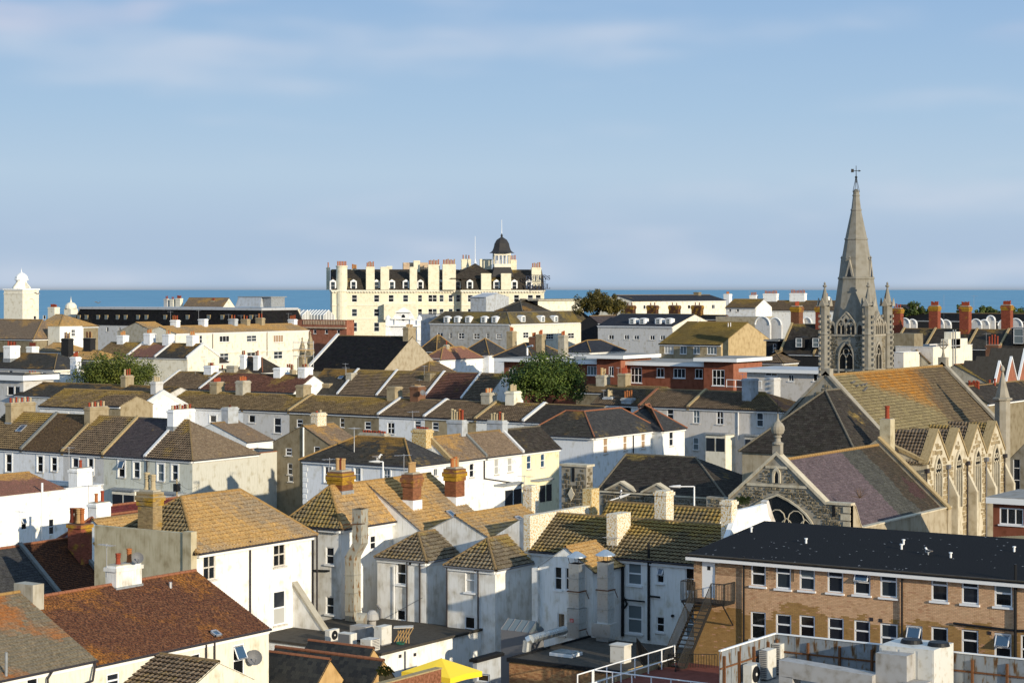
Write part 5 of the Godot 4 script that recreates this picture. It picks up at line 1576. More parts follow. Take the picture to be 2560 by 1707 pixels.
	# yellow parasol
	var yp = pt(1103, 1645, 108.5)
	var um = thing("yellow_parasol", "bright yellow pitched canopy parasol in the yard", "parasol", Vector3(yp.x, 0, yp.z))
	var ub = MB.new()
	var cs: Array = []
	for e in [[-1.75, 1.2], [1.5, 1.3], [1.75, -1.3], [-1.4, -1.4]]: cs.append(yp + Vector3(e[0], -0.72, e[1]))
	for i in 4:
		var p: Vector3 = cs[i]; var q: Vector3 = cs[(i + 1) % 4]
		var m = (p + q) * 0.5 + Vector3(0, 0.08, 0)
		ub.tri(yp, p, m); ub.tri(yp, m, q)
		ub.quad(p, p - Vector3(0, 0.28, 0), m - Vector3(0, 0.32, 0), m); ub.quad(m, m - Vector3(0, 0.32, 0), q - Vector3(0, 0.28, 0), q)
	part("canopy", ub, M.yellowcloth, um)
	var ul = MB.new()
	ul.tube(Vector3(yp.x, 0, yp.z), yp, 0.04, 0.04, 6)
	part("pole", ul, M.alu, um)
	# rough pink wall
	var pw = pt(1103, 1672, 104.0)
	var pwn = thing("garden_wall", "rough pinkish garden wall in front of the yellow parasol", "wall", Vector3(pw.x, 0, pw.z))
	var pwb = MB.new()
	var pz = onx(pw.x, 930)
	pwb.box(pw.x - 0.3, 0, pw.z, pw.x, pw.y, pz)
	part("masonry", pwb, mk(sr(186, 130, 104), 0.95, TX.patch, Vector3(0.6, 0.6, 0.6), TX.grain, Vector3(2, 2, 2)), pwn)
	var cpb = MB.new()
	cpb.box(pw.x - 0.36, pw.y, pw.z, pw.x + 0.06, pw.y + 0.07, pz)
	part("coping", cpb, M.cop_tan, pwn)
	# red deck with white handrail and tan kerb wall
	var ra = pt(1505, 1712, 103.0); var rb = pt(1687, 1657, 109.5)
	var dk = MB.new()
	var dy = 6.0
	var dx0 = ra.x + 0.1
	var deck = thing("red_deck", "dark red roof deck behind the white handrail", "deck", Vector3(dx0, 0, ra.z))
	dk.box(dx0, -0.3, onx(dx0, 1700), dx0 + 14, dy, ra.z + 12)
	part("floor", dk, M.redfloor, deck)
	var kw = MB.new()
	kw.box(dx0 - 0.35, -0.3, onx(dx0, 1660), dx0 - 0.01, dy + 0.25, ra.z + 10)
	part("kerb_wall", kw, M.tan, deck)
	var wr = thing("white_handrail", "white tubular handrail along the red deck", "railing", Vector3(dx0 + 0.3, dy, ra.z))
	var rr = MB.new(); var rp = MB.new()
	var p0 = Vector3(dx0 + 0.3, dy, onx(dx0 + 0.3, 1687)); var p1 = Vector3(dx0 + 0.3, dy, ra.z + 3.0)
	for yy4 in [1.05, 0.4]: rr.tube(p0 + Vector3.UP * yy4, p1 + Vector3.UP * yy4, 0.035, 0.035, 7)
	var pz2 = onx(dx0 + 0.3, 1510)
	var p2 = Vector3(dx0 + 0.3, dy, pz2 + 1.0); var p3 = Vector3(dx0 + 8.0, dy, pz2 + 1.0)
	for yy4 in [1.05, 0.4]: rr.tube(p2 + Vector3.UP * yy4, p3 + Vector3.UP * yy4, 0.035, 0.035, 7)
	for i in 8:
		rp.tube(p0.lerp(p1, i / 7.0), p0.lerp(p1, i / 7.0) + Vector3.UP * 1.05, 0.035, 0.035, 6)
		rp.tube(p2.lerp(p3, i / 7.0), p2.lerp(p3, i / 7.0) + Vector3.UP * 1.05, 0.035, 0.035, 6)
	part("rail", rr, M.trim, wr); part("posts", rp, M.trim, wr)
	railing("black_railing", "black upright-bar railing round the stair well below the fire escape", [Vector3(bx1 + 0.3, dy - 0.4, onx(bx1, 1580)), Vector3(dx0 - 0.6, dy - 0.4, onx(dx0, 1650)), Vector3(dx0 + 2.5, dy - 0.4, onx(dx0, 1690))], 1.1, 0.14, 0.016, "iron")
	plant_room()

func plant_room() -> void:
	var K = pt(1938, 1585, 100.0)
	var dk = K.y - 1.9
	var xr = onz(K.z, 2700)
	var base = thing("plant_roof", "grey flat plant roof enclosed by galvanised screens", "building", Vector3(K.x, 0, K.z + 6))
	var b = MB.new()
	b.box(K.x - 0.4, -0.3, K.z - 0.5, xr, dk, K.z + 16)
	part("deck", b, M.greyroof, base)
	var sc = thing("plant_screen", "rust stained galvanised sheet screen round the roof plant", "screen", K)
	var zn = onx(K.x, 1800)
	var n = 14
	for i in n:   # sheets of the long screen and of the short return
		var m = MB.new()
		var xa = lerpf(K.x, xr, float(i) / n); var xb = lerpf(K.x, xr, (i + 0.99) / n)
		m.box(xa, dk + 0.12, K.z - 0.03, xb, K.y, K.z + rng.randf_range(0.0, 0.012))
		part("sheet", m, M.galv, sc)
	for i in 5:
		var m = MB.new()
		var za = lerpf(K.z, zn, float(i) / 5); var zb = lerpf(K.z, zn, (i + 0.99) / 5)
		m.box(K.x - 0.03, dk + 0.12, za + 0.02, K.x + rng.randf_range(0.0, 0.012), K.y, zb)
		part("sheet", m, M.galv, sc)
	var tp = MB.new()
	tp.box(K.x - 0.06, K.y, K.z - 0.06, xr, K.y + 0.06, K.z + 0.06); tp.box(K.x - 0.06, K.y, K.z + 0.06, K.x + 0.06, K.y + 0.06, zn)
	part("cap", tp, M.trim, sc)
	for i in 9:
		var m = MB.new()
		var xx = lerpf(K.x + 0.15, xr, i / 9.0)
		m.box(xx - 0.05, dk, K.z + 0.02, xx + 0.05, K.y - 0.25, K.z + 0.14)
		part("post", m, M.rust, sc)
	for i in 4:
		var m = MB.new()
		var zz = lerpf(K.z + 0.9, zn, i / 3.2)
		m.box(K.x + 0.02, dk, zz - 0.05, K.x + 0.14, K.y - 0.25, zz + 0.05)
		part("post", m, M.rust, sc)
	var rl = MB.new()
	rl.box(K.x + 0.02, K.y - 0.85, K.z + 0.015, xr, K.y - 0.77, K.z + 0.06); rl.box(K.x + 0.015, K.y - 0.85, K.z + 0.06, K.x + 0.06, K.y - 0.77, zn)
	part("rail", rl, M.rust, sc)
	cabinet("tall cream condenser in the corner of the galvanised screen", pty(dk, 1952, 1683) , Vector3(0.45, 1.5, 0.95), "l")
	cabinet("tall cream condenser second from the screen's corner", pty(dk, 1920, 1698), Vector3(0.45, 1.45, 0.95), "l")
	var u3 = ptz(K.z + 3.6, 1880, 1700)
	cabinet("white condenser with a round fan beside the short screen", Vector3(u3.x, dk, u3.z), Vector3(0.45, 1.05, 0.9), "x")
	# large air handling unit
	var ap = ptz(K.z + 2.6, 2300, 1690)
	var ah = thing("air_handling_unit", "large cream rooftop unit with two black fans on top", "air conditioner", Vector3(ap.x, dk, ap.z))
	var am = MB.new()
	var yt = yat(ap.x, ap.z, 1622)
	var ax0 = onz(ap.z, 2200); var ax1 = onz(ap.z, 2336); var az0 = onx(ax1, 2385)
	am.box(ax0, dk, az0, ax1, yt, ap.z)
	part("casing", am, M.plant, ah)
	var fp = MB.new()
	for i in 3: fp.box(ax0 + 0.1 + i * (ax1 - ax0) / 3.0, dk + 0.2, ap.z + 0.003, ax0 + (i + 1) * (ax1 - ax0) / 3.0 - 0.05, yt - 0.12, ap.z + 0.02)
	part("panel", fp, M.plant, ah)
	for q in [[2280, 1607], [2348, 1614]]:
		var f = pty(yt, q[0], q[1])
		var m = MB.new()
		m.lathe(f, [Vector2(0.52, 0), Vector2(0.46, 0.16), Vector2(0.44, 0.18), Vector2(0.0, 0.17)], 20)
		part("fan", m, M.black, ah)
	# grey ducts in front of it
	var du = thing("grey_duct", "grey sheet duct with a wide hood joined to the rooftop unit", "duct", Vector3(ax0, dk, ap.z + 1))
	var dm = MB.new()
	var g0 = onz(ap.z + 0.9, 2190); var g1 = onz(ap.z + 0.9, 2268)
	var gy = yat(g0, ap.z + 0.9, 1632)
	dm.box(g0, dk, ap.z + 0.02, g1, gy, ap.z + 0.9)
	part("hood", dm, M.plantgrey, du)
	var d2 = MB.new()
	var e0 = onz(ap.z + 1.3, 1948)
	d2.pbox(Vector3(e0, yat(e0, ap.z + 1.3, 1690), ap.z + 1.3), Vector3(g0 - e0, -0.25, 0), Vector3(0, 0.75, 0), Vector3(0, 0, -0.9))
	d2.box(e0, dk, ap.z + 0.4, e0 + 0.7, yat(e0, ap.z + 1.3, 1690), ap.z + 1.3)
	part("duct_run", d2, M.plantgrey, du)
	var d3 = MB.new()
	d3.box(ax1 - 1.0, dk, ap.z + 0.05, ax1 - 0.1, dk + 1.0, ap.z + 1.3)
	d3.pbox(Vector3(ax1 - 0.05, dk + 0.2, ap.z + 1.2), Vector3(4.0, -0.2, 0), Vector3(0, 0.35, 0), Vector3(0, 0, -0.6))
	part("branch", d3, M.plantgrey, du)
	for i in 2:
		var bx = thing("galvanised_box", ["pale blue-grey box sitting inside the screen by the rooftop unit", "pale blue-grey box sitting at the foot of the long screen"][i], "box", K)
		var m = MB.new()
		var p = ptz(K.z + 0.6, [2135, 2520][i], 1700)
		bx.position = Vector3(p.x, dk, p.z)
		m.box(p.x - 0.7, dk, p.z - 0.3, p.x + 0.7, dk + 0.55, p.z + 0.3)
		m.box(p.x - 0.02, dk + 0.01, p.z + 0.3, p.x + 0.02, dk + 0.56, p.z + 0.32)
		part("casing", m, M.galv, bx)

# ================= middle distance =================
func refx(px: float, py: float, d: float, np: float) -> Array:   # the same eave line, seen at another column
	var p = pt(px, py, d)
	p.x = alx(p, np)
	var dd = dep(p)
	return [np, HY + (EH - p.y) * F / dd, dd]
func bay(h: Dictionary, f: String, px0: float, px1: float, py: float, dpt := 0.9, mat := "white") -> void:
	var mb = MB.new(); var rf = MB.new(); var gl = MB.new()
	var y: float
	if f == "z":
		var a = onz(h.z1, px0); var b = onz(h.z1, px1); var z: float = h.z1
		y = yat(a, z, py)
		mb.prism([Vector3(a, 0, z), Vector3(a + 0.5, 0, z + dpt), Vector3(b - 0.5, 0, z + dpt), Vector3(b, 0, z)], Vector3(0, y, 0))
		rf.prism([Vector3(a - 0.15, y + 0.01, z), Vector3(a + 0.45, y + 0.01, z + dpt + 0.2), Vector3(b - 0.45, y + 0.01, z + dpt + 0.2), Vector3(b + 0.15, y + 0.01, z)], Vector3(0, 0.18, 0))
		var m = (b - a - 1.0) / 2
		for i in 2: gl.box(a + 0.6 + i * m, y - 2.0, z + dpt + 0.005, a + 0.5 + (i + 1) * m - 0.1, y - 0.4, z + dpt + 0.03)
	else:
		var a = onx(h.x1, px0); var b = onx(h.x1, px1); var x: float = h.x1
		y = yat(x, a, py)
		mb.prism([Vector3(x, 0, a), Vector3(x + dpt, 0, a - 0.5), Vector3(x + dpt, 0, b + 0.5), Vector3(x, 0, b)], Vector3(0, y, 0))
		rf.prism([Vector3(x, y + 0.01, a + 0.15), Vector3(x + dpt + 0.2, y + 0.01, a - 0.4), Vector3(x + dpt + 0.2, y + 0.01, b + 0.4), Vector3(x, y + 0.01, b - 0.15)], Vector3(0, 0.18, 0))
		var m = (a - b - 1.0) / 2
		for i in 2: gl.box(x + dpt + 0.005, y - 2.0, a - 0.5 - (i + 1) * m + 0.1, x + dpt + 0.03, y - 0.4, a - 0.6 - i * m)
	var bn = Node3D.new()
	bn.name = "bay_window"; h.n.add_child(bn, true); bn.position = Vector3.ZERO
	part("bay_wall", mb, M[mat], bn); part("bay_roof", rf, M.lead, bn); part("pane", gl, M.pane1, bn)
func middle_left() -> void:
	# --- street of bay fronted houses on the left
	var sg = ["brown", "slate_purple", "brown", "brown_y", "brown_y"]
	var L = rowx(480, 1147, 205.0, 10.0, 1055, [364, 258, 157, 54, -70], [
		{"lb": "pale green end house with a brown hipped roof and a blank cream flank", "i1": 5.0, "rs": "brown", "rse": "chestnut", "wm": "sage", "wmx": "palegreen", "rdg": "ridge_brown", "w": [["z", 393, 1160, 409, 1203, "12sg"], ["z", 429, 1162, 444, 1201, "12s"]]},
		{"lb": "pale green terraced house with a smooth purplish slate roof", "rs": "slate_purple", "wm": "sage", "rdg": "ridge_grey", "w": [["z", 295, 1150, 311, 1193, "12so"], ["z", 333, 1155, 348, 1195, "12s"]]},
		{"lb": "grey terraced house with a ribbed brown roof between two tan party walls", "rs": "brown", "wm": "lightgrey", "w": [["z", 180, 1145, 195, 1190, "12as"], ["z", 219, 1146, 232, 1188, "12as"]]},
		{"lb": "bluish white terraced house with a plain brown roof dusted with yellow lichen", "rs": "chestnut", "wm": "bluewhite", "w": [["z", 92, 1140, 106, 1180, "12as"], ["z", 127, 1143, 141, 1178, "12as"]]},
		{"lb": "bluish white terraced house with a rooflight in its yellow-brown tiles", "rs": "brown_y", "wm": "bluewhite", "w": [["z", 13, 1135, 28, 1180, "12as"]]}])
	var pm = ["cop_white", "cop_tan", "cop_tan", "cop_grey"]
	for i in 4: party(L[i], L[i].x0, pm[i], 0.28)
	rooflight(L[4], L[4].pf, 52, 1073, Vector3.RIGHT, 0.9, 1.2)
	chim(L[1], 452, 1023, {"sx": 0.85, "sz": 3.3, "m": "bluewhite", "pots": 8, "pm": ["pot_red", "pot_cream", "pot_dark"], "ph": 0.5, "hb": 2.6})
	chim(L[3], 240, 1017, {"sx": 0.85, "sz": 2.8, "m": "tan", "pots": 6, "pm": ["pot_cream", "pot_red"], "ph": 0.6, "hb": 2.8})
	chim(L[4], 50, 1006, {"sx": 0.9, "sz": 3.6, "m": "tan", "pots": 8, "pm": ["pot_cream", "pot_red"], "ph": 0.6, "hb": 3.0})
	bay(L[0], "z", 385, 470, 1230, 1.0, "white"); bay(L[1], "z", 287, 362, 1222, 1.0, "cream")
	dpipe(L[0], "z", 366, 1143, 1260, 0.06)
	var w0: Dictionary = L[0]
	var zf = onx(w0.x1, 719)
	bld("house_wing", "cream flank wing with a dark red coping behind the pale green end house", w0.x0 + 2, w0.x1 + 0.003, zf, w0.z0 - 0.01, yat(w0.x1, zf, 1134), {"roof": "flat", "par": 0.35, "wm": "palegreen", "cop": "ridge_red"})
	# --- tan roofed house
	var p = pt(615, 1105, 230.0)
	var rc = alx(p, 528)
	var h = bld("house", "white gabled house with a plain tan roof and a grey chimney", 2 * rc - p.x, p.x, alz(p, 682), p.z, p.y, {"roof": "z", "ry": yat(rc, p.z, 1058), "rs": "tanroof", "rdg": "ridge_brown", "wm": "white", "oh": 0.15})
	chim(h, 574, 1018, {"sx": 1.0, "sz": 1.8, "m": "bluegrey", "pots": 1, "pm": ["pot_dark"], "ph": 0.3, "hb": 3.0})
	# --- brown rendered gable
	var a = pt(756, 1063, 214.0)
	var zx = a.z
	h = bld("house", "brown rendered house gable with dark sash windows and a white downpipe", onz(zx, 682), onz(zx, 823), onx(a.x, 832), zx, yat(onz(zx, 823), zx, 1111), {"roof": "z", "rc": a.x, "ry": a.y, "rs": "tanroof", "wm": "darktan", "rdg": "ridge_grey", "oh": 0.12, "nf": 1,
		"w": [["z", 713, 1120, 729, 1139, "12"], ["z", 784, 1116, 799, 1134, "11"], ["z", 718, 1158, 730, 1186, "12"], ["z", 720, 1190, 732, 1204, "11"]]})
	dpipe(h, "z", 758, 1068, 1250, 0.09, "trim")
	chim(h, 796, 1032, {"sx": 0.9, "sz": 1.5, "m": "limewash", "pots": 2, "pm": ["pot_cream", "pot_red"], "ph": 0.3, "hb": 2.4})
	# --- terrace running away from us, grey hip at the near end
	p = pt(1028, 1160, 180.0)
	var z0 = p.z - 5.8
	var x0 = alx(p, 757)
	var n0 = bld("house", "bluish white end house under a grey slate hip roof splashed with orange lichen", x0, p.x, z0, p.z, p.y, {"roof": "x", "ry": p.y + 1.95, "i0": 4.0, "i1": 2.9, "rs": "slate_lich", "rse": "slate", "rdg": "ridge_ochre", "wm": "bluewhite", "wmx": "white_clean", "oh": 0.3,
		"w": [["z", 811, 1166, 828, 1206, "22s"], ["z", 886, 1169, 901, 1203, "22sg"], ["z", 958, 1172, 975, 1203, "22sg"], ["x", 1084, 1171, 1094, 1190, "21"]]})
	var q = MB.new()
	for i in 9: q.box(x0 - 0.02, p.y - 0.7 - i * 0.5, p.z + 0.003, x0 + (0.55 if i % 2 else 0.4), p.y - 0.35 - i * 0.5, p.z + 0.04)
	part("quoins", q, M.trim, n0.n)
	var r = refx(1028, 1160, 180.0, 1028)
	var zs = Vector3(p.x, p.y, z0 - 0.01)
	var ds = dep(zs)
	var ps = CX + F * lat(zs) / ds; var ys = HY + (EH - p.y) * F / ds
	var N = rowz(ps, ys, ds, 4.6, 1094, [1212, 1304, 1398], [
		{"lb": "white terraced house with a tan tiled roof next to the grey hip", "rs": "tanroof", "wm": "white_clean", "rdg": "ridge_ochre", "w": [["x", 1174, 1158, 1185, 1193, "12a"]]},
		{"lb": "white terraced house with a tan tiled roof beside the yellow house", "rs": "tanroof", "wm": "white_clean", "rdg": "ridge_brown", "w": [["x", 1236, 1147, 1247, 1186, "12b"], ["x", 1269, 1144, 1281, 1180, "12b"]]},
		{"lb": "pale yellow terraced house with two blue-glassed arched windows", "rs": "slate_brown", "wm": "yellow", "rdg": "ridge_grey", "w": [["x", 1317, 1138, 1328, 1173, "12ay"], ["x", 1352, 1134, 1362, 1168, "12ay"], ["x", 1350, 1216, 1374, 1246, "12o"]]}])
	party(N[0], N[0].z1 - 0.1, "cop_tan", 0.25, 0.35); party(N[1], N[1].z1, "cop_grey", 0.25); party(N[2], N[2].z1, "cop_white", 0.25)
	bay(N[1], "x", 1236, 1294, 1216, 0.8, "white_clean"); bay(N[2], "x", 1328, 1374, 1204, 0.6, "yellow")
	dpipe(N[1], "x", 1211, 1146, 1198, 0.07, "pipe")
	pipe(N[1], [ptx(p.x + 0.1, 1211, 1196), ptx(p.x + 0.1, 1290, 1208)], 0.06, "pipe", "drainpipe")
	stack(n0, N[0].rc - 0.5, N[0].z1 + 0.3, yat(N[0].rc, N[0].z1, 1073), {"sx": 1.6, "sz": 1.1, "m": "ochrewash", "pots": 5, "pm": ["pot_red"], "ph": 0.25, "hb": 2.6})
	var xw = onz(z0 - 1.0, 935)
	stack(n0, xw, z0 - 1.0, yat(xw, z0 - 1.0, 1083), {"sx": 3.0, "sz": 0.8, "m": "concrete", "pots": 9, "pm": ["pot_red"], "ph": 0.28, "hb": 3.0, "nofl": 1})
	chim(N[1], 1143, 1050, {"sx": 1.7, "sz": 0.9, "m": "bluegrey", "pots": 5, "pm": ["pot_cream", "pot_cream", "pot_cream", "pot_orange", "pot_red"], "ph": 0.95, "hb": 3.0, "at": N[1].rc - 0.6})
	chim(N[2], 1243, 1051, {"sx": 1.8, "sz": 0.95, "m": "bluegrey", "pots": 5, "pm": ["pot_cream", "pot_cream", "pot_cream", "pot_red", "pot_cream"], "ph": 0.8, "hb": 3.2, "at": N[2].rc - 0.6})
	pipe(n0, [hit(n0.pf, 885, 1130), hit(n0.pf, 885, 1130) + Vector3(0, 2.2, 0)], 0.04, "alu", "mast")
	aerial(n0, hit(n0.pf, 885, 1140) + Vector3(0, 1.6, 0), 1.0, 6, Vector3(0.9, 0, 0.2), 0.9)
	# --- long brown row across the middle
	r = refx(1310, 1052, 240.0, 1462)
	var R = rowx(r[0], r[1], r[2], 9.0, 1016, [1310, 1190, 1062, 947, 723, 607, 406], [
		{"lb": "terraced house with a dark ribbed roof beside the leafy tree", "rs": "slate_brown", "wm": "lightgrey"},
		{"lb": "terraced house with a ribbed brown roof behind a tall red flue", "rs": "brown", "wm": "white"},
		{"lb": "tan terraced house back with a ribbed brown roof between white and tan party walls", "rs": "brown", "wm": "tan", "w": [["z", 1080, 1055, 1096, 1075, "12"]]},
		{"lb": "pale blue terraced house back between two white party walls", "rs": "brown", "wm": "bluewhite", "w": [["z", 968, 1056, 986, 1085, "22"], ["z", 1036, 1052, 1052, 1070, "12"]]},
		{"lb": "brown rendered terraced house back with a wide ribbed roof", "rs": "brown_y", "wm": "darktan", "w": [["z", 849, 1045, 860, 1068, "12"], ["z", 911, 1054, 927, 1074, "12"], ["z", 741, 1048, 756, 1068, "12"]]},
		{"lb": "light grey terraced house back with two dark sash windows", "rs": "brown_y", "wm": "lightgrey", "w": [["z", 621, 1037, 637, 1057, "11"], ["z", 684, 1044, 702, 1083, "12"]]},
		{"lb": "cream terraced house back with a mossy yellow-brown roof and two tan chimneys", "rs": "brown_y", "wm": "bluewhite", "w": [["z", 524, 1038, 540, 1056, "11s"], ["z", 412, 1033, 420, 1046, "11"]]}])
	pm = ["cop_white", "cop_tan", "cop_white", "cop_white", "cop_tan", "ridge_brown"]
	for i in 6: party(R[i], R[i].x0, pm[i], 0.3 if i != 5 else 0.06)
	for c in [[6, 542, 955, "tan", 6, ["pot_red"], 0.6], [6, 607, 952, "concrete", 6, ["pot_red", "pot_orange"], 0.6], [4, 758, 962, "tan", 0, ["pot_red"], 0.4], [3, 986, 966, "tan", 0, ["pot_red"], 0.2], [3, 1044, 966, "brownbrick", 3, ["pot_tan"], 0.25], [1, 1222, 982, "concrete", 5, ["pot_orange", "pot_cream"], 0.6], [0, 1283, 978, "cream", 4, ["pot_cream"], 0.8]]:
		chim(R[c[0]], c[1], c[2], {"sx": 1.25, "sz": 1.6, "m": c[3], "pots": c[4], "pm": c[5], "ph": c[6], "hb": 2.8})
	dish(R[3], ptz(R[3].rc + 0.9, 1056, 982), 0.35)
	var le = rowx(347, 1024, 262.0, 9.0, 981, [98], [{"lb": "terraced house with a pale blue gable end and a long mossy roof", "rs": "brown_y", "wm": "white", "wmx": "bluewhite", "w": [["z", 170, 1030, 185, 1034, "11"]]}])
	party(le[0], le[0].x1 - 0.1, "cop_white", 0.35)
	chim(le[0], 391, 954, {"sx": 0.9, "sz": 1.4, "m": "lightgrey", "pots": 3, "pm": ["pot_cream"], "ph": 0.7, "hb": 2.6})
	var le2 = rowx(300, 1014, 246.0, 5.6, 990, [228], [{"lb": "small tan rendered gable with a satellite dish behind the bay fronted street", "rs": "brown", "wm": "tan", "wmx": "tan"}])
	dish(le2[0], ptx(le2[0].x1 + 0.3, 262, 1030), 0.3)
	var lb = rowx(392, 1000, 284.0, 9.5, 968, [36], [{"lb": "long house with a lichened slate and tile roof below the big leafy tree", "rs": "slate_lich", "wm": "greywhite"}])
	chim(lb[0], 80, 931, {"sx": 1.2, "sz": 1.9, "m": "tan", "pots": 3, "pm": ["pot_red"], "ph": 0.25, "hb": 3.6})
	chim(lb[0], 317, 939, {"sx": 0.95, "sz": 1.7, "m": "tan", "pots": 3, "pm": ["pot_red", "pot_red", "pot_cream"], "ph": 1.0, "hb": 2.9})
	# --- next row behind
	var A = rowx(735, 980, 296.0, 9.0, 939, [617, 500, 396], [
		{"lb": "terraced house with a reddish ribbed roof beside two white chimneys", "rs": "red", "wm": "white"},
		{"lb": "terraced house with a reddish ribbed roof below the white apartment house", "rs": "red", "wm": "white"},
		{"lb": "terraced house with a dark brown roof and a white party wall", "rs": "brown", "wm": "cream"}])
	party(A[1], A[1].x0, "cop_white", 0.3); party(A[2], A[2].x0, "cop_white", 0.3)
	for c in [[0, 703, 919, "white_clean", 0, 1.3, 2.2], [0, 763, 918, "white_clean", 3, 1.3, 1.9], [1, 527, 914, "bluewhite", 4, 1.5, 1.7], [2, 500, 943, "tan", 2, 0.9, 1.5]]:
		chim(A[c[0]], c[1], c[2], {"sx": c[5], "sz": c[6], "m": c[3], "pots": c[4], "pm": ["pot_cream", "pot_red", "pot_dark"], "ph": 0.5, "hb": 3.0})
	var wg = MB.new()
	var cz: float = A[0].rc + 1.2
	var gx = onz(cz, 703); var gy = yat(gx, cz, 950)
	wg.prism([Vector3(gx - 1.9, gy - 2.0, cz), Vector3(gx - 0.7, gy, cz), Vector3(gx + 0.7, gy, cz), Vector3(gx + 1.9, gy - 2.0, cz)], Vector3(0, 0, -1.0))
	part("chimney_shoulder", wg, M.white_clean, A[0].n)
	var B = rowx(1215, 997, 284.0, 9.5, 935, [1155, 1062, 943, 845, 760], [
		{"lb": "terraced house with a dark ribbed roof half hidden by the leafy tree", "rs": "brown", "wm": "white"},
		{"lb": "terraced house with a broad reddish ribbed roof between white strips", "rs": "red", "wm": "white"},
		{"lb": "terraced house with a brown roof shaded by an aerial and a tan chimney", "rs": "brown", "wm": "white"},
		{"lb": "terraced house with a clean brown ribbed roof below the dark chapel roof", "rs": "brown", "wm": "white"},
		{"lb": "terraced house with a dark orange-lichened roof and a small rooflight", "rs": "slate_lich", "wm": "white"}])
	for i in 4: party(B[i], B[i].x0, "cop_white", 0.3)
	chim(B[3], 879, 932, {"sx": 1.0, "sz": 1.6, "m": "concrete", "pots": 0, "hb": 3.4, "at": B[3].rc + 1.5}); chim(B[1], 1076, 933, {"sx": 1.1, "sz": 1.8, "m": "darktan", "pots": 0, "hb": 3.4, "at": B[1].rc + 1.0})
	chim(B[4], 822, 958, {"sx": 1.25, "sz": 1.5, "m": "tan", "pots": 0, "hb": 3.0, "at": B[4].rc + 3.0})
	rooflight(B[4], B[4].pf, 852, 945, Vector3.RIGHT, 0.8, 0.7)
	aerial(B[4], hit(B[4].pf, 863, 940), 1.9, 4, Vector3(0.9, 0, 0.3), 0.6); aerial(B[2], ptz(B[2].rc + 2.0, 1048, 965), 1.0, 4, Vector3(0.9, 0, 0.3), 0.6)
	# --- far left: slate hip house and a modern balcony house
	p = pt(134, 922, 332.0)
	h = bld("house", "grey rendered house with a lichened slate hip roof at the left edge", alx(p, -90), p.x, p.z - 11, p.z, p.y, {"roof": "x", "ry": yat(p.x, p.z - 5.5, 886), "i1": 5.0, "rs": "slate_lich", "rse": "slate", "rdg": "ridge_brown", "wm": "lightgrey", "wmx": "cream", "w": [["z", 20, 926, 30, 934, "11"], ["z", 104, 930, 114, 936, "11"]]})
	chim(h, 28, 864, {"sx": 1.6, "sz": 2.2, "m": "white_clean", "pots": 6, "pm": ["pot_dark", "pot_red"], "ph": 0.7, "hb": 3.0, "at": p.z - 3}); chim(h, 80, 866, {"sx": 1.4, "sz": 1.6, "m": "white", "pots": 6, "pm": ["pot_dark"], "ph": 0.7, "hb": 3.2, "at": p.z - 9})
	p = pt(57, 952, 300.0)
	h = bld("house", "pale modern house with a flat white roof slab and balcony", alx(p, -90), p.x, p.z - 6, p.z, p.y, {"roof": "flat", "slab": 0.8, "so": 0.6, "wm": "lightgrey", "w": [["z", 17, 965, 33, 988, "11"], ["z", 35, 965, 48, 988, "11"]]})
	p = pt(170, 942, 318.0)
	h = bld("house", "flat roofed white house with a patched parapet beside the tree", alx(p, 92), p.x, p.z - 7, p.z, p.y, {"roof": "flat", "par": 0.3, "wm": "white_dirty", "cop": "cop_grey"})
	chim(h, 188, 892, {"sx": 1.2, "sz": 1.2, "m": "bluewhite", "pots": 3, "pm": ["pot_red"], "ph": 0.7, "hb": 5.0, "at": p.z - 2.0})
	tree("broad dark green tree among the roofs below the white apartment house", pt(287, 948, 312.0), Vector3(6.4, 3.7, 6.0), 260, 11, sr(62, 74, 32), sr(104, 110, 46))
	tree("tall leafy green tree in front of the red brick flats", pt(1362, 965, 276.0), Vector3(5.8, 4.5, 5.8), 300, 12, sr(48, 66, 30), sr(92, 106, 44))

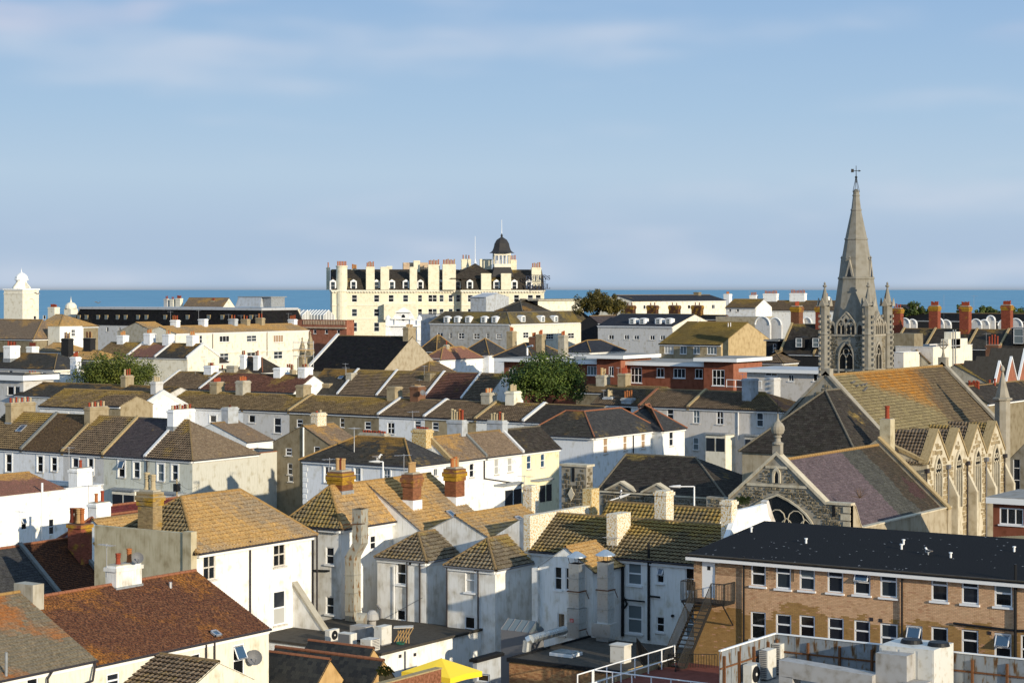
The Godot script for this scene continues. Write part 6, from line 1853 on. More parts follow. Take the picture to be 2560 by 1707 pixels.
func middle_right() -> void:
	# --- white corner house with the dark slate roof
	var p = pt(1484, 1087, 222.0)
	var x0 = alx(p, 1319); var z0 = alz(p, 1645)
	var h = bld("house", "white house with a dark slate roof edged in orange ridge tiles", x0, p.x, z0, p.z, p.y, {"roof": "trunc", "it": 3.1, "ry": p.y + 2.3, "rs": "slate_lich", "rse": "slate", "rdg": "ridge_red", "wm": "bluewhite", "wmx": "white_clean", "oh": 0.35,
		"w": [["x", 1509, 1094, 1520, 1134, "12r"], ["x", 1559, 1088, 1568, 1126, "12ar"], ["x", 1604, 1083, 1614, 1121, "12r"], ["z", 1357, 1091, 1379, 1101, "11"]]})
	dpipe(h, "x", 1584, 1082, 1135, 0.07)
	var q = pt(1656, 1073, 232.0)
	h = bld("house_wing", "white wing with a small slate hip roof adjoining the corner house", q.x - 7, q.x, alz(q, 1712), q.z, q.y, {"roof": "z", "ry": q.y + 2.6, "i1": 3.2, "i0": 3.2, "rs": "slate", "rdg": "ridge_red", "wm": "white_clean", "w": [["x", 1674, 1079, 1684, 1115, "12"]]})
	# --- grey arched-window villa terrace
	var r = refx(1956, 1026, 245.0, 1956)
	var V = rowx(1956, 1026, 245.0, 9.0, 984, [1846, 1722, 1600], [
		{"lb": "pale grey house with arched windows and an orange hipped roof end", "i1": 4.5, "rs": "brown_y", "rse": "rust", "rdg": "ridge_ochre", "wm": "pinkgrey", "wmx": "white", "w": [["z", 1892, 1032, 1909, 1067, "12a"]]},
		{"lb": "pale grey house with a porch below its pair of arched windows", "rs": "brown", "rdg": "ridge_brown", "wm": "pinkgrey", "w": [["z", 1792, 1028, 1809, 1061, "22a"], ["z", 1733, 1025, 1749, 1058, "22ag"], ["z", 1733, 1094, 1747, 1125, "12ag"]]},
		{"lb": "pale grey house with a brown ribbed roof and one dark arched window", "rs": "brown", "rdg": "ridge_brown", "wm": "pinkgrey", "w": [["z", 1668, 1021, 1684, 1050, "12a"]]}])
	party(V[2], V[2].x1, "cop_tan", 0.3); party(V[2], V[2].x0, "ridge_red", 0.2)
	bay(V[1], "z", 1768, 1836, 1084, 1.3, "cream"); bay(V[0], "z", 1862, 1915, 1088, 1.0, "greywhite")
	chim(V[0], 1876, 946, {"sx": 1.3, "sz": 1.9, "m": "bluegrey", "pots": 0, "hb": 3.8, "at": V[0].rc + 1.5}); chim(V[0], 1932, 944, {"sx": 1.3, "sz": 1.9, "m": "lightgrey", "pots": 0, "hb": 4.2, "at": V[0].rc - 6.0})
	dpipe(V[1], "z", 1846, 1028, 1100, 0.06, "trim")
	var U = rowx(1600, 1012, 262.0, 8.0, 974, [1480], [{"lb": "terraced house with a brown ribbed roof behind the dark slate corner house", "rs": "brown", "wm": "white"}])
	chim(U[0], 1525, 992, {"sx": 1.3, "sz": 1.3, "m": "bluegrey", "pots": 4, "pm": ["pot_cream"], "ph": 0.9, "hb": 3.0, "at": U[0].z1 - 1.5}); chim(U[0], 1571, 995, {"sx": 1.5, "sz": 1.2, "m": "bluegrey", "pots": 4, "pm": ["pot_orange"], "ph": 1.0, "hb": 3.4, "at": U[0].z1 - 0.6})
	var U2 = rowx(1640, 985, 286.0, 7.0, 968, [1440], [{"lb": "low brown roofed house with twin tan chimneys beside the leafy tree", "rs": "brown_y", "wm": "darktan"}])
	chim(U2[0], 1508, 938, {"sx": 1.4, "sz": 1.7, "m": "concrete", "pots": 4, "pm": ["pot_cream", "pot_tan"], "ph": 1.0, "hb": 3.5}); chim(U2[0], 1561, 934, {"sx": 1.3, "sz": 1.6, "m": "tan", "pots": 4, "pm": ["pot_red"], "ph": 1.0, "hb": 3.5})
	# --- red brick flats
	var d = pt(1760, 917, 292.0)
	var W: Array = []
	for w in [[1577, 918, 1605, 957, "32"], [1642, 920, 1661, 943, "21"], [1684, 921, 1714, 945, "31"], [1738, 922, 1757, 946, "21"], [1421, 913, 1440, 937, "21"], [1468, 915, 1492, 938, "31g"]]: W.append(["z", w[0], w[1], w[2], w[3], w[4] + "p"])
	h = bld("apartment_block", "long red brick apartment block with white edged flat roofs", alx(d, 1262), d.x, d.z - 12, d.z, d.y, {"cat": "building", "roof": "flat", "slab": 0.55, "so": 0.7, "fm": "greyroof", "wm": "redbrick", "w": W})
	for b in [[1760.0, 1834.0, 1871.0, 905.0, [[1781, 924, 1812, 964, "32p"]], "red brick bay block with French windows beside the church tower"], [1492.0, 1552.0, 1566.0, 897.0, [[1522, 916, 1534, 940, "21p"]], "red brick bay block in the middle of the flats"], [1260.0, 1330.0, 1345.0, 905.0, [[1272, 920, 1290, 945, "21p"]], "red brick bay block behind the leafy tree"]]:
		var cn = Vector3(onz(d.z + 2.0, b[1]), 0, d.z + 2.0)
		var yy = yat(cn.x, cn.z, b[3])
		var ww: Array = []
		for w in b[4]: ww.append(["z", w[0], w[1], w[2], w[3], w[4]])
		bld("apartment_bay", b[5], alx(cn, b[0]), cn.x, cn.z - 9.0, cn.z, yy, {"cat": "building", "roof": "flat", "slab": 0.5, "so": 1.1, "fm": "greyroof", "wm": "redbrick", "wmx": "terracotta", "w": ww})
	# low pale flats with terrace beside the tower
	d = pt(2066, 935, 262.0)
	h = bld("flats", "low pale grey flats with a wide flat roof in front of the church tower", alx(d, 1868), d.x, d.z - 9, d.z, d.y, {"cat": "building", "roof": "flat", "slab": 0.45, "so": 0.8, "fm": "paleroof", "wm": "pinkgrey", "w": [["z", 1914, 932, 1944, 940, "21p"], ["z", 1972, 937, 1985, 953, "21p"], ["z", 2034, 935, 2044, 953, "11p"]]})
	railing("balcony_railing", "white glazed balcony railing on the terrace of the low flats", [ptz(d.z + 2.5, 1817, 968), ptz(d.z + 2.5, 1905, 972)], 1.0, 1.2, 0.04, "trim")
	# --- stone school range below the church
	d = pt(1752, 1241, 172.0)
	var zc = d.z
	var rt = thing("stone_range", "low rubble stone range with a mossy black slate hip roof and two gablets", "building", Vector3(d.x - 6, 0, zc - 4))
	var hh = {"n": rt, "x0": onz(zc, 1500), "x1": onz(zc, 1812), "z0": zc - 10.0, "z1": zc, "y": d.y, "roof": "x", "rc": zc - 5.0}
	var mb = MB.new()
	mb.box(hh.x0, 0, hh.z0, hh.x1, d.y, zc)
	var wl = part("wall", mb, M.churchstone, rt)
	var st = MB.new()
	var len: float = hh.x1 - hh.x0
	var gabs: Array = []
	for g in [[1551.0, 1207.0, 30.0], [1642.0, 1212.0, 27.0]]:
		var gx = onz(zc, g[0])
		gabs.append([gx - hh.x0, yat(gx, zc, g[1]), 1.45])
	var ins = func(u: float, v: float) -> bool:
		if u < 0.05 or u > len - 0.05: return false
		if v < d.y - 0.15: return true
		for g in gabs:
			if v < g[1] - 0.1 and absf(u - g[0]) < (g[1] - v) / (g[1] - d.y) * g[2] - 0.12: return true
		return false
	rubble(st, Vector3(hh.x0, 0, zc), Vector3.RIGHT, Vector3.BACK, len, d.y - 4.5, d.y + 2.0, ins, sr(150, 140, 118), sr(104, 98, 84))
	part("stones", st, M.stone, wl).set_meta("kind", "stuff")
	for g in gabs:
		var gm = MB.new()
		var ax: float = hh.x0 + g[0]
		gm.prism([Vector3(ax - g[2], d.y, zc), Vector3(ax, g[1], zc), Vector3(ax + g[2], d.y, zc)], Vector3(0, 0, -0.5))
		part("gablet", gm, M.churchstone, rt)
		var cp = MB.new()
		for s in [-1.0, 1.0]: cp.pbox(Vector3(ax, g[1] - 0.02, zc + 0.08), Vector3(s * (g[2] + 0.1), d.y - g[1] - 0.05, 0), Vector3(0, 0.18, 0), Vector3(0, 0, -0.75))
		part("coping", cp, M.creamstone, rt)
		var rr = MB.new()
		rr.prism([Vector3(ax - g[2], d.y + 0.02, zc - 0.5), Vector3(ax, g[1] - 0.05, zc - 0.5), Vector3(ax + g[2], d.y + 0.02, zc - 0.5)], Vector3(0, 0, -3.0))
		part("gablet_roof", rr, M.felt, rt)
	var ti = MB.new(); var cc = MB.new()
	var ry = yat(onz(zc - 5, 1660), zc - 5.0, 1140)
	var ra = Vector3(onz(zc - 5, 1566), ry, zc - 5); var rb = Vector3(onz(zc - 5, 1740), ry, zc - 5)
	var e0 = Vector3(hh.x0 - 0.2, d.y, zc + 0.1); var e1 = Vector3(hh.x1 + 0.2, d.y, zc + 0.1); var e2 = Vector3(hh.x1 + 0.2, d.y, zc - 10)
	tiles(ti, e0, e1, rb, ra, RS.slate_brown); tiles(ti, e1, e2, rb, rb, RS.slate_brown)
	for e in [[e0, ra], [e1, rb], [ra, rb]]: caps(cc, e[0], e[1])
	var sl = MB.new()
	sl.quad(e0, ra, rb, e1); sl.quad(Vector3(hh.x0, d.y, zc - 10), e2, rb, ra)
	for i in sl.v.size(): sl.v[i].y -= 0.05
	var rf = part("roof", sl, M.felt, rt)
	part("roof_tiles", ti, M.slate, rf).set_meta("kind", "stuff")
	part("ridge_tiles", cc, M.ridge_grey, rf)
	var cb = MB.new()
	cb.box(hh.x0, d.y - 0.16, zc + 0.1, hh.x1, d.y - 0.02, zc + 0.2)
	part("coping", cb, M.creamstone, rt)
	for w in [[1520, 1262, 1590, 1278], [1606, 1265, 1640, 1280]]:
		var a = ptz(zc + 0.11, w[0], w[1]); var b = ptz(zc + 0.11, w[2], w[3])
		var wb = MB.new()
		wb.box(a.x, b.y, zc + 0.12, b.x, a.y, zc + 0.16)
		part("window", wb, M.pane0, rt)
		var wf = MB.new()
		for k in 4: wf.box(lerpf(a.x, b.x, k / 3.0) - 0.08, b.y - 0.1, zc + 0.125, lerpf(a.x, b.x, k / 3.0) + 0.08, a.y + 0.15, zc + 0.22)
		part("mullion", wf, M.creamstone, rt)
	# stone stair turret
	var tq = pt(1466, 1168, 163.0)
	var tn = thing("stone_turret", "square rubble stone turret with a slit window and a diamond panel", "tower", Vector3(tq.x, 0, tq.z))
	var tx0 = alx(tq, 1404); var tz0 = alz(tq, 1482)
	var tb = MB.new()
	tb.box(tx0, 0, tz0, tq.x, tq.y, tq.z)
	var tw = part("wall", tb, M.churchstone, tn)
	var ts = MB.new()
	var tl = tq.x - tx0
	var sl2 = func(u: float, v: float) -> bool: return u > 0.0 and u < tl and v < tq.y - 0.05 and not (absf(u - tl * 0.48) < 0.22 and v > tq.y - 1.3)
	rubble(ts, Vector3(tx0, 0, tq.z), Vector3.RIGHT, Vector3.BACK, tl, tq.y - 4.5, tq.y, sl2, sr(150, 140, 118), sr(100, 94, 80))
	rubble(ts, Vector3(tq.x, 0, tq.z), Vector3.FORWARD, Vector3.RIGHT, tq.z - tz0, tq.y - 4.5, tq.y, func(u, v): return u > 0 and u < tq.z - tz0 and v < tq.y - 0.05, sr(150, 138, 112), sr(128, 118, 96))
	part("stones", ts, M.stone, tw).set_meta("kind", "stuff")
	var tc = MB.new()
	tc.box(tx0 - 0.12, tq.y, tz0 - 0.12, tq.x + 0.12, tq.y + 0.18, tq.z + 0.12)
	part("coping", tc, M.creamstone, tn)
	var sw = MB.new()
	sw.box(tx0 + tl * 0.48 - 0.12, tq.y - 1.2, tq.z + 0.01, tx0 + tl * 0.48 + 0.12, tq.y - 0.1, tq.z + 0.05)
	part("slit_window", sw, M.black, tn)
	var dm = MB.new()
	var dc = Vector3(tx0 + tl * 0.42, tq.y - 2.2, tq.z + 0.06)
	dm.prism([dc + Vector3(-0.3, 0, 0), dc + Vector3(0, 0.55, 0), dc + Vector3(0.3, 0, 0), dc + Vector3(0, -0.55, 0)], Vector3(0, 0, 0.1))
	part("diamond_panel", dm, M.creamstone, tn)

# ================= church =================
func arch(o: Vector3, U: Vector3, a: float, hs: float, k := 1.0) -> Array:   # pointed arch outline from the foot left, clockwise; k scales the rise
	var p: Array = [o - U * a]
	for i in 7:
		var t = deg_to_rad(60.0 * i / 6)
		p.append(o + U * (a - 2 * a * cos(t)) + Vector3.UP * (hs + 2 * a * sin(t) * k))
	for i in range(5, -1, -1):
		var t = deg_to_rad(60.0 * i / 6)
		p.append(o - U * (a - 2 * a * cos(t)) + Vector3.UP * (hs + 2 * a * sin(t) * k))
	p.append(o + U * a)
	return p
func lancet(parent: Node3D, o: Vector3, U: Vector3, N: Vector3, a: float, hs: float, lights: int, sm := "creamstone", k := 1.0, off := 0.06) -> void:
	var w = Node3D.new()
	w.name = "window"; parent.add_child(w, true); w.position = o - origin(parent)
	var outer = arch(o + N * off, U, a + 0.16, hs, k); var inner = arch(o + N * off, U, a, hs, k)
	var s = MB.new(); var g = MB.new(); var m = MB.new()
	for i in outer.size() - 1:
		s.quad(inner[i] + N * 0.12, outer[i] + N * 0.12, outer[i + 1] + N * 0.12, inner[i + 1] + N * 0.12)
		s.quad(outer[i], outer[i + 1], outer[i + 1] + N * 0.12, outer[i] + N * 0.12); s.quad(inner[i], inner[i + 1], inner[i + 1] + N * 0.12, inner[i] + N * 0.12)
	part("surround", s, M[sm], w)
	g.poly(inner)
	part("pane", g, M.pane3, w)
	for i in range(1, lights):
		var q = o + U * (-a + 2 * a * i / lights) + N * off
		m.pbox(q - U * 0.06, U * 0.12, Vector3.UP * hs, N * 0.1)
	for i in lights:
		var q = o + U * (-a + 2 * a * (i + 0.5) / lights) + N * (off + 0.05) + Vector3.UP * hs * 0.92
		var b = a / lights
		var e = arch(q, U, b, 0.0, 1.0)
		for j in e.size() - 1: m.tube(e[j], e[j + 1], 0.045, 0.045, 5)
	for i in maxi(0, lights - 1):
		var q = o + U * (-a + 2 * a * (i + 1.0) / lights) + N * (off + 0.05) + Vector3.UP * (hs + a * 0.75 * k)
		var b = a / lights * 0.85
		for j in 10:
			var t0 = TAU * j / 10; var t1 = TAU * (j + 1) / 10
			m.tube(q + U * cos(t0) * b + Vector3.UP * sin(t0) * b, q + U * cos(t1) * b + Vector3.UP * sin(t1) * b, 0.045, 0.045, 5)
	if lights > 0: part("tracery", m, M[sm], w)
func church() -> void:
	var U = Vector3.RIGHT; var N = Vector3.BACK
	# --- hall with the purple and green slate roof
	var c = pt(2127, 1264, 150.0)
	var zg = c.z; var x1 = c.x
	var rc = onz(zg, 1943); var ya = yat(rc, zg, 1136)
	var xk = onz(zg, 2066)
	var x0 = 2 * rc - x1
	var zp = onx(x1, 2158); var yp = yat(x1, zp, 1321)
	var zf = onx(x1, 2380)
	var n = thing("church_hall", "rubble stone church hall with a purple and green slate roof", "church hall", Vector3(rc, 0, (zg + zf) / 2))
	var mb = MB.new()
	mb.prism([Vector3(x0, 0, zg), Vector3(x0, c.y, zg), Vector3(2 * rc - xk, c.y, zg), Vector3(rc, ya, zg), Vector3(xk, c.y, zg), Vector3(x1, c.y, zg), Vector3(x1, 0, zg)], Vector3(0, 0, -0.5))
	var gw = part("gable_wall", mb, M.churchstone, n)
	var st = MB.new()
	var wo = Vector3(onz(zg, 1945), yat(rc, zg, 1346), zg)
	var ins = func(u: float, v: float) -> bool:
		var x = x0 + u
		if x < x0 + 0.02 or x > x1 - 0.6: return false
		var lim: float = c.y - 0.1
		if absf(x - rc) < xk - rc: lim = c.y + (ya - c.y) * (1.0 - absf(x - rc) / (xk - rc)) - 0.25
		if v > lim: return false
		if absf(x - wo.x) < 3.5 and v < yat(rc, zg, 1230) - absf(x - wo.x) * 0.55: return false
		if absf(x - rc) < 0.45 and v > yat(rc, zg, 1212) and v < yat(rc, zg, 1172): return false
		for b in [1168.0, 1214.0]:
			var yb = yat(rc, zg, b)
			if v > yb - 0.14 and v < yb + 0.12: return false
		return true
	rubble(st, Vector3(x0, 0, zg), U, N, x1 - x0, 4.0, ya, ins, sr(172, 160, 134), sr(116, 109, 92), 0.72)
	part("stones", st, M.stone, gw).set_meta("kind", "stuff")
	var cp = MB.new()
	for s in [-1.0, 1.0]:
		cp.pbox(Vector3(rc, ya - 0.05, zg + 0.14), Vector3(s * (xk - rc), c.y - ya, 0), Vector3(0, 0.28, 0), Vector3(0, 0, -0.75))
	cp.box(xk, c.y, zg - 0.6, x1 + 0.1, c.y + 0.18, zg + 0.14)
	for b in [1168.0, 1214.0]:
		var yb = yat(rc, zg, b)
		var hw = (ya - yb) / (ya - c.y) * (xk - rc) - 0.2
		cp.box(rc - hw, yb - 0.1, zg + 0.002, rc + hw, yb + 0.1, zg + 0.1)
	for i in 6: cp.box(x1 - 0.55 - (0.2 if i % 2 else 0.0), c.y - 0.55 - i * 0.55, zg + 0.002, x1 + 0.02, c.y - 0.12 - i * 0.55, zg + 0.09)
	part("dressings", cp, M.creamstone, n)
	lancet(n, wo, U, N, 3.1, 0.25, 4, "creamstone", 0.55, 0.04)
	lancet(n, Vector3(rc, yat(rc, zg, 1207), zg), U, N, 0.18, 0.6, 1, "creamstone", 1.0, 0.02)
	var sw = MB.new()
	var sp = ptz(zg, 2086, 1276)
	sw.box(sp.x - 0.12, sp.y - 0.45, zg + 0.05, sp.x + 0.12, sp.y + 0.45, zg + 0.09)
	part("slit_window", sw, M.black, n)
	# side wall with the swept parapet
	var wl = MB.new()
	var pts: Array = [Vector3(x1, 0, zg), Vector3(x1, c.y + 0.05, zg)]
	for i in 9:
		var t = i / 8.0
		pts.append(Vector3(x1, lerpf(c.y + 0.05, yp, smoothstep(0.0, 1.0, t)), lerpf(zg - 0.5, zp, t)))
	for i in pts.size() - 2: wl.quad(Vector3(x1, 0, pts[i + 1].z), pts[i + 1], pts[i + 2], Vector3(x1, 0, pts[i + 2].z))
	wl.box(x1 - 0.4, 0, zf, x1, yp, zp)
	part("side_wall", wl, M.chapel, n)
	var wc = MB.new()
	for i in range(1, pts.size() - 1): wc.pbox(pts[i] + Vector3(0.06, 0, 0), pts[i + 1] - pts[i], Vector3(0, 0.1, 0), Vector3(-0.5, 0, 0))
	wc.box(x1 - 0.45, yp, zf, x1 + 0.06, yp + 0.1, zp)
	part("coping", wc, M.creamstone, n)
	var ry = ya - 0.5
	var ze = onx(rc, 2196)
	var zb = onx(rc, 2100)
	var cf = func(p: Vector3, t: float) -> Color:
		var w = nz.get_noise_3dv(p * 0.8) * 0.5 + 0.5
		var q = sr(128, 114, 118).lerp(sr(114, 102, 106), rng.randf())
		if p.z < zb + (1.0 - t) * 0.6: q = sr(104, 104, 98).lerp(sr(88, 88, 84), rng.randf())
		if p.z < ze + 3.2 + w * 2.0: q = sr(98, 88, 76).lerp(sr(80, 74, 66), rng.randf())
		if w > 0.72 and p.z < ze + 4.0: q = sr(96, 76, 74)
		return q * rng.randf_range(0.86, 1.1)
	var ti = MB.new(); var sl = MB.new()
	var e0 = Vector3(x1 - 0.3, yp - 0.15, zg - 0.5); var e1 = Vector3(x1 - 0.3, yp - 0.15, ze); var r1 = Vector3(rc, ry, ze); var r0 = Vector3(rc, ry, zg - 0.5)
	tiles(ti, e0, e1, r1, r0, RS.slate_purple, cf)
	sl.quad(e0 - Vector3(0, 0.05, 0), r0 - Vector3(0, 0.05, 0), r1 - Vector3(0, 0.05, 0), e1 - Vector3(0, 0.05, 0)); sl.quad(r0, r1, Vector3(x0, yp, ze), Vector3(x0, yp, zg))
	sl.quad(Vector3(x0, 0, zg), Vector3(x0, yp, zg), Vector3(x0, yp, ze), Vector3(x0, 0, ze))
	var rf = part("roof", sl, M.felt, n)
	part("roof_slates", ti, M.slate, rf).set_meta("kind", "stuff")
	var cc = MB.new()
	caps(cc, r0, r1, 0.13)
	part("ridge_tiles", cc, M.ridge_ochre, rf)
	var fv = MB.new()
	var zv = ze - 0.5
	fv.prism([Vector3(x1 + 0.1, 0, zv), Vector3(x1 + 0.1, yp - 0.1, zv), Vector3(rc, ry + 0.55, zv), Vector3(rc - 3.0, ry - 1.5, zv), Vector3(rc - 3.0, 0, zv)], Vector3(0, 0, 0.45))
	part("end_wall", fv, M.chapel, n)
	var fc = MB.new()
	fc.pbox(Vector3(rc, ry + 0.5, zv - 0.08), Vector3(x1 + 0.2 - rc, yp - ry - 0.6, 0), Vector3(0, 0.2, 0), Vector3(0, 0, 0.62))
	part("end_coping", fc, M.cop_tan, n)
	var hh = {"n": n}
	stack(hh, rc + 0.4, zv - 0.5, yat(rc, zv, 1048), {"sx": 0.95, "sz": 0.95, "m": "beige", "pots": 1, "pm": ["pot_red"], "ph": 1.25, "pw": 1.5, "hb": 3.2, "st": "block", "nofl": 1})
	var fin = MB.new()
	fin.box(rc - 0.33, ya, zg - 0.4, rc + 0.33, ya + 0.75, zg + 0.1)
	fin.lathe(Vector3(rc, ya + 0.75, zg - 0.15), [Vector2(0.42, 0), Vector2(0.42, 0.12), Vector2(0.24, 0.2), Vector2(0.2, 0.5), Vector2(0.3, 0.55), Vector2(0.3, 0.62), Vector2(0.24, 0.68), Vector2(0.44, 0.85), Vector2(0.52, 1.1), Vector2(0.5, 1.35), Vector2(0.36, 1.58), Vector2(0.16, 1.75), Vector2(0.08, 1.95), Vector2(0.05, 2.3), Vector2(0, 2.32)], 14)
	part("finial", fin, M.churchstone, n)
	var fx = MB.new()
	var ft = Vector3(rc, ya + 3.0, zg - 0.15)
	fx.tube(ft, ft + Vector3(0, 0.95, 0), 0.035, 0.035, 5); fx.tube(ft + Vector3(-0.28, 0.6, 0), ft + Vector3(0.28, 0.6, 0), 0.03, 0.03, 5); fx.tube(ft + Vector3(0, 0.35, -0.2), ft + Vector3(0, 0.35, 0.2), 0.03, 0.03, 5)
	part("finial_cross", fx, M.iron, n)
	# --- dark hipped sanctuary roof
	var a = pt(2066, 939, 178.0)
	var zn = a.z
	var e = pt(1856, 1121, 173.0)
	var xr = alx(e, 2142); var rm = (e.x + xr) / 2
	var zi = onx(rm, 2064)
	var h2 = bld("church_chancel", "steep dark slate hip roof of the church chancel", e.x, xr, zn + 0.3, e.z, e.y, {"cat": "church", "roof": "z", "ry": yat(rm, zi, 976), "i1": e.z - zi, "rs": "slate_brown", "rse": "slate_brown", "rdg": "ridge_grey", "wm": "chapel", "oh": 0.25, "nf": 1})
	# --- nave
	var n3 = thing("church_nave", "stone church nave with a big ochre-stained roof and four side gables", "church", Vector3(a.x, 0, zn - 10))
	var xe = onz(zn, 2208); var ye = yat(xe, zn, 1097)
	var z3 = onx(a.x, 2362)
	var xl = 2 * a.x - xe
	var nb = MB.new()
	nb.prism([Vector3(xl, 0, zn), Vector3(xl, ye, zn), Vector3(a.x, a.y + 0.15, zn), Vector3(xe, ye, zn), Vector3(xe, 0, zn)], Vector3(0, 0, -0.5))
	nb.prism([Vector3(xl, 0, z3), Vector3(xl, ye, z3), Vector3(a.x, a.y, z3), Vector3(xe, ye, z3), Vector3(xe, 0, z3)], Vector3(0, 0, 0.5))
	nb.quad(Vector3(xe, 0, zn), Vector3(xe, ye, zn), Vector3(xe, ye, z3), Vector3(xe, 0, z3)); nb.quad(Vector3(xl, 0, zn), Vector3(xl, ye, zn), Vector3(xl, ye, z3), Vector3(xl, 0, z3))
	var nw = part("wall", nb, M.churchstone, n3)
	var ns = MB.new()
	rubble(ns, Vector3(xl, 0, zn), U, N, xe - xl, ye, a.y, func(u, v): return v < ye + (a.y - ye) * (1.0 - absf(xl + u - a.x) / (xe - a.x)) - 0.3, sr(150, 140, 116), sr(110, 102, 86), 1.0)
	part("stones", ns, M.stone, nw).set_meta("kind", "stuff")
	var nt = MB.new(); var nsl = MB.new()
	var sp3: Array = RS.church
	var mz = onx(a.x, 2225)
	var cf3 = func(p: Vector3, t: float) -> Color:
		var q = sr(172, 156, 112).lerp(sr(156, 140, 104), rng.randf())
		var along = (zn - p.z) / (zn - z3)
		if along > 0.62: q = sr(140, 122, 92).lerp(sr(118, 102, 80), rng.randf())
		var w = nz.get_noise_3dv(p * 0.55) * 0.5 + nf.get_noise_3dv(p * 1.4) * 0.3
		var k = smoothstep(-0.05, 0.3, 0.40 - absf(along - 0.54 + (t - 0.6) * 0.2) * 2.3 + (t - 0.62) * 0.9 + w * 0.5)
		return q.lerp(sr(206, 140, 52), k * rng.randf_range(0.6, 1.0)) * rng.randf_range(0.86, 1.1)
	var f0 = Vector3(xe + 0.2, ye - 0.2, zn - 0.5); var f1 = Vector3(xe + 0.2, ye - 0.2, z3 + 0.5); var g1 = Vector3(a.x, a.y, z3 + 0.5); var g0 = Vector3(a.x, a.y, zn - 0.5)
	tiles(nt, f0, f1, g1, g0, sp3, cf3)
	nsl.quad(f0 - Vector3(0, 0.05, 0), g0 - Vector3(0, 0.05, 0), g1 - Vector3(0, 0.05, 0), f1 - Vector3(0, 0.05, 0)); nsl.quad(g0, g1, Vector3(xl, ye, z3), Vector3(xl, ye, zn))
	var nrf = part("roof", nsl, M.felt, n3)
	part("roof_tiles", nt, M.roof, nrf).set_meta("kind", "stuff")
	var ncp = MB.new()
	caps(ncp, g0, g1, 0.13)
	part("ridge_tiles", ncp, M.ridge_ochre, nrf)
	for zz in [zn - 0.62, z3 - 0.1]:
		var nc = MB.new()
		for s in [-1.0, 1.0]: nc.pbox(Vector3(a.x, a.y + 0.1, zz), Vector3(s * (xe + 0.3 - a.x), ye - a.y - 0.2, 0), Vector3(0, 0.32, 0), Vector3(0, 0, 0.75))
		nc.box(a.x - 0.4, a.y, zz, a.x + 0.4, a.y + (0.85 if zz < zn - 5 else 0.6), zz + 0.75)
		part("gable_coping", nc, M.churchstone, n3)
	var cr = MB.new()
	var cb = Vector3(a.x, a.y + 0.85, z3 + 0.25)
	cr.tube(cb, cb + Vector3(0, 0.5, 0), 0.22, 0.1, 8); cr.tube(cb + Vector3(0, 0.4, 0), cb + Vector3(0, 1.75, 0), 0.09, 0.09, 6); cr.tube(cb + Vector3(-0.5, 1.2, 0), cb + Vector3(0.5, 1.2, 0), 0.09, 0.09, 6)
	for i in 14: cr.tube(cb + Vector3(cos(TAU * i / 14) * 0.36, 1.2 + sin(TAU * i / 14) * 0.36, 0), cb + Vector3(cos(TAU * (i + 1) / 14) * 0.36, 1.2 + sin(TAU * (i + 1) / 14) * 0.36, 0), 0.06, 0.06, 5)
	part("stone_cross", cr, M.churchstone, n3)
	# aisle with gablets towards +x
	var xa = onz(zn, 2320); var yv = yat(xa, zn, 1162)
	var zs: Array = []
	for q in [2318, 2372, 2420, 2467, 2513]: zs.append(onx(xa, q))
	var ab = MB.new()
	ab.quad(Vector3(xa, 0, zn), Vector3(xa, yv, zn), Vector3(xa, yv, zs[4]), Vector3(xa, 0, zs[4]))
	ab.quad(Vector3(xe, 0, zn), Vector3(xe, ye - 0.3, zn), Vector3(xa, yv, zn), Vector3(xa, 0, zn)); ab.quad(Vector3(xe, 0, zs[4]), Vector3(xe, ye, zs[4]), Vector3(xa, yv, zs[4]), Vector3(xa, 0, zs[4]))
	var aw = part("aisle_wall", ab, M.creamstone, n3)
	var ac = MB.new()
	ac.pbox(Vector3(xe, ye - 0.4, zn + 0.08), Vector3(xa - xe, yv - ye + 0.4, 0), Vector3(0, 0.3, 0), Vector3(0, 0, -0.6))
	part("aisle_coping", ac, M.cop_tan, n3)
	var ast = MB.new()
	var UZ = Vector3.FORWARD; var NX = Vector3.RIGHT
	for i in 4:
		var zm: float = (zs[i] + zs[i + 1]) / 2; var hw: float = (zs[i] - zs[i + 1]) / 2
		var ap: float = yv + hw * 1.12
		var g = Node3D.new()
		g.name = "gablet"; n3.add_child(g, true); g.position = Vector3(xa, yv, zm) - origin(n3)
		var gm = MB.new()
		gm.prism([Vector3(xa, yv, zm + hw), Vector3(xa, ap, zm), Vector3(xa, yv, zm - hw)], Vector3(-0.4, 0, 0))
		part("gable_wall", gm, M.creamstone, g)
		var gt = MB.new()
		var back = xe - (ap - ye) * (xe - a.x) / (a.y - ye)
		tiles(gt, Vector3(xa - 5.5, yv, zm + hw), Vector3(xa - 0.4, yv, zm + hw), Vector3(xa - 0.4, ap, zm), Vector3(back, ap, zm), RS.brown)
		tiles(gt, Vector3(xa - 0.4, yv, zm - hw), Vector3(xa - 5.5, yv, zm - hw), Vector3(back, ap, zm), Vector3(xa - 0.4, ap, zm), RS.brown)
		part("gablet_tiles", gt, M.roof, g).set_meta("kind", "stuff")
		var gc = MB.new()
		for s in [-1.0, 1.0]: gc.pbox(Vector3(xa + 0.1, ap + 0.02, zm), Vector3(0, yv - ap, s * hw), Vector3(0, 0.2, 0), Vector3(-0.85, 0, 0))
		part("coping", gc, M.cop_tan, g)
		rubble(ast, Vector3(xa, 0, zs[i]), UZ, NX, 2 * hw, 3.0, ap, func(u, v): return (v < yv - 0.1 or absf(u - hw) < (ap - v) / (ap - yv) * hw - 0.2) and not (absf(u - hw) < 0.95 and v < yv + 0.55), sr(196, 178, 142), sr(170, 152, 118), 1.25)
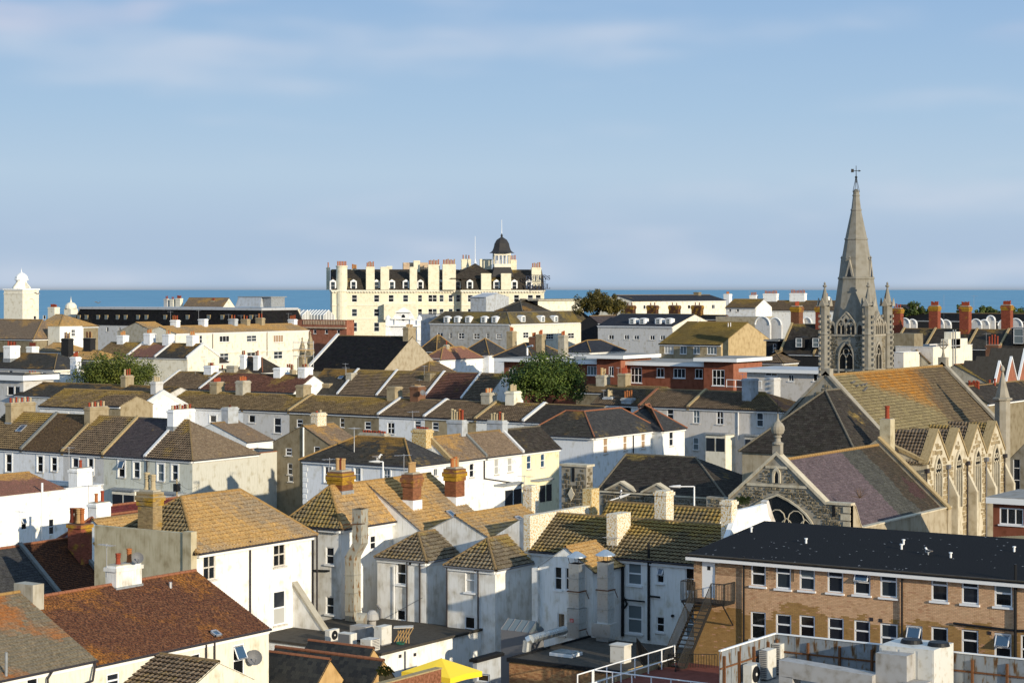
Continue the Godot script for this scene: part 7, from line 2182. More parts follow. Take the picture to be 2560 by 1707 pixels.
		lancet(n3, Vector3(xa, yv - 4.2, zm), UZ, NX, 0.72, 3.3, 3, "creamstone", 1.1, 0.03)
	part("stones", ast, M.stone, aw).set_meta("kind", "stuff")
	for i in 5:
		var bz: float = zs[i]
		var bm = MB.new()
		bm.prism([Vector3(xa, 0, bz + 0.22), Vector3(xa, yv - 1.1, bz + 0.22), Vector3(xa + 0.95, yv - 3.0, bz + 0.22), Vector3(xa + 0.95, 0, bz + 0.22)], Vector3(0, 0, -0.44))
		part("buttress", bm, M.creamstone, n3)
		var pm = MB.new()
		pm.tube(Vector3(xa + 0.14, 0.5, bz + 0.35), Vector3(xa + 0.14, yv - 0.5, bz + 0.35), 0.06, 0.06, 6); pm.box(xa + 0.03, yv - 0.65, bz + 0.1, xa + 0.32, yv - 0.3, bz + 0.6)
		part("drainpipe", pm, M.pipe if i % 2 == 0 else M.pipegrey, n3)
	# pinnacle at the far corner and the shaded west end
	var pp = Vector3(xa - 0.5, 0, zs[4] - 0.8)
	var py = yat(pp.x, pp.z, 1000)
	var pi = MB.new()
	pi.lathe(pp, [Vector2(0.75, 0), Vector2(0.75, py), Vector2(0.95, py + 0.02), Vector2(0.95, py + 0.2), Vector2(0.7, py + 0.25), Vector2(0.08, py + 2.6), Vector2(0.22, py + 2.75), Vector2(0.22, py + 2.95), Vector2(0.0, py + 3.3)], 8)
	part("pinnacle", pi, M.churchstone, n3)
	var wp = pt(2524, 1140, 196.0)
	bld("church_west_end", "shaded rubble stone west gable of the church by the pinnacle", wp.x, wp.x + 5.5, wp.z - 9, wp.z, wp.y - 0.3, {"cat": "church", "roof": "z", "ry": yat(wp.x + 2.7, wp.z, 1077), "rs": "slate_dark", "wm": "towerstone", "nf": 1, "oh": 0.1, "w": [["z", 2534, 1140, 2552, 1230, "13"]]})
	# modern building and corrugated roof at the right edge
	var mo = pt(2484, 1258, 148.0)
	bld("modern_house", "white edged flat roofed house with red brick piers at the right edge", mo.x, mo.x + 9, mo.z - 6, mo.z, mo.y, {"roof": "flat", "slab": 0.45, "so": 0.4, "fm": "greyroof", "wm": "redbrick", "w": [["z", 2500, 1270, 2560, 1312, "31p"], ["z", 2565, 1272, 2600, 1312, "21p"]]})
	var co = pt(2560, 1318, 136.0)
	var ct = thing("corrugated_roof", "beige corrugated sheet roof behind the office block", "roof", co)
	var cm = MB.new()
	for i in 60:
		var x = onz(co.z, 2425) + i * 0.2
		cm.box(x, 0, co.z - 4.0, x + 0.12, minf(co.y - 1.3 + i * 0.022, co.y + 0.6), co.z + 0.5 - 0.0)
		cm.box(x + 0.12, 0, co.z - 4.0, x + 0.2, minf(co.y - 1.36 + i * 0.022, co.y + 0.54), co.z + 0.44)
	part("sheets", cm, M.cop_tan, ct)

func tower() -> void:
	var c = pt(2172, 950, 236.0)
	var s = 5.5
	var x1 = c.x; var x0 = x1 - s; var z1 = c.z; var z0 = z1 - s
	var m = Vector3((x0 + x1) / 2, 0, (z0 + z1) / 2)
	var U = Vector3.RIGHT; var N = Vector3.BACK; var UZ = Vector3.FORWARD; var NX = Vector3.RIGHT
	var n = thing("church_tower", "grey stone church tower with corner pinnacles and a tall octagonal spire", "church tower", m)
	var yt = yat(m.x, z1, 808)
	var yb = yat(m.x, z1, 838)
	var mb = MB.new()
	mb.box(x0, 0, z0, x1, yt, z1)
	var wl = part("wall", mb, M.towerstone, n)
	var bd = MB.new()
	for y in [yb, yt - 0.1, yat(m.x, z1, 925)]: bd.box(x0 - 0.12, y - 0.12, z0 - 0.12, x1 + 0.12, y + 0.12, z1 + 0.12)
	part("string_course", bd, M.towertrim, n)
	var fl = MB.new()
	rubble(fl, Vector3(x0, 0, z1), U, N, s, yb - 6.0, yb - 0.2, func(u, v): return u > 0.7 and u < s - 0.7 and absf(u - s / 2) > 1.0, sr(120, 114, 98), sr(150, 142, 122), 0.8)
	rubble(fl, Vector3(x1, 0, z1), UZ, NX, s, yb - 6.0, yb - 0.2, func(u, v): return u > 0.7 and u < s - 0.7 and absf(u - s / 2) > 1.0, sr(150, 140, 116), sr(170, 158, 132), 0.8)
	part("stones", fl, M.stone, wl).set_meta("kind", "stuff")
	# big belfry windows and the traceried gables above
	for f in [[Vector3(m.x, 0, z1), U, N], [Vector3(x1, 0, m.z), UZ, NX]]:
		lancet(n, f[0] + Vector3.UP * (yb - 5.6), f[1], f[2], 0.85, 3.0, 2, "towertrim", 1.1, 0.03)
		var g = Node3D.new()
		g.name = "gable"; n.add_child(g, true); g.position = f[0] + Vector3.UP * yb - origin(n)
		var gm = MB.new()
		var b: Vector3 = f[0] + Vector3.UP * (yt - 0.3) + f[2] * 0.06
		var up = Vector3.UP * (yat(m.x, z1, 781) - yt + 0.3)
		gm.prism([b - f[1] * 1.35, b + up, b + f[1] * 1.35], -f[2] * 0.45)
		part("gable_wall", gm, M.towerstone, g)
		var gc = MB.new()
		for q in [-1.0, 1.0]: gc.pbox(b + up + f[2] * 0.05, f[1] * q * 1.45 - up, Vector3.UP * 0.16, -f[2] * 0.55)
		part("coping", gc, M.towertrim, g)
		for q in [-1.0, 1.0]: lancet(n, f[0] + Vector3.UP * (yb + 0.15) + f[1] * q * 0.62, f[1], f[2], 0.5, 0.75, 2, "towertrim", 1.0, 0.1)
		for q in [-1.0, 1.0]: lancet(n, f[0] + Vector3.UP * (yb + 0.15) + f[1] * q * 1.75, f[1], f[2], 0.3, 0.7, 1, "towertrim", 1.0, 0.06)
		lancet(n, f[0] + Vector3.UP * (yt - 0.15) + f[2] * 0.06, f[1], f[2], 0.28, 0.3, 1, "towertrim", 1.0, 0.03)
	# corner turrets
	for q in [[x0, z1], [x1, z1], [x1, z0], [x0, z0]]:
		var p = Vector3(q[0], 0, q[1])
		var t = Node3D.new()
		t.name = "pinnacle"; n.add_child(t, true); t.position = p - origin(n)
		var y0 = yat(p.x, p.z, 765); var y1 = yat(p.x, p.z, 706)
		var tm = MB.new()
		tm.lathe(p, [Vector2(0.72, 0), Vector2(0.72, yb - 4), Vector2(0.8, yb - 3.9), Vector2(0.66, yb - 3.6), Vector2(0.66, yb), Vector2(0.74, yb + 0.1), Vector2(0.6, yb + 0.35), Vector2(0.58, y0), Vector2(0.72, y0 + 0.1), Vector2(0.72, y0 + 0.3), Vector2(0.55, y0 + 0.4)], 8, Color.WHITE, PI / 8)
		part("shaft", tm, M.towerstone, t)
		var gb = MB.new()
		for k in 4:
			var d = Vector3(cos(PI / 2 * k), 0, sin(PI / 2 * k)); var e = Vector3(-d.z, 0, d.x)
			gb.prism([p + Vector3.UP * y0 + d * 0.72 - e * 0.42, p + Vector3.UP * (y0 + 0.95) + d * 0.72, p + Vector3.UP * y0 + d * 0.72 + e * 0.42], d * 0.12)
			for w in 14: gb.box(p.x + d.x * 0.8 - 0.1 + e.x * 0.3, yb - 6 + w * 0.62, p.z + d.z * 0.8 - 0.1 + e.z * 0.3, p.x + d.x * 0.8 + 0.1 + e.x * 0.3, yb - 5.7 + w * 0.62, p.z + d.z * 0.8 + 0.1 + e.z * 0.3)
		part("gablets", gb, M.towertrim, t)
		var sm = MB.new()
		sm.lathe(p, [Vector2(0.55, y0 + 0.4), Vector2(0.09, y1 - 0.6), Vector2(0.24, y1 - 0.5), Vector2(0.26, y1 - 0.35), Vector2(0.08, y1 - 0.25), Vector2(0.16, y1 - 0.12), Vector2(0.0, y1 + 0.1)], 8)
		part("spirelet", sm, M.towerstone, t)
	# spire
	var sp = MB.new()
	var Y = func(py: float) -> float: return yat(m.x, m.z, py)
	var k = 236.5 / F
	var prof: Array = []
	for q in [[812, 60.0], [757, 50.5], [699, 42.6], [697, 44.5], [693, 44.2], [692, 42.0], [600, 27.0], [599, 28.6], [596, 28.4], [595, 26.4], [527, 12.3], [526, 13.6], [523, 13.4], [522, 11.6], [491, 8.0], [490, 9.2], [487, 9.0], [486, 7.6], [479, 7.4], [474, 5.0], [472, 0.0]]: prof.append(Vector2(q[1] * k * 1.04, Y.call(q[0])))
	sp.lathe(m, prof, 8, Color.WHITE, PI / 8)
	part("spire", sp, M.towerstone, n)
	for f in [[N, U], [NX, UZ], [-NX, UZ], [-N, U]]:
		var l = Node3D.new()
		l.name = "lucarne"; n.add_child(l, true); l.position = m + Vector3.UP * Y.call(692) - origin(n)
		var o: Vector3 = m + Vector3.UP * Y.call(692) + f[0] * 1.95
		var lm = MB.new()
		lm.prism([o - f[1] * 0.55, o + Vector3.UP * 2.0, o + f[1] * 0.55], -f[0] * 0.9)
		part("hood", lm, M.towertrim, l)
		var lp = MB.new()
		lp.poly([o - f[1] * 0.3 + f[0] * 0.01, o + Vector3.UP * 1.25 + f[0] * 0.01, o + f[1] * 0.3 + f[0] * 0.01])
		part("opening", lp, M.pane3, l)
		var lf = MB.new()
		lf.lathe(o + Vector3.UP * 1.95 - f[0] * 0.1, [Vector2(0.08, 0), Vector2(0.08, 0.2), Vector2(0.17, 0.3), Vector2(0.06, 0.42), Vector2(0.0, 0.6)], 6)
		part("finial", lf, M.towerstone, l)
	# iron crown and weather vane
	var ir = MB.new()
	var b0 = m + Vector3.UP * Y.call(480); var b1 = m + Vector3.UP * Y.call(444)
	for i in 8:
		var d = Vector3(cos(TAU * i / 8), 0, sin(TAU * i / 8))
		ir.tube(b0 + d * 0.42, b1 + d * 0.06, 0.03, 0.025, 5)
	ir.tube(b1 - Vector3.UP * 0.6, m + Vector3.UP * Y.call(414), 0.06, 0.03, 6)
	ir.lathe(b1, [Vector2(0.05, -0.1), Vector2(0.16, 0), Vector2(0.16, 0.1), Vector2(0.05, 0.2)], 8)
	part("iron_crown", ir, M.iron, n)
	var vn = MB.new()
	var vy = m + Vector3.UP * Y.call(427)
	var vd = Vector3(RT.x, 0, RT.y)
	vn.tube(vy - vd * 0.55, vy + vd * 0.55, 0.04, 0.04, 5); vn.tube(vy + vd * 0.3, vy + vd * 0.56, 0.14, 0.0, 6)
	vn.pbox(vy - vd * 0.6 - Vector3.UP * 0.18, vd * 0.32, Vector3.UP * 0.4, vd.cross(Vector3.UP) * 0.04)
	part("weather_vane", vn, M.iron, n)

# ================= far town =================
func hb(h: Dictionary, called: String, mat: String, x0: float, y0: float, z0: float, x1: float, y1: float, z1: float) -> void:
	var m = MB.new()
	m.box(x0, y0, z0, x1, y1, z1)
	part(called, m, M[mat], h.n)
func far_left() -> void:
	# white domed tower
	var p = pt(52, 725, 500.0)
	var k = 500.0 / F
	var h = {"n": thing("domed_tower", "white square tower with a scrolled lantern and small dome on the sea front", "tower", Vector3(p.x, 0, p.z))}
	var X = p.x; var Z = p.z; var Y = p.y
	hb(h, "shaft", "cream", X - 2.95, 0, Z - 2.95, X + 2.95, Y, Z + 2.95)
	hb(h, "cornice", "white_clean", X - 3.15, Y, Z - 3.15, X + 3.15, Y + 0.35, Z + 3.15)
	hb(h, "string_course", "cream", X - 3.05, Y - 1.0, Z - 3.05, X + 3.05, Y - 0.8, Z + 3.05)
	var m = MB.new()
	m.lathe(Vector3(X, Y + 0.35, Z), [Vector2(1.35, 0), Vector2(1.35, 2.0), Vector2(1.75, 2.1), Vector2(1.75, 2.3), Vector2(1.6, 2.5), Vector2(1.55, 2.9), Vector2(1.2, 3.4), Vector2(0.7, 3.75), Vector2(0.2, 3.95), Vector2(0.08, 4.4), Vector2(0.0, 5.2)], 12)
	part("dome", m, M.white_clean, h.n)
	m = MB.new()
	for s in [[1, 0], [-1, 0], [0, 1], [0, -1]]:
		var d = Vector3(s[0], 0, s[1])
		m.prism([Vector3(X, Y + 0.35, Z) + d * 2.8 - d.cross(Vector3.UP) * 0.2, Vector3(X, Y + 0.75, Z) + d * 2.7 - d.cross(Vector3.UP) * 0.2, Vector3(X, Y + 2.1, Z) + d * 1.3 - d.cross(Vector3.UP) * 0.2, Vector3(X, Y + 0.35, Z) + d * 1.3 - d.cross(Vector3.UP) * 0.2], d.cross(Vector3.UP) * 0.4)
	part("scrolls", m, M.cream, h.n)
	m = MB.new()
	for j in 12: m.tube(Vector3(X + 2.98, Y - 3.4, Z) + Vector3(0, sin(PI * j / 12), cos(PI * j / 12)) * 1.4, Vector3(X + 2.98, Y - 3.4, Z) + Vector3(0, sin(PI * (j + 1) / 12), cos(PI * (j + 1) / 12)) * 1.4, 0.12, 0.12, 4)
	part("blind_arch", m, M.cream, h.n)
	h.n.rotation.y = 0.1
	# small dome
	p = pt(176, 772, 470.0)
	h = {"n": thing("small_dome", "small white dome on a square turret beside a white chimney", "tower", Vector3(p.x, 0, p.z))}
	m = MB.new()
	m.box(p.x - 1.1, 0, p.z - 1.1, p.x + 1.1, p.y, p.z + 1.1)
	m.lathe(p, [Vector2(1.35, 0), Vector2(1.4, 0.3), Vector2(1.3, 0.8), Vector2(0.9, 1.3), Vector2(0.25, 1.55), Vector2(0.1, 2.1), Vector2(0.0, 3.0)], 12)
	part("turret", m, M.cream, h.n)
	p = pt(152, 775, 465.0)
	h = bld("house", "white sea front house with a broad chimney of red pots", p.x - 8, p.x + 3, p.z - 8, p.z, 17.2, {"roof": "x", "ry": 19.5, "rs": "slate", "wm": "cream", "w": [["z", 82, 790, 88, 798, "11"], ["z", 106, 788, 112, 798, "11"]]})
	stack(h, onz(p.z - 2, 133), p.z - 2, yat(onz(p.z - 2, 133), p.z - 2, 768), {"sx": 2.2, "sz": 1.6, "m": "cream", "pots": 8, "pm": ["pot_red"], "ph": 0.7, "hb": 4.5, "nofl": 1})
	# black mansard block
	p = pt(655, 814, 430.0)
	var x0 = alx(p, 181)
	h = bld("mansard_block", "long block with a black mansard roof and a row of tilted roof windows", x0, p.x, p.z - 14, p.z, p.y, {"cat": "building", "roof": "trunc", "it": 1.1, "ry": p.y + 3.2, "rs": "slate_dark", "rdg": "ridge_grey", "wm": "lightgrey", "oh": 0.1, "nf": 1, "w": [["z", 217, 818, 221, 829, "11"], ["z", 265, 818, 270, 829, "11"], ["z", 296, 818, 300, 826, "11"]]})
	hb(h, "roof_edge", "paleroof", x0 + 0.9, p.y + 3.21, p.z - 13, p.x - 0.9, p.y + 3.7, p.z - 0.8)
	for q in [196, 215, 244, 265, 293, 313, 344, 365, 412, 468, 521, 555, 627]:
		var o = hit(h.pf, q, 794)
		var r = Node3D.new()
		r.name = "roof_window"; h.n.add_child(r, true); r.position = o - origin(h.n)
		var f = MB.new(); var g = MB.new()
		f.box(o.x - 0.5, o.y - 0.55, o.z - 0.1, o.x + 0.5, o.y + 0.6, o.z + 0.12); g.box(o.x - 0.4, o.y - 0.45, o.z + 0.122, o.x + 0.4, o.y + 0.5, o.z + 0.15)
		part("frame", f, M.cop_tan, r); part("pane", g, M.paneg, r)
	p = pt(680, 768, 436.0)
	var rb = thing("roof_box", "dark sloping rooftop plant box above the black mansard", "building", Vector3(p.x, 0, p.z))
	m = MB.new()
	var xa = alx(p, 587); var xb = alx(p, 650)
	m.prism([Vector3(xa, p.y, p.z), Vector3(xa + 0.3, p.y + 2.1, p.z - 0.7), Vector3(xb - 0.3, p.y + 2.1, p.z - 0.7), Vector3(xb, p.y, p.z)], Vector3(0, 0, -5))
	part("body", m, M.bluegrey, rb)
	m = MB.new()
	m.box(xa + 0.2, p.y + 2.12, p.z - 6, xb + 2.4, p.y + 2.3, p.z - 0.6); m.box(xb + 0.01, p.y, p.z - 5.5, xb + 2.2, p.y + 2.1, p.z - 1.0)
	part("lid", m, M.lead, rb)
	# white conservatories
	for q in [[700.0, 755.0, "white glazed roof lantern beside the black mansard block"], [762.0, 808.0, "white glazed conservatory on the roof below the hotel"]]:
		p = pt(q[1], 800, 470.0)
		h = {"n": thing("conservatory", q[2], "conservatory", p)}
		var a = alx(p, q[0])
		var z1 = p.z
		m = MB.new()
		m.prism([Vector3(a, p.y + 1.1, z1), Vector3(a, p.y + 2.3, z1 - 2), Vector3(a, p.y + 1.1, z1 - 4)], Vector3(p.x - a, 0, 0))
		m.box(a, 0, z1 - 4, p.x, p.y + 1.09, z1)
		part("glazing", m, M.paneb, h.n)
		m = MB.new()
		for i in 7:
			var x = lerpf(a, p.x, i / 6.0)
			m.tube(Vector3(x, p.y - 1.5, z1 + 0.03), Vector3(x, p.y + 1.1, z1 + 0.03), 0.09, 0.09, 4); m.tube(Vector3(x, p.y + 1.1, z1 + 0.03), Vector3(x, p.y + 2.32, z1 - 2), 0.09, 0.09, 4)
		for i in 5: m.tube(Vector3(p.x + 0.03, p.y - 1.5, z1 - i), Vector3(p.x + 0.03, p.y + 1.1 + (1.2 - absf(i - 2.0) * 0.6), z1 - i), 0.09, 0.09, 4)
		part("frame", m, M.trim, h.n)
	p = pt(690, 800, 452.0)
	bld("sea_front_block", "plain cream sea front block stepping up behind the roof terrace", alx(p, 640), p.x, alz(p, 750), p.z, yat(p.x, p.z, 778), {"cat": "building", "roof": "flat", "par": 0.4, "wm": "cream", "cop": "cop_white"})
	p = pt(540, 770, 485.0)
	h = bld("house", "sea front house with a brown gable and chimneys above the mansard", alx(p, 440), p.x, p.z - 9, p.z, p.y - 2, {"roof": "x", "ry": yat(p.x, p.z - 4.5, 745), "rs": "tanroof", "wm": "cream"})
	for q in [[416, 747, 2, "lightgrey"], [431, 748, 2, "cream"], [447, 746, 6, "cream"], [533, 752, 2, "tan"]]: stack(h, onz(p.z - 4, q[0]), p.z - 4, yat(onz(p.z - 4, q[0]), p.z - 4, q[1]), {"sx": 0.9 + 0.2 * q[2] / 2, "sz": 1.0, "m": q[3], "pots": q[2], "pm": ["pot_red"], "ph": 0.7, "hb": 4, "nofl": 1})
	# white apartment house
	var W: Array = []
	for w in [[548, 839, 573, 855, "31"], [616, 838, 641, 854, "22"], [683, 837, 708, 856, "41r"], [548, 880, 571, 902, "22"], [684, 878, 706, 897, "22"], [617, 880, 638, 900, "22"], [498, 838, 505, 858, "12"]]: W.append(["x"] + w)
	var R = rowz(438, 834, 375.0, 8.0, 816, [771], [{"nm": "apartment_house", "cat": "building", "lb": "long cream apartment house with an ochre roof and paired windows", "rs": "ochre", "wm": "cream", "rdg": "ridge_ochre", "w": W, "oh": 0.15, "gut": "trim"}])
	h = R[0]
	hb(h, "string_course", "cream", h.x1 + 0.003, h.y - 4.0, h.z0, h.x1 + 0.12, h.y - 3.75, h.z1)
	dpipe(h, "x", 531, 832, 905, 0.07); dpipe(h, "x", 667, 830, 890, 0.07)
	for q in [[437, 800, "white_clean", 4], [507, 797, "bluewhite", 0], [582, 797, "bluegrey", 2], [613, 798, "tan", 2], [650, 795, "tan", 2], [731, 798, "bluewhite", 6]]: chim(h, q[0], q[1], {"sx": 1.6, "sz": 1.0, "m": q[2], "pots": q[3], "pm": ["pot_orange", "pot_red"], "ph": 0.8, "hb": 3.0})
	# roofs at the left edge
	p = pt(82, 846, 365.0)
	bld("house", "house with a broad grey-brown roof slope at the left edge", alx(p, -90), p.x, p.z - 12, p.z, p.y, {"roof": "x", "ry": yat(p.x, p.z - 6, 800), "i1": 4.0, "rs": "tanroof", "wm": "darktan", "rdg": "ridge_ochre"})
	p = pt(145, 816, 372.0)
	bld("house", "dark brown walled house with a lichened tan roof", alx(p, 88), p.x, p.z - 10, p.z, p.y, {"roof": "x", "ry": yat(p.x, p.z - 5, 787), "i1": 4.0, "rs": "ochre", "wm": "darktan"})
	p = pt(148, 819, 366.0)
	bld("house", "bright white flat topped house wall with one tall window", p.x - 3, p.x, alz(p, 207), p.z, p.y, {"roof": "flat", "par": 0.2, "wm": "cream", "wmx": "white_clean", "w": [["x", 177, 823, 187, 841, "22"]]})
	p = pt(386, 848, 392.0)
	bld("house", "mottled grey gabled house with an ochre roof behind the chimneys", alx(p, 292), p.x, alz(p, 434), p.z, yat(p.x, p.z, 830), {"roof": "z", "ry": yat(p.x - 3, p.z, 806), "rs": "ochre", "wm": "concrete", "rdg": "ridge_ochre"})
	for q in [[152.0, 878.0, 352.0, 95.0, 858.0, "small house with an ochre roof beside the black chimneys"], [236.0, 898.0, 340.0, 168.0, 877.0, "low ochre roofed house left of the broad dark tree"], [500.0, 906.0, 352.0, 420.0, 868.0, "cream house with a pale blank flank beside the apartment house"]]:
		p = pt(q[0], q[1], q[2])
		h = bld("house", q[5], alx(p, q[3]), p.x, p.z - 7, p.z, p.y, {"roof": "x", "ry": yat(p.x, p.z - 3.5, q[4]), "i1": 2.5, "rs": "ochre" if q[0] < 400 else "slate_brown", "wm": "cream"})
		if q[0] == 236.0:
			for s in [[167, 846], [222, 845]]: chim(h, s[0], s[1], {"sx": 1.7, "sz": 1.2, "m": "dark", "pots": 4, "pm": ["pot_dark", "pot_tan"], "ph": 1.0, "hb": 4.0, "at": p.z - 3.5})
	R = rowx(468, 893, 346.0, 8.0, 860, [388, 318, 236], [
		{"lb": "terraced house with a dark slate roof and yellow lichen above the broad tree", "rs": "slate_lich", "wm": "cream"},
		{"lb": "terraced house with a ruddy tiled roof above the broad tree", "rs": "redflat", "wm": "cream"},
		{"lb": "terraced house with a brown tiled roof next to the black chimneys", "rs": "brown_y", "wm": "cream"}])
	for i in 3: party(R[i], R[i].x1, "cop_white", 0.3)
	for q in [[0, 420, 835, "bluewhite", 3], [1, 373, 833, "bluewhite", 4], [2, 306, 838, "bluewhite", 5], [0, 480, 838, "white_clean", 5], [1, 368, 858, "bluegrey", 0]]: chim(R[q[0]], q[1], q[2], {"sx": 1.5, "sz": 1.5, "m": q[3], "pots": q[4], "pm": ["pot_tan", "pot_orange"], "ph": 0.7, "hb": 3.6})
	# little slate hip with two white chimneys
	p = pt(655, 928, 340.0)
	h = bld("house", "low house with a dark slate hip and two white square chimneys", alx(p, 590), p.x, alz(p, 712), p.z, p.y, {"roof": "x", "ry": yat(p.x - 2, p.z - 3, 893), "i1": 2.6, "rs": "slate_brown", "rdg": "ridge_red", "wm": "white"})
	for q in [[608, 887], [642, 889]]: stack(h, onz(p.z - 0.5, q[0]), p.z - 0.5, yat(onz(p.z - 0.5, q[0]), p.z - 0.5, q[1]), {"sx": 1.0, "sz": 0.8, "m": "white_clean", "pots": 2, "pm": ["pot_dark", "pot_red"], "ph": 0.8, "hb": 3.5, "nofl": 1})
	p = pt(590, 933, 322.0)
	h = bld("house", "low stone chimneyed house below the apartment house", alx(p, 500), p.x, p.z - 6, p.z, p.y - 1, {"roof": "x", "ry": p.y + 0.4, "rs": "brown", "wm": "darktan"})
	for q in [[580, 914, "concrete", 0], [555, 925, "tan", 1], [725, 925, "tan", 6]]: stack(h, onz(p.z - 2, q[0]), p.z - 2, yat(onz(p.z - 2, q[0]), p.z - 2, q[1]), {"sx": 1.6, "sz": 1.0, "m": q[2], "pots": q[3], "pm": ["pot_red", "pot_cream"], "ph": 0.9, "hb": 3, "nofl": 1})
	# chapel with the great black slate roof
	p = pt(957, 927, 335.0)
	var z0 = alz(p, 1101); var rc = (p.z + z0) / 2
	h = bld("chapel", "chapel with a great black slate roof and a tan rendered gable", alx(p, 768), p.x, z0, p.z, p.y, {"cat": "chapel", "roof": "x", "ry": yat(p.x, rc, 842), "rs": "slate_dark", "rdg": "ridge_brown", "wm": "darktan", "wmx": "chapel", "nf": 1})
	party(h, h.x0, "cop_white", 0.35, 0.5)
	stack(h, p.x - 0.6, rc, yat(p.x, rc, 819), {"sx": 1.1, "sz": 2.2, "m": "tan", "pots": 5, "pm": ["pot_cream", "pot_tan"], "ph": 0.6, "hb": 4.0, "nofl": 1})
	# gothic pinnacles with scaffold
	p = pt(757, 880, 345.0)
	for i in 2:
		p = pt([755.0, 775.0][i], [895.0, 880.0][i], 345.0 + i * 4)
		h = {"n": thing("stone_pinnacle", ["brown stone pinnacle rising from a white chimney by the scaffold", "brown crocketed stone pinnacle behind the scaffold"][i], "pinnacle", Vector3(p.x, 0, p.z))}
		m = MB.new()
		m.box(p.x - 0.6, 0, p.z - 0.6, p.x + 0.6, p.y, p.z + 0.6)
		m.lathe(p, [Vector2(0.7, 0), Vector2(0.8, 0.2), Vector2(0.55, 0.3), Vector2(0.5, 1.2), Vector2(0.65, 1.3), Vector2(0.1, 3.1), Vector2(0.2, 3.3), Vector2(0.0, 3.6)], 6)
		part("stonework", m, M.tan, h.n)
	h = {"n": thing("scaffold", "light tube scaffold round the brown pinnacles", "scaffold", pt(752, 890, 343.0))}
	m = MB.new()
	for q in [733, 745, 762, 783]:
		var a = pt(q, 925, 343.0); m.tube(a, Vector3(a.x, yat(a.x, a.z, 852), a.z), 0.05, 0.05, 4)
	for q in [856, 872, 890]: m.tube(pt(731, q, 343.0), pt(785, q, 343.0), 0.05, 0.05, 4)
	part("tubes", m, M.alu, h.n)
	m = MB.new()
	var sa = pt(731, 876, 343.0); var sb = pt(785, 876, 343.0)
	m.pbox(sa, sb - sa, Vector3(0, 0.12, 0), Vector3(0.5, 0, 0.8))
	part("boards", m, M.bakedtan, h.n)

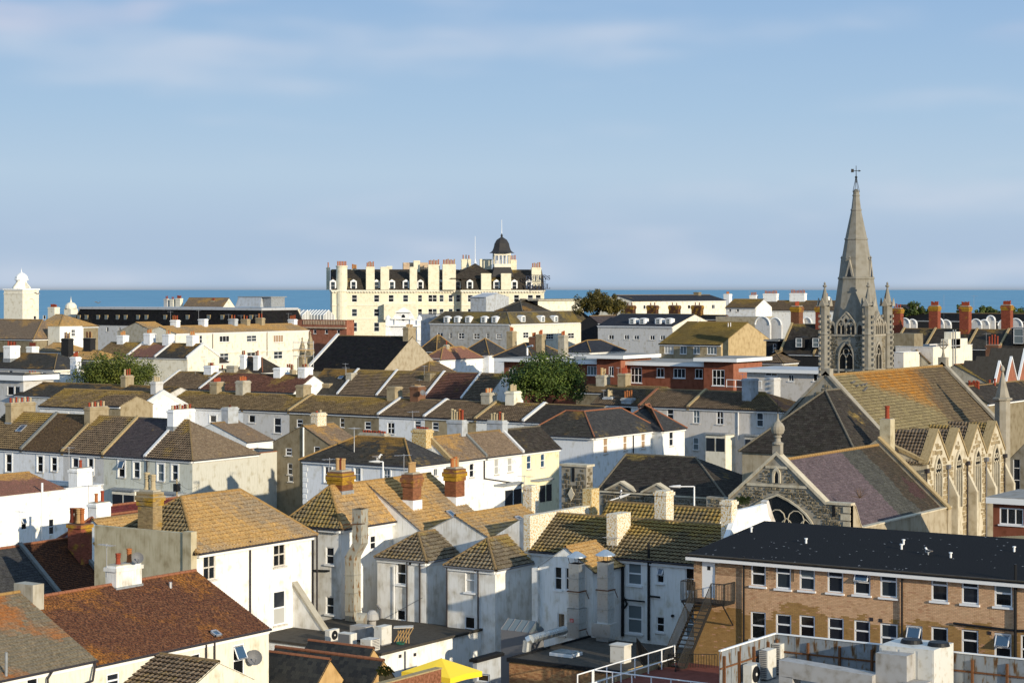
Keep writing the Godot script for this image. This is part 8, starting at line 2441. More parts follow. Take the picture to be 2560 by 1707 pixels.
func hotel() -> void:
	var d = 560.0
	var k = d / F / 0.99
	var P = pt(838, 729, d)
	var n = thing("grand_hotel", "cream grand hotel with dormered mansard roofs, tall chimneys and a bell-topped cupola", "hotel", Vector3(P.x, 0, P.z))
	var h = {"n": n}
	var ox = P.x; var oz = P.z; var yc = P.y
	var X = func(px: float) -> float: return ox + (px - 838.0) * k
	var Y = func(py: float) -> float: return EH - (py - HY) * d / F
	var U = Vector3.RIGHT; var N = Vector3.BACK
	var blocks = [[830.0, 1041.0, 0.0], [1041.0, 1152.0, -3.0], [1152.0, 1360.0, 0.0]]
	var cols = [[885, 940, 976, 1012], [1050, 1076, 1087, 1104, 1127, 1146], [1174, 1215, 1255, 1290, 1325, 1345]]
	var mat: Material = M.hotel
	for b in 3:
		var B: Array = blocks[b]
		var xa: float = X.call(B[0]); var xb: float = X.call(B[1]); var z1: float = oz + B[2]
		var holes: Array = []
		for q in cols[b]:
			var w: float = 0.62 if b == 1 else 0.75
			for r in [[737, 755], [772, 791], [806, 829]]: holes.append([X.call(q) - w - xa, Y.call(r[1]), X.call(q) + w - xa, Y.call(r[0])])
		var m = MB.new()
		wall_face(m, Vector3(xa, 0, z1), U, N, xb - xa, 0, yc, holes, 0.2)
		m.quad(Vector3(xa, 0, z1), Vector3(xa, yc, z1), Vector3(xa, yc, oz - 16), Vector3(xa, 0, oz - 16)); m.quad(Vector3(xb, 0, z1), Vector3(xb, yc, z1), Vector3(xb, yc, oz - 16), Vector3(xb, 0, oz - 16))
		part("wall", m, mat, n)
		for r in holes: window(h, Vector3(xa, 0, z1), U, N, r, "12n")
		m = MB.new()
		m.box(xa - 0.3, yc, oz - 16, xb + 0.3, yc + 0.45, z1 + 0.6)
		m.box(xa - 0.05, yc - 0.35, oz - 16, xb + 0.05, yc - 0.01, z1 + 0.2)
		for y in [763.0, 797.0]: m.box(xa - 0.02, Y.call(y) - 0.12, oz - 15.9, xb + 0.02, Y.call(y) + 0.12, z1 + 0.14)
		var nb = int((xb - xa) / 0.8)
		for i in nb: m.box(xa + i * 0.8, yc - 0.3, z1 + 0.205, xa + i * 0.8 + 0.3, yc - 0.005, z1 + 0.5)
		part("cornice", m, M.cream, n)
		# mansard slope and deck
		var ti = MB.new(); var sl = MB.new()
		var a0 = Vector3(xa, yc + 0.45, z1 + 0.1); var a1 = Vector3(xb, yc + 0.45, z1 + 0.1); var b0 = Vector3(xa, yc + 3.6, z1 - 1.3); var b1 = Vector3(xb, yc + 3.6, z1 - 1.3); var c0 = Vector3(xa, yc + 6.2, z1 - 5.5); var c1 = Vector3(xb, yc + 6.2, z1 - 5.5)
		tiles(ti, a0, a1, b1, b0, RS.slate_brown); tiles(ti, b0, b1, c1, c0, RS.slate_brown)
		sl.box(xa, yc + 0.4, oz - 15.5, xb, yc + 6.1, z1 - 5.5)
		sl.quad(a0 - N * 0.1, b0 - N * 0.1, b1 - N * 0.1, a1 - N * 0.1); sl.quad(b0 - N * 0.1, c0 - N * 0.1, c1 - N * 0.1, b1 - N * 0.1)
		var rf = part("roof", sl, M.felt, n)
		part("roof_slates", ti, M.slate, rf).set_meta("kind", "stuff")
	# round corner tower that ends in a drum chimney
	var m = MB.new()
	var tc = Vector3(X.call(854.0), 0, oz - 0.9)
	m.lathe(tc, [Vector2(1.75, 0), Vector2(1.75, yc), Vector2(1.95, yc + 0.1), Vector2(1.6, yc + 0.6), Vector2(1.55, Y.call(700)), Vector2(1.5, Y.call(668)), Vector2(1.65, Y.call(667)), Vector2(1.65, Y.call(664)), Vector2(0, Y.call(664))], 20)
	part("drum", m, mat, n)
	for i in 6: copy_mesh("pot", pot_mesh(2), M.pot_orange, n, tc + Vector3(-1.1 + 0.44 * i, Y.call(664.5), 0), Vector3(1.5, 1.3, 1.5))
	# dormers
	for q in [[832, 0, -1.4], [883, 0, 0.0], [940, 0, 0.0], [978, 0, 0.0], [1013, 0, 0.0], [1051, 1, 0], [1084, 1, 0], [1103, 1, 0], [1125, 1, 0], [1145, 1, 0], [1173, 2, 0], [1240, 2, 0], [1285, 2, 0], [1322, 2, 0]]:
		dormer(h, Vector3(X.call(q[0]), yc + 0.5, oz + blocks[q[1]][2] - 0.1), U, N, 1.75, 2.3, 1.6, "trim", "12n", "slate_dark", 0.6)
	# chimneys: column, width, top row, depth behind the front, pots
	for q in [[924, 21, 667, 0.3, 5], [960, 21, 667, 0.3, 0], [1031, 18, 667, 0.3, 0], [1085, 29, 661, -3.2, 7], [1122, 33, 660, -1.8, 8], [1213, 25, 683, 0.3, 0], [1263, 25, 683, 0.3, 0], [1219, 30, 646, -7.0, 0], [1288, 17, 648, -6.0, 3], [1341, 24, 668, -1.0, 5], [887, 14, 672, -6.0, 4], [975, 14, 664, -6.5, 0], [1045, 16, 650, -8.0, 0], [1171, 24, 646, -9.0, 3], [822, 9, 668, -7.0, 1]]:
		var w: float = q[1] * k
		stack(h, X.call(q[0]), oz + q[3], Y.call(q[2]), {"sx": w, "sz": 1.3, "m": "hotel", "pots": q[4], "pm": ["pot_orange", "pot_tan"], "ph": 1.35, "pw": 1.4, "hb": Y.call(q[2]) - yc - 0.5, "nofl": 1})
	# low roof huts
	m = MB.new()
	m.box(X.call(1012), yc + 5.9, oz - 12, X.call(1075), Y.call(655), oz - 9)
	part("roof_hut", m, M.pinkstone, n)
	# pyramid roof over the middle
	var ti2 = MB.new()
	var ap = Vector3(X.call(1191), Y.call(657), oz - 5.5)
	var q0 = Vector3(X.call(1122), Y.call(697), oz - 0.9); var q1 = Vector3(X.call(1252), Y.call(697), oz - 0.9); var q2 = Vector3(X.call(1252), Y.call(697), oz - 11); var q3 = Vector3(X.call(1122), Y.call(697), oz - 11)
	tiles(ti2, q0, q1, ap, ap, RS.slate_brown); tiles(ti2, q1, q2, ap, ap, RS.slate_brown); tiles(ti2, q3, q0, ap, ap, RS.slate_brown)
	part("pyramid_roof", ti2, M.slate, n)
	# cupola
	var cx = Vector3(X.call(1257), 0, oz - 4.0)
	m = MB.new()
	m.lathe(cx, [Vector2(4.4, Y.call(692)), Vector2(3.3, Y.call(668)), Vector2(3.3, Y.call(667)), Vector2(0, Y.call(667))], 4, Color.WHITE, PI / 4)
	part("cupola_base", m, M.slate_plain if M.has("slate_plain") else M.dark, n)
	m = MB.new()
	var yb: float = Y.call(667); var yt: float = Y.call(631)
	m.box(cx.x - 2.3, yb, cx.z - 2.3, cx.x + 2.3, yb + 0.9, cx.z + 2.3); m.box(cx.x - 2.3, yt - 0.7, cx.z - 2.3, cx.x + 2.3, yt, cx.z + 2.3)
	for s in 5:
		for f in 2:
			var t = -2.15 + s * 1.075
			for e in [-1.0, 1.0]:
				var c = Vector3(cx.x + (t if f == 0 else e * 2.15), 0, cx.z + (e * 2.15 if f == 0 else t))
				m.box(c.x - 0.15, yb + 0.9, c.z - 0.15, c.x + 0.15, yt - 0.7, c.z + 0.15)
	part("cupola", m, M.cream, n)
	m = MB.new()
	var dY: float = Y.call(590) - yt
	m.lathe(Vector3(cx.x, yt, cx.z), [Vector2(3.7, 0), Vector2(3.2, 0.25), Vector2(2.7, 0.7), Vector2(2.35, dY * 0.35), Vector2(2.1, dY * 0.6), Vector2(1.5, dY * 0.82), Vector2(0.6, dY * 0.95), Vector2(0.25, dY), Vector2(0.35, dY + 0.4), Vector2(0.1, dY + 0.9), Vector2(0, dY + 1.2)], 8, Color.WHITE, PI / 8)
	part("bell_roof", m, M.slate_plain, n)
	m = MB.new()
	m.tube(Vector3(cx.x, yt + dY, cx.z), Vector3(cx.x, Y.call(546), cx.z), 0.1, 0.06, 6); m.tube(ap, Vector3(ap.x, Y.call(588), ap.z), 0.1, 0.06, 6); m.tube(ap, ap + Vector3(0, 1.2, 0), 0.4, 0.1, 8)
	part("flagpole", m, M.trim, n)
	# lettering on its frame
	for t in [["QUEENS", 694.0], ["HOTEL", 716.0]]:
		var tm = TextMesh.new()
		var fnt = SystemFont.new()
		fnt.font_names = PackedStringArray(["Droid Serif"]); fnt.font_weight = 800
		tm.font = fnt; tm.text = t[0]; tm.font_size = 64; tm.pixel_size = 0.026 if t[0] == "QUEENS" else 0.03; tm.depth = 0.12
		var o = MeshInstance3D.new()
		o.name = "sign_lettering"; o.mesh = tm; o.material_override = M.sign
		n.add_child(o, true)
		o.position = Vector3(X.call(1343), Y.call(t[1]), oz + 1.2) - origin(n)
	m = MB.new()
	for y in [687.0, 704.0, 724.0]: m.tube(Vector3(X.call(1324), Y.call(y), oz + 1.1), Vector3(X.call(1362), Y.call(y), oz + 1.1), 0.05, 0.05, 4)
	for x in [1325.0, 1361.0]: m.tube(Vector3(X.call(x), yc, oz + 1.1), Vector3(X.call(x), Y.call(686), oz + 1.1), 0.06, 0.06, 4)
	part("sign_frame", m, M.sign, n)
	# balcony with pale railing
	m = MB.new()
	m.box(X.call(957), Y.call(763) - 4, oz + 0.02, X.call(1040), Y.call(760), oz + 2.5)
	part("balcony_block", m, mat, n)
	n.rotation.y = asin(0.55194) + 0.12

func far_middle() -> void:
	# red brick hall with a balustrade
	var p = pt(866, 806, 420.0)
	var h = bld("brick_hall", "orange-red brick hall with a pierced parapet below the hotel", alx(p, 740), p.x, p.z - 2.5, p.z, p.y, {"cat": "building", "roof": "flat", "par": 0.4, "wm": "terracotta", "cop": "terracotta", "w": [["z", 783, 824, 790, 834, "11"], ["z", 842, 824, 849, 834, "11"], ["z", 812, 824, 819, 834, "11"]]})
	var m = MB.new()
	for i in 26: m.box(lerpf(h.x0 + 2, h.x1 - 0.5, i / 25.0) - 0.1, p.y - 0.5, p.z + 0.003, lerpf(h.x0 + 2, h.x1 - 0.5, i / 25.0) + 0.1, p.y + 0.3, p.z + 0.1)
	m.box(h.x0, p.y - 1.3, p.z + 0.003, h.x1, p.y - 1.0, p.z + 0.4)
	part("balusters", m, M.pinkstone, h.n)
	# white scrolled gable
	p = pt(1008, 838, 400.0)
	var n = thing("scrolled_gable", "white scrolled theatre gable with an oval opening", "facade", Vector3(p.x, 0, p.z))
	var k = 400.0 / F
	var pts: Array = []
	var outl = [[-43, 0], [-43, -32], [-38, -40], [-26, -40], [-24, -48], [-18, -56], [-16, -60], [0, -70], [16, -60], [18, -56], [24, -48], [26, -40], [38, -40], [43, -32], [43, 0]]
	for q in outl: pts.append(Vector3(p.x + q[0] * k, p.y - q[1] * k, p.z))
	m = MB.new()
	for i in pts.size() - 1: m.prism([Vector3(pts[i].x, 0, p.z), pts[i], pts[i + 1], Vector3(pts[i + 1].x, 0, p.z)], Vector3(0, 0, -0.8))
	part("wall", m, M.bluewhite, n)
	m = MB.new()
	for q in [-40.0, 40.0]:
		m.lathe(Vector3(p.x + q * k, p.y + 38 * k, p.z - 0.4), [Vector2(0.5, 0), Vector2(0.5, 0.5), Vector2(0.3, 0.7), Vector2(0.0, 1.0)], 8)
		m.box(p.x + q * k - 0.35, p.y - 1.0, p.z + 0.003, p.x + q * k + 0.35, p.y + 38 * k, p.z + 0.35)
	for q in [[-43.0, 43.0, 22.0], [-28.0, 28.0, 40.0], [-20.0, 20.0, 57.0]]: m.box(p.x + q[0] * k, p.y + q[2] * k, p.z + 0.003, p.x + q[1] * k, p.y + (q[2] + 4) * k, p.z + 0.5)
	for q in [-22.0, 18.0]: m.box(p.x + q * k, p.y + 26 * k, p.z + 0.003, p.x + (q + 4) * k, p.y + 40 * k, p.z + 0.3)
	part("mouldings", m, M.white_clean, n)
	m = MB.new()
	for i in 14: m.tri(p + Vector3(0, 44 * k, 0.02), p + Vector3(sin(TAU * i / 14) * 5 * k, (44 + cos(TAU * i / 14) * 8) * k, 0.02), p + Vector3(sin(TAU * (i + 1) / 14) * 5 * k, (44 + cos(TAU * (i + 1) / 14) * 8) * k, 0.02))
	part("oval_opening", m, M.pane3, n)
	n.rotation.y = 0.45
	# dark slate block beside
	p = pt(1090, 838, 430.0)
	bld("slate_block", "dark blue-grey flat block behind the white scrolled gable", alx(p, 1045), p.x, p.z - 8, p.z, yat(p.x, p.z, 785), {"cat": "building", "roof": "flat", "wm": "bluegrey", "fm": "membrane"})
	# big mansard block, grey and cream
	p = pt(1275, 808, 415.0)
	var W: Array = []
	for w in [[1093, 831, 1107, 852, "22"], [1124, 832, 1129, 846, "12"], [1146, 832, 1160, 847, "22"], [1184, 833, 1199, 848, "22"], [1216, 834, 1222, 846, "12"], [1240, 834, 1254, 847, "32"]]: W.append(["z"] + w)
	for w in [[1308, 830, 1322, 845, "22"], [1365, 834, 1384, 848, "32"], [1420, 832, 1436, 846, "22"], [1455, 830, 1468, 845, "22"]]: W.append(["x"] + w)
	h = bld("mansard_hotel", "large grey and cream block with a lichened mansard roof and small dormers", alx(p, 1075), p.x, alz(p, 1486), p.z, p.y, {"cat": "building", "roof": "trunc", "it": 2.2, "ry": yat(p.x, p.z, 781), "rs": "lichpatch", "rse": "lichpatch", "rdg": "ridge_grey", "wm": "grey", "wmx": "cream", "fas": "trim", "gut": "trim", "w": W})
	for q in [1118, 1144, 1172, 1211, 1238]:
		var o = hit(h.pf, q, 803)
		dormer(h, o + Vector3(0, -0.3, 0.45), Vector3.RIGHT, Vector3.BACK, 1.3, 1.15, 1.2, "trim", "b", "slate", 0.25)
	for q in [1304, 1353, 1386]:
		var o = hit(h.pe, q, 801)
		dormer(h, o + Vector3(0.45, -0.3, 0), Vector3.FORWARD, Vector3.RIGHT, 1.5, 1.15, 1.2, "trim", "b", "slate", 0.2)
	p = pt(1305, 778, 425.0)
	bld("roof_pavilion", "slate pyramid roof pavilion on top of the mansard block", alx(p, 1240), p.x, alz(p, 1374), p.z, p.y + 0.1, {"cat": "building", "roof": "x", "ry": yat(p.x, p.z - 4, 748), "i0": 4.0, "i1": 4.0, "rs": "slate_lich", "rdg": "ridge_grey", "wm": "dark", "base": 15.0})
	p = pt(1215, 742, 450.0)
	bld("lift_tower", "plain grey rooftop block with a pale sloping sheet roof", alx(p, 1176), p.x, alz(p, 1272), p.z, p.y, {"cat": "building", "roof": "x", "ry": p.y + 0.8, "nt": 1, "slabm": "paleroof", "wm": "bluegrey", "nf": 1, "rdg": "trim"})
	p = pt(1345, 752, 480.0)
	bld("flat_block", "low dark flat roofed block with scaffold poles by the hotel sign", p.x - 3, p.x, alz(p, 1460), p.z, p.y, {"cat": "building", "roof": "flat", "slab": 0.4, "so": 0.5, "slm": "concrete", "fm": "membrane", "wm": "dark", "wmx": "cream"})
	tree("dark olive twin crowned tree beside the cream houses", pt(1488, 768, 440.0), Vector3(4.4, 3.2, 4.0), 120, 21, sr(66, 62, 30), sr(100, 90, 42), 0.4)
	tree("dark olive round tree touching the twin crowned one", pt(1536, 772, 438.0), Vector3(3.0, 2.7, 3.0), 80, 22, sr(66, 62, 30), sr(100, 90, 42), 0.4)
	# long grey house with four dormers
	p = pt(1682, 816, 398.0)
	W = []
	for w in [[1522, 837, 1535, 849, "21"], [1561, 837, 1573, 849, "21"], [1585, 838, 1598, 849, "21"], [1625, 838, 1637, 850, "21"], [1651, 838, 1663, 850, "21"]]: W.append(["z"] + w)
	var z0 = alz(p, 1790)
	h = bld("house", "long grey house with a slate roof, four white dormers and a cream gable", alx(p, 1495), p.x, z0, p.z, p.y, {"roof": "x", "ry": yat(p.x, (p.z + z0) / 2, 786), "rs": "slate_blue", "rdg": "ridge_grey", "wm": "lightgrey", "wmx": "cream", "w": W, "gut": "trim"})
	for q in [1583, 1608, 1648, 1673]: dormer(h, hit(h.pf, q, 808) + Vector3(0, -0.2, 0.5), Vector3.RIGHT, Vector3.BACK, 1.35, 1.1, 1.6, "trim", "b", "slate", 0.15)
	p = pt(1495, 806, 410.0)
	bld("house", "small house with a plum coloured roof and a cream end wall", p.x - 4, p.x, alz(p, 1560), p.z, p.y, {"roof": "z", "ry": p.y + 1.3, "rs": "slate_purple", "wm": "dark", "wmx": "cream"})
	# mossy roofed brick flats
	p = pt(1803, 861, 330.0)
	z0 = alz(p, 1935)
	W = []
	for w in [[1661, 865, 1684, 884, "31b"], [1700, 865, 1717, 885, "21g"], [1734, 866, 1750, 885, "21g"], [1768, 867, 1792, 886, "31g"]]: W.append(["z"] + w)
	h = bld("brick_flats", "yellow brick flats under a mossy olive tiled roof with a blank gable", alx(p, 1649), p.x, z0, p.z, p.y, {"cat": "building", "roof": "x", "ry": yat(p.x, (p.z + z0) / 2, 806), "rs": "mossy", "rdg": "ridge_brown", "wm": "tan", "wmx": "yellowbrick", "w": W, "gut": "black"})
	for q in [[1745, 806], [1752, 804], [1821, 818], [1827, 817]]: pipe(h, [hit(h.pf, q[0], q[1]) - Vector3(0, 0.2, 0), hit(h.pf, q[0], q[1]) + Vector3(0, 0.7, 0)], 0.08, "alu", "vent")
	# cream houses on the horizon
	var R = rowz(1580, 752, 470.0, 9.0, 738, [1650, 1815], [
		{"lb": "cream sea front house with a parapet next to the olive trees", "rs": "slate_blue", "wm": "cream", "w": [["x", 1609, 762, 1615, 773, "11"]], "nf": 1},
		{"lb": "long cream sea front house with a low dark slate roof", "rs": "slate_blue", "wm": "cream", "w": [["x", 1780, 761, 1788, 772, "21"], ["x", 1720, 762, 1727, 772, "11"]]}])
	chim(R[1], 1744, 730, {"sx": 1.4, "sz": 1.4, "m": "darktan", "pots": 0, "hb": 3}); chim(R[1], 1820, 735, {"sx": 1.6, "sz": 1.6, "m": "white", "pots": 4, "pm": ["pot_orange"], "ph": 0.6, "hb": 4})
	R = rowx(1800, 797, 442.0, 7.0, 788, [1545], [{"lb": "slate roofed house with four broad dark brick chimneys", "rs": "slate_dark", "wm": "brownbrick"}])
	for q in [1575, 1632, 1687, 1744]: chim(R[0], q, 763, {"sx": 2.3, "sz": 1.3, "st": "brick", "bc": sr(84, 58, 44), "li": 0.3, "nofl": 1, "pots": 2, "pm": ["pot_dark"], "ph": 0.6, "hb": 3.0})
	p = pt(1895, 792, 430.0)
	bld("flat_range", "low tan flat roofed range behind the mossy brick flats", alx(p, 1790), p.x, p.z - 8, p.z, p.y, {"cat": "building", "roof": "flat", "wm": "chapel", "fm": "greyroof"})
	p = pt(1890, 768, 450.0)
	bld("house", "white sea front house with a mossy brown roof", alx(p, 1815), p.x, p.z - 8, p.z, p.y, {"roof": "x", "ry": yat(p.x, p.z - 4, 748), "rs": "brown_y", "wm": "white", "w": [["z", 1823, 772, 1828, 779, "11"], ["z", 1842, 772, 1848, 779, "11"]]})
	# houses between chapel and flats
	for q in [[1100.0, 896.0, 352.0, 1056.0, 1206.0, 868.0, "redflat", "white cottage with a ruddy hip roof behind the chapel gable"], [1222.0, 884.0, 362.0, 1150.0, 1275.0, 846.0, "slate", "white house with a grey slate hip roof behind the ruddy cottage"], [1330.0, 892.0, 338.0, 1235.0, 1420.0, 858.0, "slate", "slate hipped house with steel flues behind the red brick flats"], [1476.0, 878.0, 350.0, 1405.0, 1562.0, 851.0, "slate_blue", "blue slate hipped house with a rooflight and tan hip tiles"], [1070.0, 940.0, 318.0, 1010.0, 1150.0, 905.0, "brown", "brown hipped house behind the reddish terrace roof"], [1090.0, 880.0, 372.0, 1040.0, 1150.0, 838.0, "slate_brown", "mottled roofed house right behind the chapel"]]:
		p = pt(q[0], q[1], q[2])
		z0 = alz(p, q[4])
		var hw: float = (p.z - z0) / 2
		h = bld("house", q[7], alx(p, q[3]), p.x, z0, p.z, p.y, {"roof": "z", "ry": yat(p.x - 2, p.z - hw * 0.6, q[5]), "i0": minf(hw, 3.5), "i1": minf(hw, 3.5), "rs": q[6], "rdg": "ridge_ochre", "wm": "bluewhite", "wmx": "white_clean"})
		if q[0] == 1330.0:
			for s in [[1279, 828, "tan"], [1352, 836, "tan"], [1408, 838, "concrete"], [1335, 842, "brownbrick"]]: chim(h, s[0], s[1], {"sx": 1.2, "sz": 1.3, "m": s[2], "pots": 3, "pm": ["pot_orange", "pot_red"], "ph": 0.7, "hb": 4.5, "ax": "x", "at": p.z - 4})
			pipe(h, [hit(h.pe, 1318, 888), hit(h.pe, 1318, 888) + Vector3(0, 1.3, 0), hit(h.pe, 1318, 888) + Vector3(1.2, 1.6, 0.2)], 0.2, "steel", "flue")
		if q[0] == 1100.0: chim(h, 1116, 862, {"sx": 0.7, "sz": 0.8, "m": "concrete", "pots": 1, "pm": ["pot_red"], "ph": 0.8, "hb": 3})

func far_right() -> void:
	# dormered dark houses left of the tower
	var R = rowx(2085, 882, 305.0, 8.0, 812, [2037, 1952], [
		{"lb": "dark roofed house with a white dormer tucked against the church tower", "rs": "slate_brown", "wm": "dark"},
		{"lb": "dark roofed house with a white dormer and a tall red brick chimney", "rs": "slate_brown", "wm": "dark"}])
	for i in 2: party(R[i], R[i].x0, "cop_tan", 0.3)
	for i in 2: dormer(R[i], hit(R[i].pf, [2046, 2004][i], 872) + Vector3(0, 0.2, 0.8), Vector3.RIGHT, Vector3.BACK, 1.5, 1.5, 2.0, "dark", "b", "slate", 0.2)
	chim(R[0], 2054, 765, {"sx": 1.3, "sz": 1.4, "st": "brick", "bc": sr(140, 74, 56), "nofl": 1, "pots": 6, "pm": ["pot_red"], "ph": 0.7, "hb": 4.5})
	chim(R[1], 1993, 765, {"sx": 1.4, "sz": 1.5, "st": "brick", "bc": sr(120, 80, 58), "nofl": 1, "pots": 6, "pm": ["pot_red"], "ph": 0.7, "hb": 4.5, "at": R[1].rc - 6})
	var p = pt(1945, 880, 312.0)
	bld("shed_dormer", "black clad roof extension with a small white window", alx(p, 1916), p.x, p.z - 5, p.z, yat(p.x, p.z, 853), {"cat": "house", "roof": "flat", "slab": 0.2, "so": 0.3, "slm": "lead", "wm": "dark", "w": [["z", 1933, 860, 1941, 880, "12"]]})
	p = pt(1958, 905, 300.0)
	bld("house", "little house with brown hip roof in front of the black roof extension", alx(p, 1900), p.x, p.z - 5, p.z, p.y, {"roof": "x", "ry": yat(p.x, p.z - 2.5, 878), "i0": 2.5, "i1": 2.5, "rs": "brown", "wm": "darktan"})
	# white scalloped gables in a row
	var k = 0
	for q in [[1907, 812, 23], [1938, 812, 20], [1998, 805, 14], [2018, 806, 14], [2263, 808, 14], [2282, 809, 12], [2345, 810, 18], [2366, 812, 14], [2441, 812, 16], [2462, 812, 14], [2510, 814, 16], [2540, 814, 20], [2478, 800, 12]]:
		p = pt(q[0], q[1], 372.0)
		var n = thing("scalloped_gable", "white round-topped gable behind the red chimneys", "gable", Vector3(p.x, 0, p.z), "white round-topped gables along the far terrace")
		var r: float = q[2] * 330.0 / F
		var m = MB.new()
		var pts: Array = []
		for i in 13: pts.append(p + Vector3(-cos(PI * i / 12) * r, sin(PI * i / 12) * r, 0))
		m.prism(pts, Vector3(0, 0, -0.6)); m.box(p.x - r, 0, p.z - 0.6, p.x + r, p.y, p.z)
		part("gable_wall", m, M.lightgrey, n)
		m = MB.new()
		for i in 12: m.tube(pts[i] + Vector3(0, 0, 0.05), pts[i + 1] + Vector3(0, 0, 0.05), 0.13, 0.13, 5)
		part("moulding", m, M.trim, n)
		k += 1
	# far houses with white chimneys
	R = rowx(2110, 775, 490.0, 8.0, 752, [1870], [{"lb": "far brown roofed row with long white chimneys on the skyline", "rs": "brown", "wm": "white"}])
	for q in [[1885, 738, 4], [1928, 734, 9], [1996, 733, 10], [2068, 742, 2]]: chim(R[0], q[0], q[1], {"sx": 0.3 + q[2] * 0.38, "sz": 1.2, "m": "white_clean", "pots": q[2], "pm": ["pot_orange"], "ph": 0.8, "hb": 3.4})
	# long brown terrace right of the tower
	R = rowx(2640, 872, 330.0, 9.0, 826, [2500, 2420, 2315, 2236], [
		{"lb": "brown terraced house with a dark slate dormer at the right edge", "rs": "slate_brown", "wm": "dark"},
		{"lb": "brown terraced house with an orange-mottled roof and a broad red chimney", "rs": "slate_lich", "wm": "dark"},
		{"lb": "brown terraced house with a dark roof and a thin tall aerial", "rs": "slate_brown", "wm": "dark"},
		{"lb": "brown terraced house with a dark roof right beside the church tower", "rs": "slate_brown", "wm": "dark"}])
	for i in 4: party(R[i], R[i].x0, "cop_tan", 0.3)
	for q in [[2, 2338, 764, 6, -7.0], [1, 2415, 765, 7, 0.5], [0, 2519, 762, 6, -7.0], [3, 2245, 770, 4, -4.0], [3, 2262, 862, 2, 3.0]]: chim(R[q[0]], q[1], q[2], {"sx": 1.6 if q[3] > 2 else 1.0, "sz": 1.4, "st": "brick", "bc": sr(140, 74, 56), "nofl": 1, "pots": q[3], "pm": ["pot_red"], "ph": 0.7, "hb": 5.0, "at": R[q[0]].rc + q[4]})
	aerial(R[2], ptz(R[2].rc, 2361, 855), 8.0, 0); aerial(R[1], ptz(R[1].rc, 2436, 768), 2.0, 4, Vector3(0.9, 0, -0.2), 0.8)
	dormer(R[0], hit(R[0].pf, 2552, 860) + Vector3(0, 0, 0.8), Vector3.RIGHT, Vector3.BACK, 2.4, 2.6, 2.0, "dark", "b", "slate", 0.0)
	R = rowx(2620, 802, 400.0, 8.0, 785, [2225], [{"lb": "dark far row of roofs behind the white round gables", "rs": "slate_dark", "wm": "dark"}])
	for q in [[2286, 782, 44, 31], [2470, 786, 30, 32], [2548, 790, 34, 33], [2405, 785, 14, 34]]: tree(["leafy green tree on the skyline right of the church tower", "leafy green tree between two red chimneys on the skyline", "leafy green tree at the right end of the skyline", "small green tree peeping beside a red chimney"][q[3] - 31], pt(q[0], q[1] + 6, 420.0), Vector3(q[2] * 0.082, 2.6, 3.0), 60, q[3], sr(44, 58, 30), sr(84, 96, 46), 0.42)
	p = pt(2285, 775, 560.0)
	bld("pier_building", "white low sea front building with a grey roof on the skyline", alx(p, 2240), p.x, p.z - 6, p.z, p.y, {"cat": "building", "roof": "x", "ry": p.y + 1.4, "rs": "slate", "wm": "white"})
	# white stepped block
	p = pt(2334, 874, 262.0)
	var h = bld("stepped_block", "cream rendered block with a stepped parapet and twin flues", alx(p, 2240), p.x, alz(p, 2432), p.z, p.y, {"cat": "building", "roof": "flat", "par": 0.3, "wm": "pinkgrey", "wmx": "cream", "cop": "cop_white", "w": [["x", 2377, 930, 2389, 952, "22"], ["x", 2408, 927, 2421, 947, "32"]]})
	var zq = onx(p.x, 2378)
	for q in [[2372.0, 2420.0, 848.0], [2380.0, 2402.0, 830.0]]: hb(h, "parapet_step", "cream", p.x - 1.0, p.y, onx(p.x, q[1]), p.x + 0.003 + (2402.0 - q[1]) * 0.0, yat(p.x, onx(p.x, q[0]), q[2]), onx(p.x, q[0]))
	for q in [2384.0, 2390.0]: dpipe(h, "x", q, 824, 925, 0.09, "lead", "flue")
	hb(h, "roof_cabin", "darktan", p.x - 6, p.y + 0.01, p.z - 4, p.x - 3, p.y + 2.0, p.z - 1)
	p = pt(2260, 888, 258.0)
	bld("house", "low cream house in front of the stepped block", alx(p, 2236), p.x, alz(p, 2300), p.z, p.y, {"roof": "flat", "par": 0.3, "wm": "pinkgrey", "wmx": "cream", "cop": "cop_white"})
	p = pt(2322, 905, 262.0)
	bld("house", "small brown gabled cottage roof against the stepped block", alx(p, 2262), p.x, p.z - 6, p.z, p.y, {"roof": "z", "ry": yat(p.x - 2, p.z, 876), "rs": "brown", "wm": "concrete", "nf": 1})
	# red gabled bays with white barge boards
	p = pt(2478, 962, 242.0)
	h = bld("gabled_house", "house with red tile-hung gables and white barge boards at the right edge", p.x - 9, p.x, alz(p, 2640), p.z, p.y, {"roof": "z", "ry": yat(p.x - 4.5, p.z, 912), "rs": "mossy", "rdg": "ridge_red", "wm": "concrete", "wmx": "white_clean", "w": [["x", 2482, 966, 2490, 985, "11b"], ["x", 2504, 962, 2513, 985, "11b"], ["x", 2534, 958, 2548, 980, "21b"]]})
	for q in [[2478.0, 2503.0], [2506.0, 2534.0], [2537.0, 2572.0]]:
		var za = onx(p.x, q[0]); var zb = onx(p.x, q[1])
		var m = MB.new()
		var hw = (za - zb) / 2
		m.prism([Vector3(p.x + 0.5, p.y, za), Vector3(p.x + 0.5, p.y + hw * 1.55, (za + zb) / 2), Vector3(p.x + 0.5, p.y, zb)], Vector3(-4, 0, 0))
		part("gable_wall", m, M.terracotta, h.n)
		m = MB.new()
		for s in [-1.0, 1.0]: m.pbox(Vector3(p.x + 0.3, p.y + hw * 1.58, (za + zb) / 2), Vector3(0, -hw * 1.6, s * hw * 1.04), Vector3(0, 0.12, 0), Vector3(-4.2, 0, 0))
		part("gable_roof", m, M.felt, h.n)
		m = MB.new()
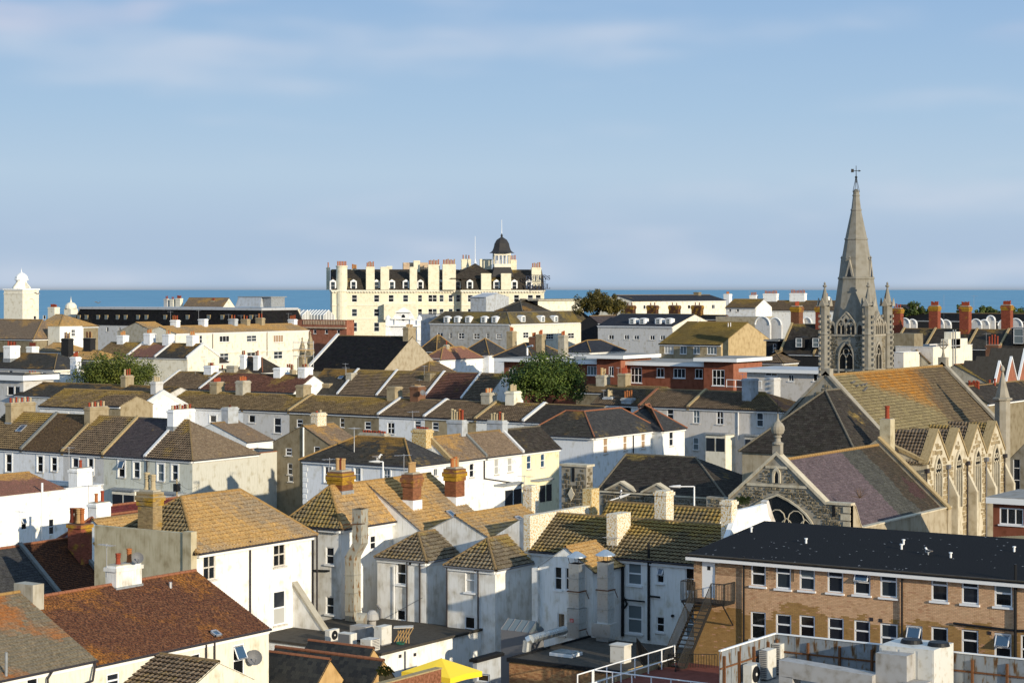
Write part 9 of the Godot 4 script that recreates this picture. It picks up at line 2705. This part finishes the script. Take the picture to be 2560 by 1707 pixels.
		for s in [-1.0, 1.0]: m.pbox(Vector3(p.x + 0.62, p.y + hw * 1.55, (za + zb) / 2), Vector3(0, -hw * 1.6, s * hw * 1.05), Vector3(0, 0.25, 0), Vector3(-0.3, 0, 0))
		part("barge_board", m, M.trim, h.n)
	p = pt(2470, 1006, 226.0)
	h = bld("house", "low tan house with clusters of red chimney pots behind the church", p.x - 6, p.x, alz(p, 2620), p.z, p.y, {"roof": "z", "ry": p.y + 1.6, "rs": "slate_brown", "wm": "darktan"})
	for q in [[2436, 974, 7], [2482, 968, 2]]: chim(h, q[0], q[1], {"sx": 1.5, "sz": 1.3, "m": "tan", "pots": q[2], "pm": ["pot_red"], "ph": 1.0, "hb": 4.0})
	R = rowx(2640, 928, 272.0, 7.0, 902, [2432], [{"lb": "dark slate roofed row with long glass rooflights", "rs": "slate_purple", "wm": "redbrick"}])
	for q in [2465, 2495, 2528]: rooflight(R[0], R[0].pf, q, 915, Vector3.RIGHT, 1.3, 1.8)
	chim(R[0], 2485, 862, {"sx": 1.8, "sz": 1.2, "m": "brownbrick", "pots": 4, "pm": ["pot_red"], "ph": 1.3, "hb": 4.5})

func lamp(label: String, px: float, pyt: float, d: float, arm: Vector3, hgt := 9.0) -> Vector3:
	var t = pt(px, pyt, d)
	var n = thing("street_lamp", label, "street lamp", Vector3(t.x, 0, t.z))
	var m = MB.new()
	m.tube(Vector3(t.x, 0, t.z), t, 0.09, 0.06, 8)
	part("post", m, M.trim, n)
	m = MB.new()
	m.tube(t, t + arm, 0.045, 0.04, 6)
	part("arm", m, M.trim, n)
	m = MB.new()
	var e = t + arm
	var a = arm.normalized()
	m.tube(e - a * 0.1, e + a * 0.45, 0.12, 0.08, 8); m.tube(e + a * 0.45, e + a * 0.75, 0.08, 0.02, 8)
	part("lantern", m, M.cop_white, n)
	return e
func small_things() -> void:
	var rt = Vector3(RT.x, 0, RT.y)
	var e = lamp("grey street lamp with a gull perched on it before the slate hip house", 957, 1154, 158.0, -rt * 0.35)
	gull("white gull perched on the street lamp head", e + Vector3(0, 0.1, 0) - rt * 0.1, 1.3, 0.4)
	lamp("grey street lamp beside the rubble stone gable", 1736, 1216, 150.0, -rt * 1.1)
	e = lamp("grey street lamp with forked arms before the stone range", 1523, 1252, 154.0, rt * 0.9 + Vector3(0, 0.3, 0))
	gull("white gull standing on the forked street lamp", e + Vector3(0, 0.1, 0), 1.1, 2.0)
	# pole with a signal head
	var p = pt(441, 1206, 172.0)
	var n = thing("signal_pole", "dark pole with a round head before the pale green end house", "pole", Vector3(p.x, 0, p.z))
	var m = MB.new()
	m.tube(Vector3(p.x, 0, p.z), p + Vector3(0, 0.3, 0), 0.09, 0.08, 7)
	part("post", m, M.tan, n)
	m = MB.new()
	m.box(p.x - 0.22, p.y - 0.75, p.z - 0.22, p.x + 0.22, p.y - 0.1, p.z + 0.22)
	part("head", m, M.black, n)
	# wires from the pole
	m = MB.new()
	for q in [[490, 1216, 204.0], [330, 1200, 204.0], [520, 1300, 125.0]]:
		var b = pt(q[0], q[1], q[2])
		for i in 10:
			var t0 = i / 10.0; var t1 = (i + 1) / 10.0
			m.tube((p + Vector3(0, 0.2, 0)).lerp(b, t0) - Vector3(0, sin(PI * t0) * 0.5, 0), (p + Vector3(0, 0.2, 0)).lerp(b, t1) - Vector3(0, sin(PI * t1) * 0.5, 0), 0.012, 0.012, 4)
	var w = thing("overhead_wires", "thin dark wires slung from the signal pole to the houses", "wires", p)
	part("wires", m, M.pipe, w)
	# pigeons on the church roof
	var a = pt(2066, 939, 178.0)
	var xe = onz(a.z, 2208); var ye = yat(xe, a.z, 1097)
	var pl = [a, Vector3(a.y - ye, xe - a.x, 0).normalized()]
	for q in [[2130, 962], [2142, 970], [2155, 968], [2163, 966], [2164, 976], [2160, 981], [2133, 961]]:
		var o = hit(pl, q[0], q[1])
		var t = thing("pigeon", "dark pigeon sitting on the pale end of the church roof", "bird", o, "pigeons on the church roof")
		var b = MB.new()
		b.tube(o + Vector3(-0.2, 0.14, 0.05), o + Vector3(0.1, 0.2, 0), 0.03, 0.1, 6); b.tube(o + Vector3(0.1, 0.2, 0), o + Vector3(0.2, 0.3, 0), 0.09, 0.05, 6); b.tube(o + Vector3(0.2, 0.31, 0), o + Vector3(0.27, 0.3, 0), 0.05, 0.02, 6); b.tube(o, o + Vector3(0, 0.15, 0), 0.015, 0.015, 4)
		part("body", b, M.dish, t)
	# gulls far out over the sea
	for q in [[92, 734, 480.0, "distant dark gull flying beside the white domed tower"], [244, 757, 460.0, "distant dark gull flying above the black mansard roof"]]:
		var o = pt(q[0], q[1], q[2])
		var t = thing("flying_gull", q[3], "bird", o)
		var b = MB.new()
		b.tube(o - rt * 0.3, o + rt * 0.3, 0.06, 0.14, 6)
		b.prism([o, o + Vector3(0.1, 0.3, 0.6), o + Vector3(-0.2, 0.2, 1.1), o + Vector3(-0.25, 0.05, 0.3)], Vector3(0, 0.03, 0)); b.prism([o, o + Vector3(0.1, 0.3, -0.6), o + Vector3(-0.2, 0.2, -1.1), o + Vector3(-0.25, 0.05, -0.3)], Vector3(0, 0.03, 0))
		part("body", b, M.dish, t)
	# weeds on walls
	for q in [[1858, 1262, 131.0, "green weed growing on the white terrace end gable"], [2150, 1245, 152.0, "dry brown weed growing from the purple slate roof"], [962, 1690, 109.0, "weed growing on the stained tan gable"]]:
		var o = pt(q[0], q[1], q[2])
		var t = thing("weed", q[3], "plant", o)
		var b = MB.new()
		var dry: bool = "dry" in q[3]
		for i in (26 if dry else 90):
			var dd = Vector3(rng.randf_range(-1, 1), rng.randf_range(0.2, 1.4), rng.randf_range(-1, 1)) * (0.55 if dry else 0.35)
			if dry: b.tube(o, o + dd, 0.012, 0.006, 4, sr(110, 84, 56))
			else:
				var s = rng.randf_range(0.05, 0.13)
				b.quad(o + dd - Vector3(s, 0, 0), o + dd + Vector3(0, s, s), o + dd + Vector3(s, 0, 0), o + dd - Vector3(0, s, s), sr(78, 96, 48) * rng.randf_range(0.6, 1.2))
		part("foliage", b, M.leaf, t)
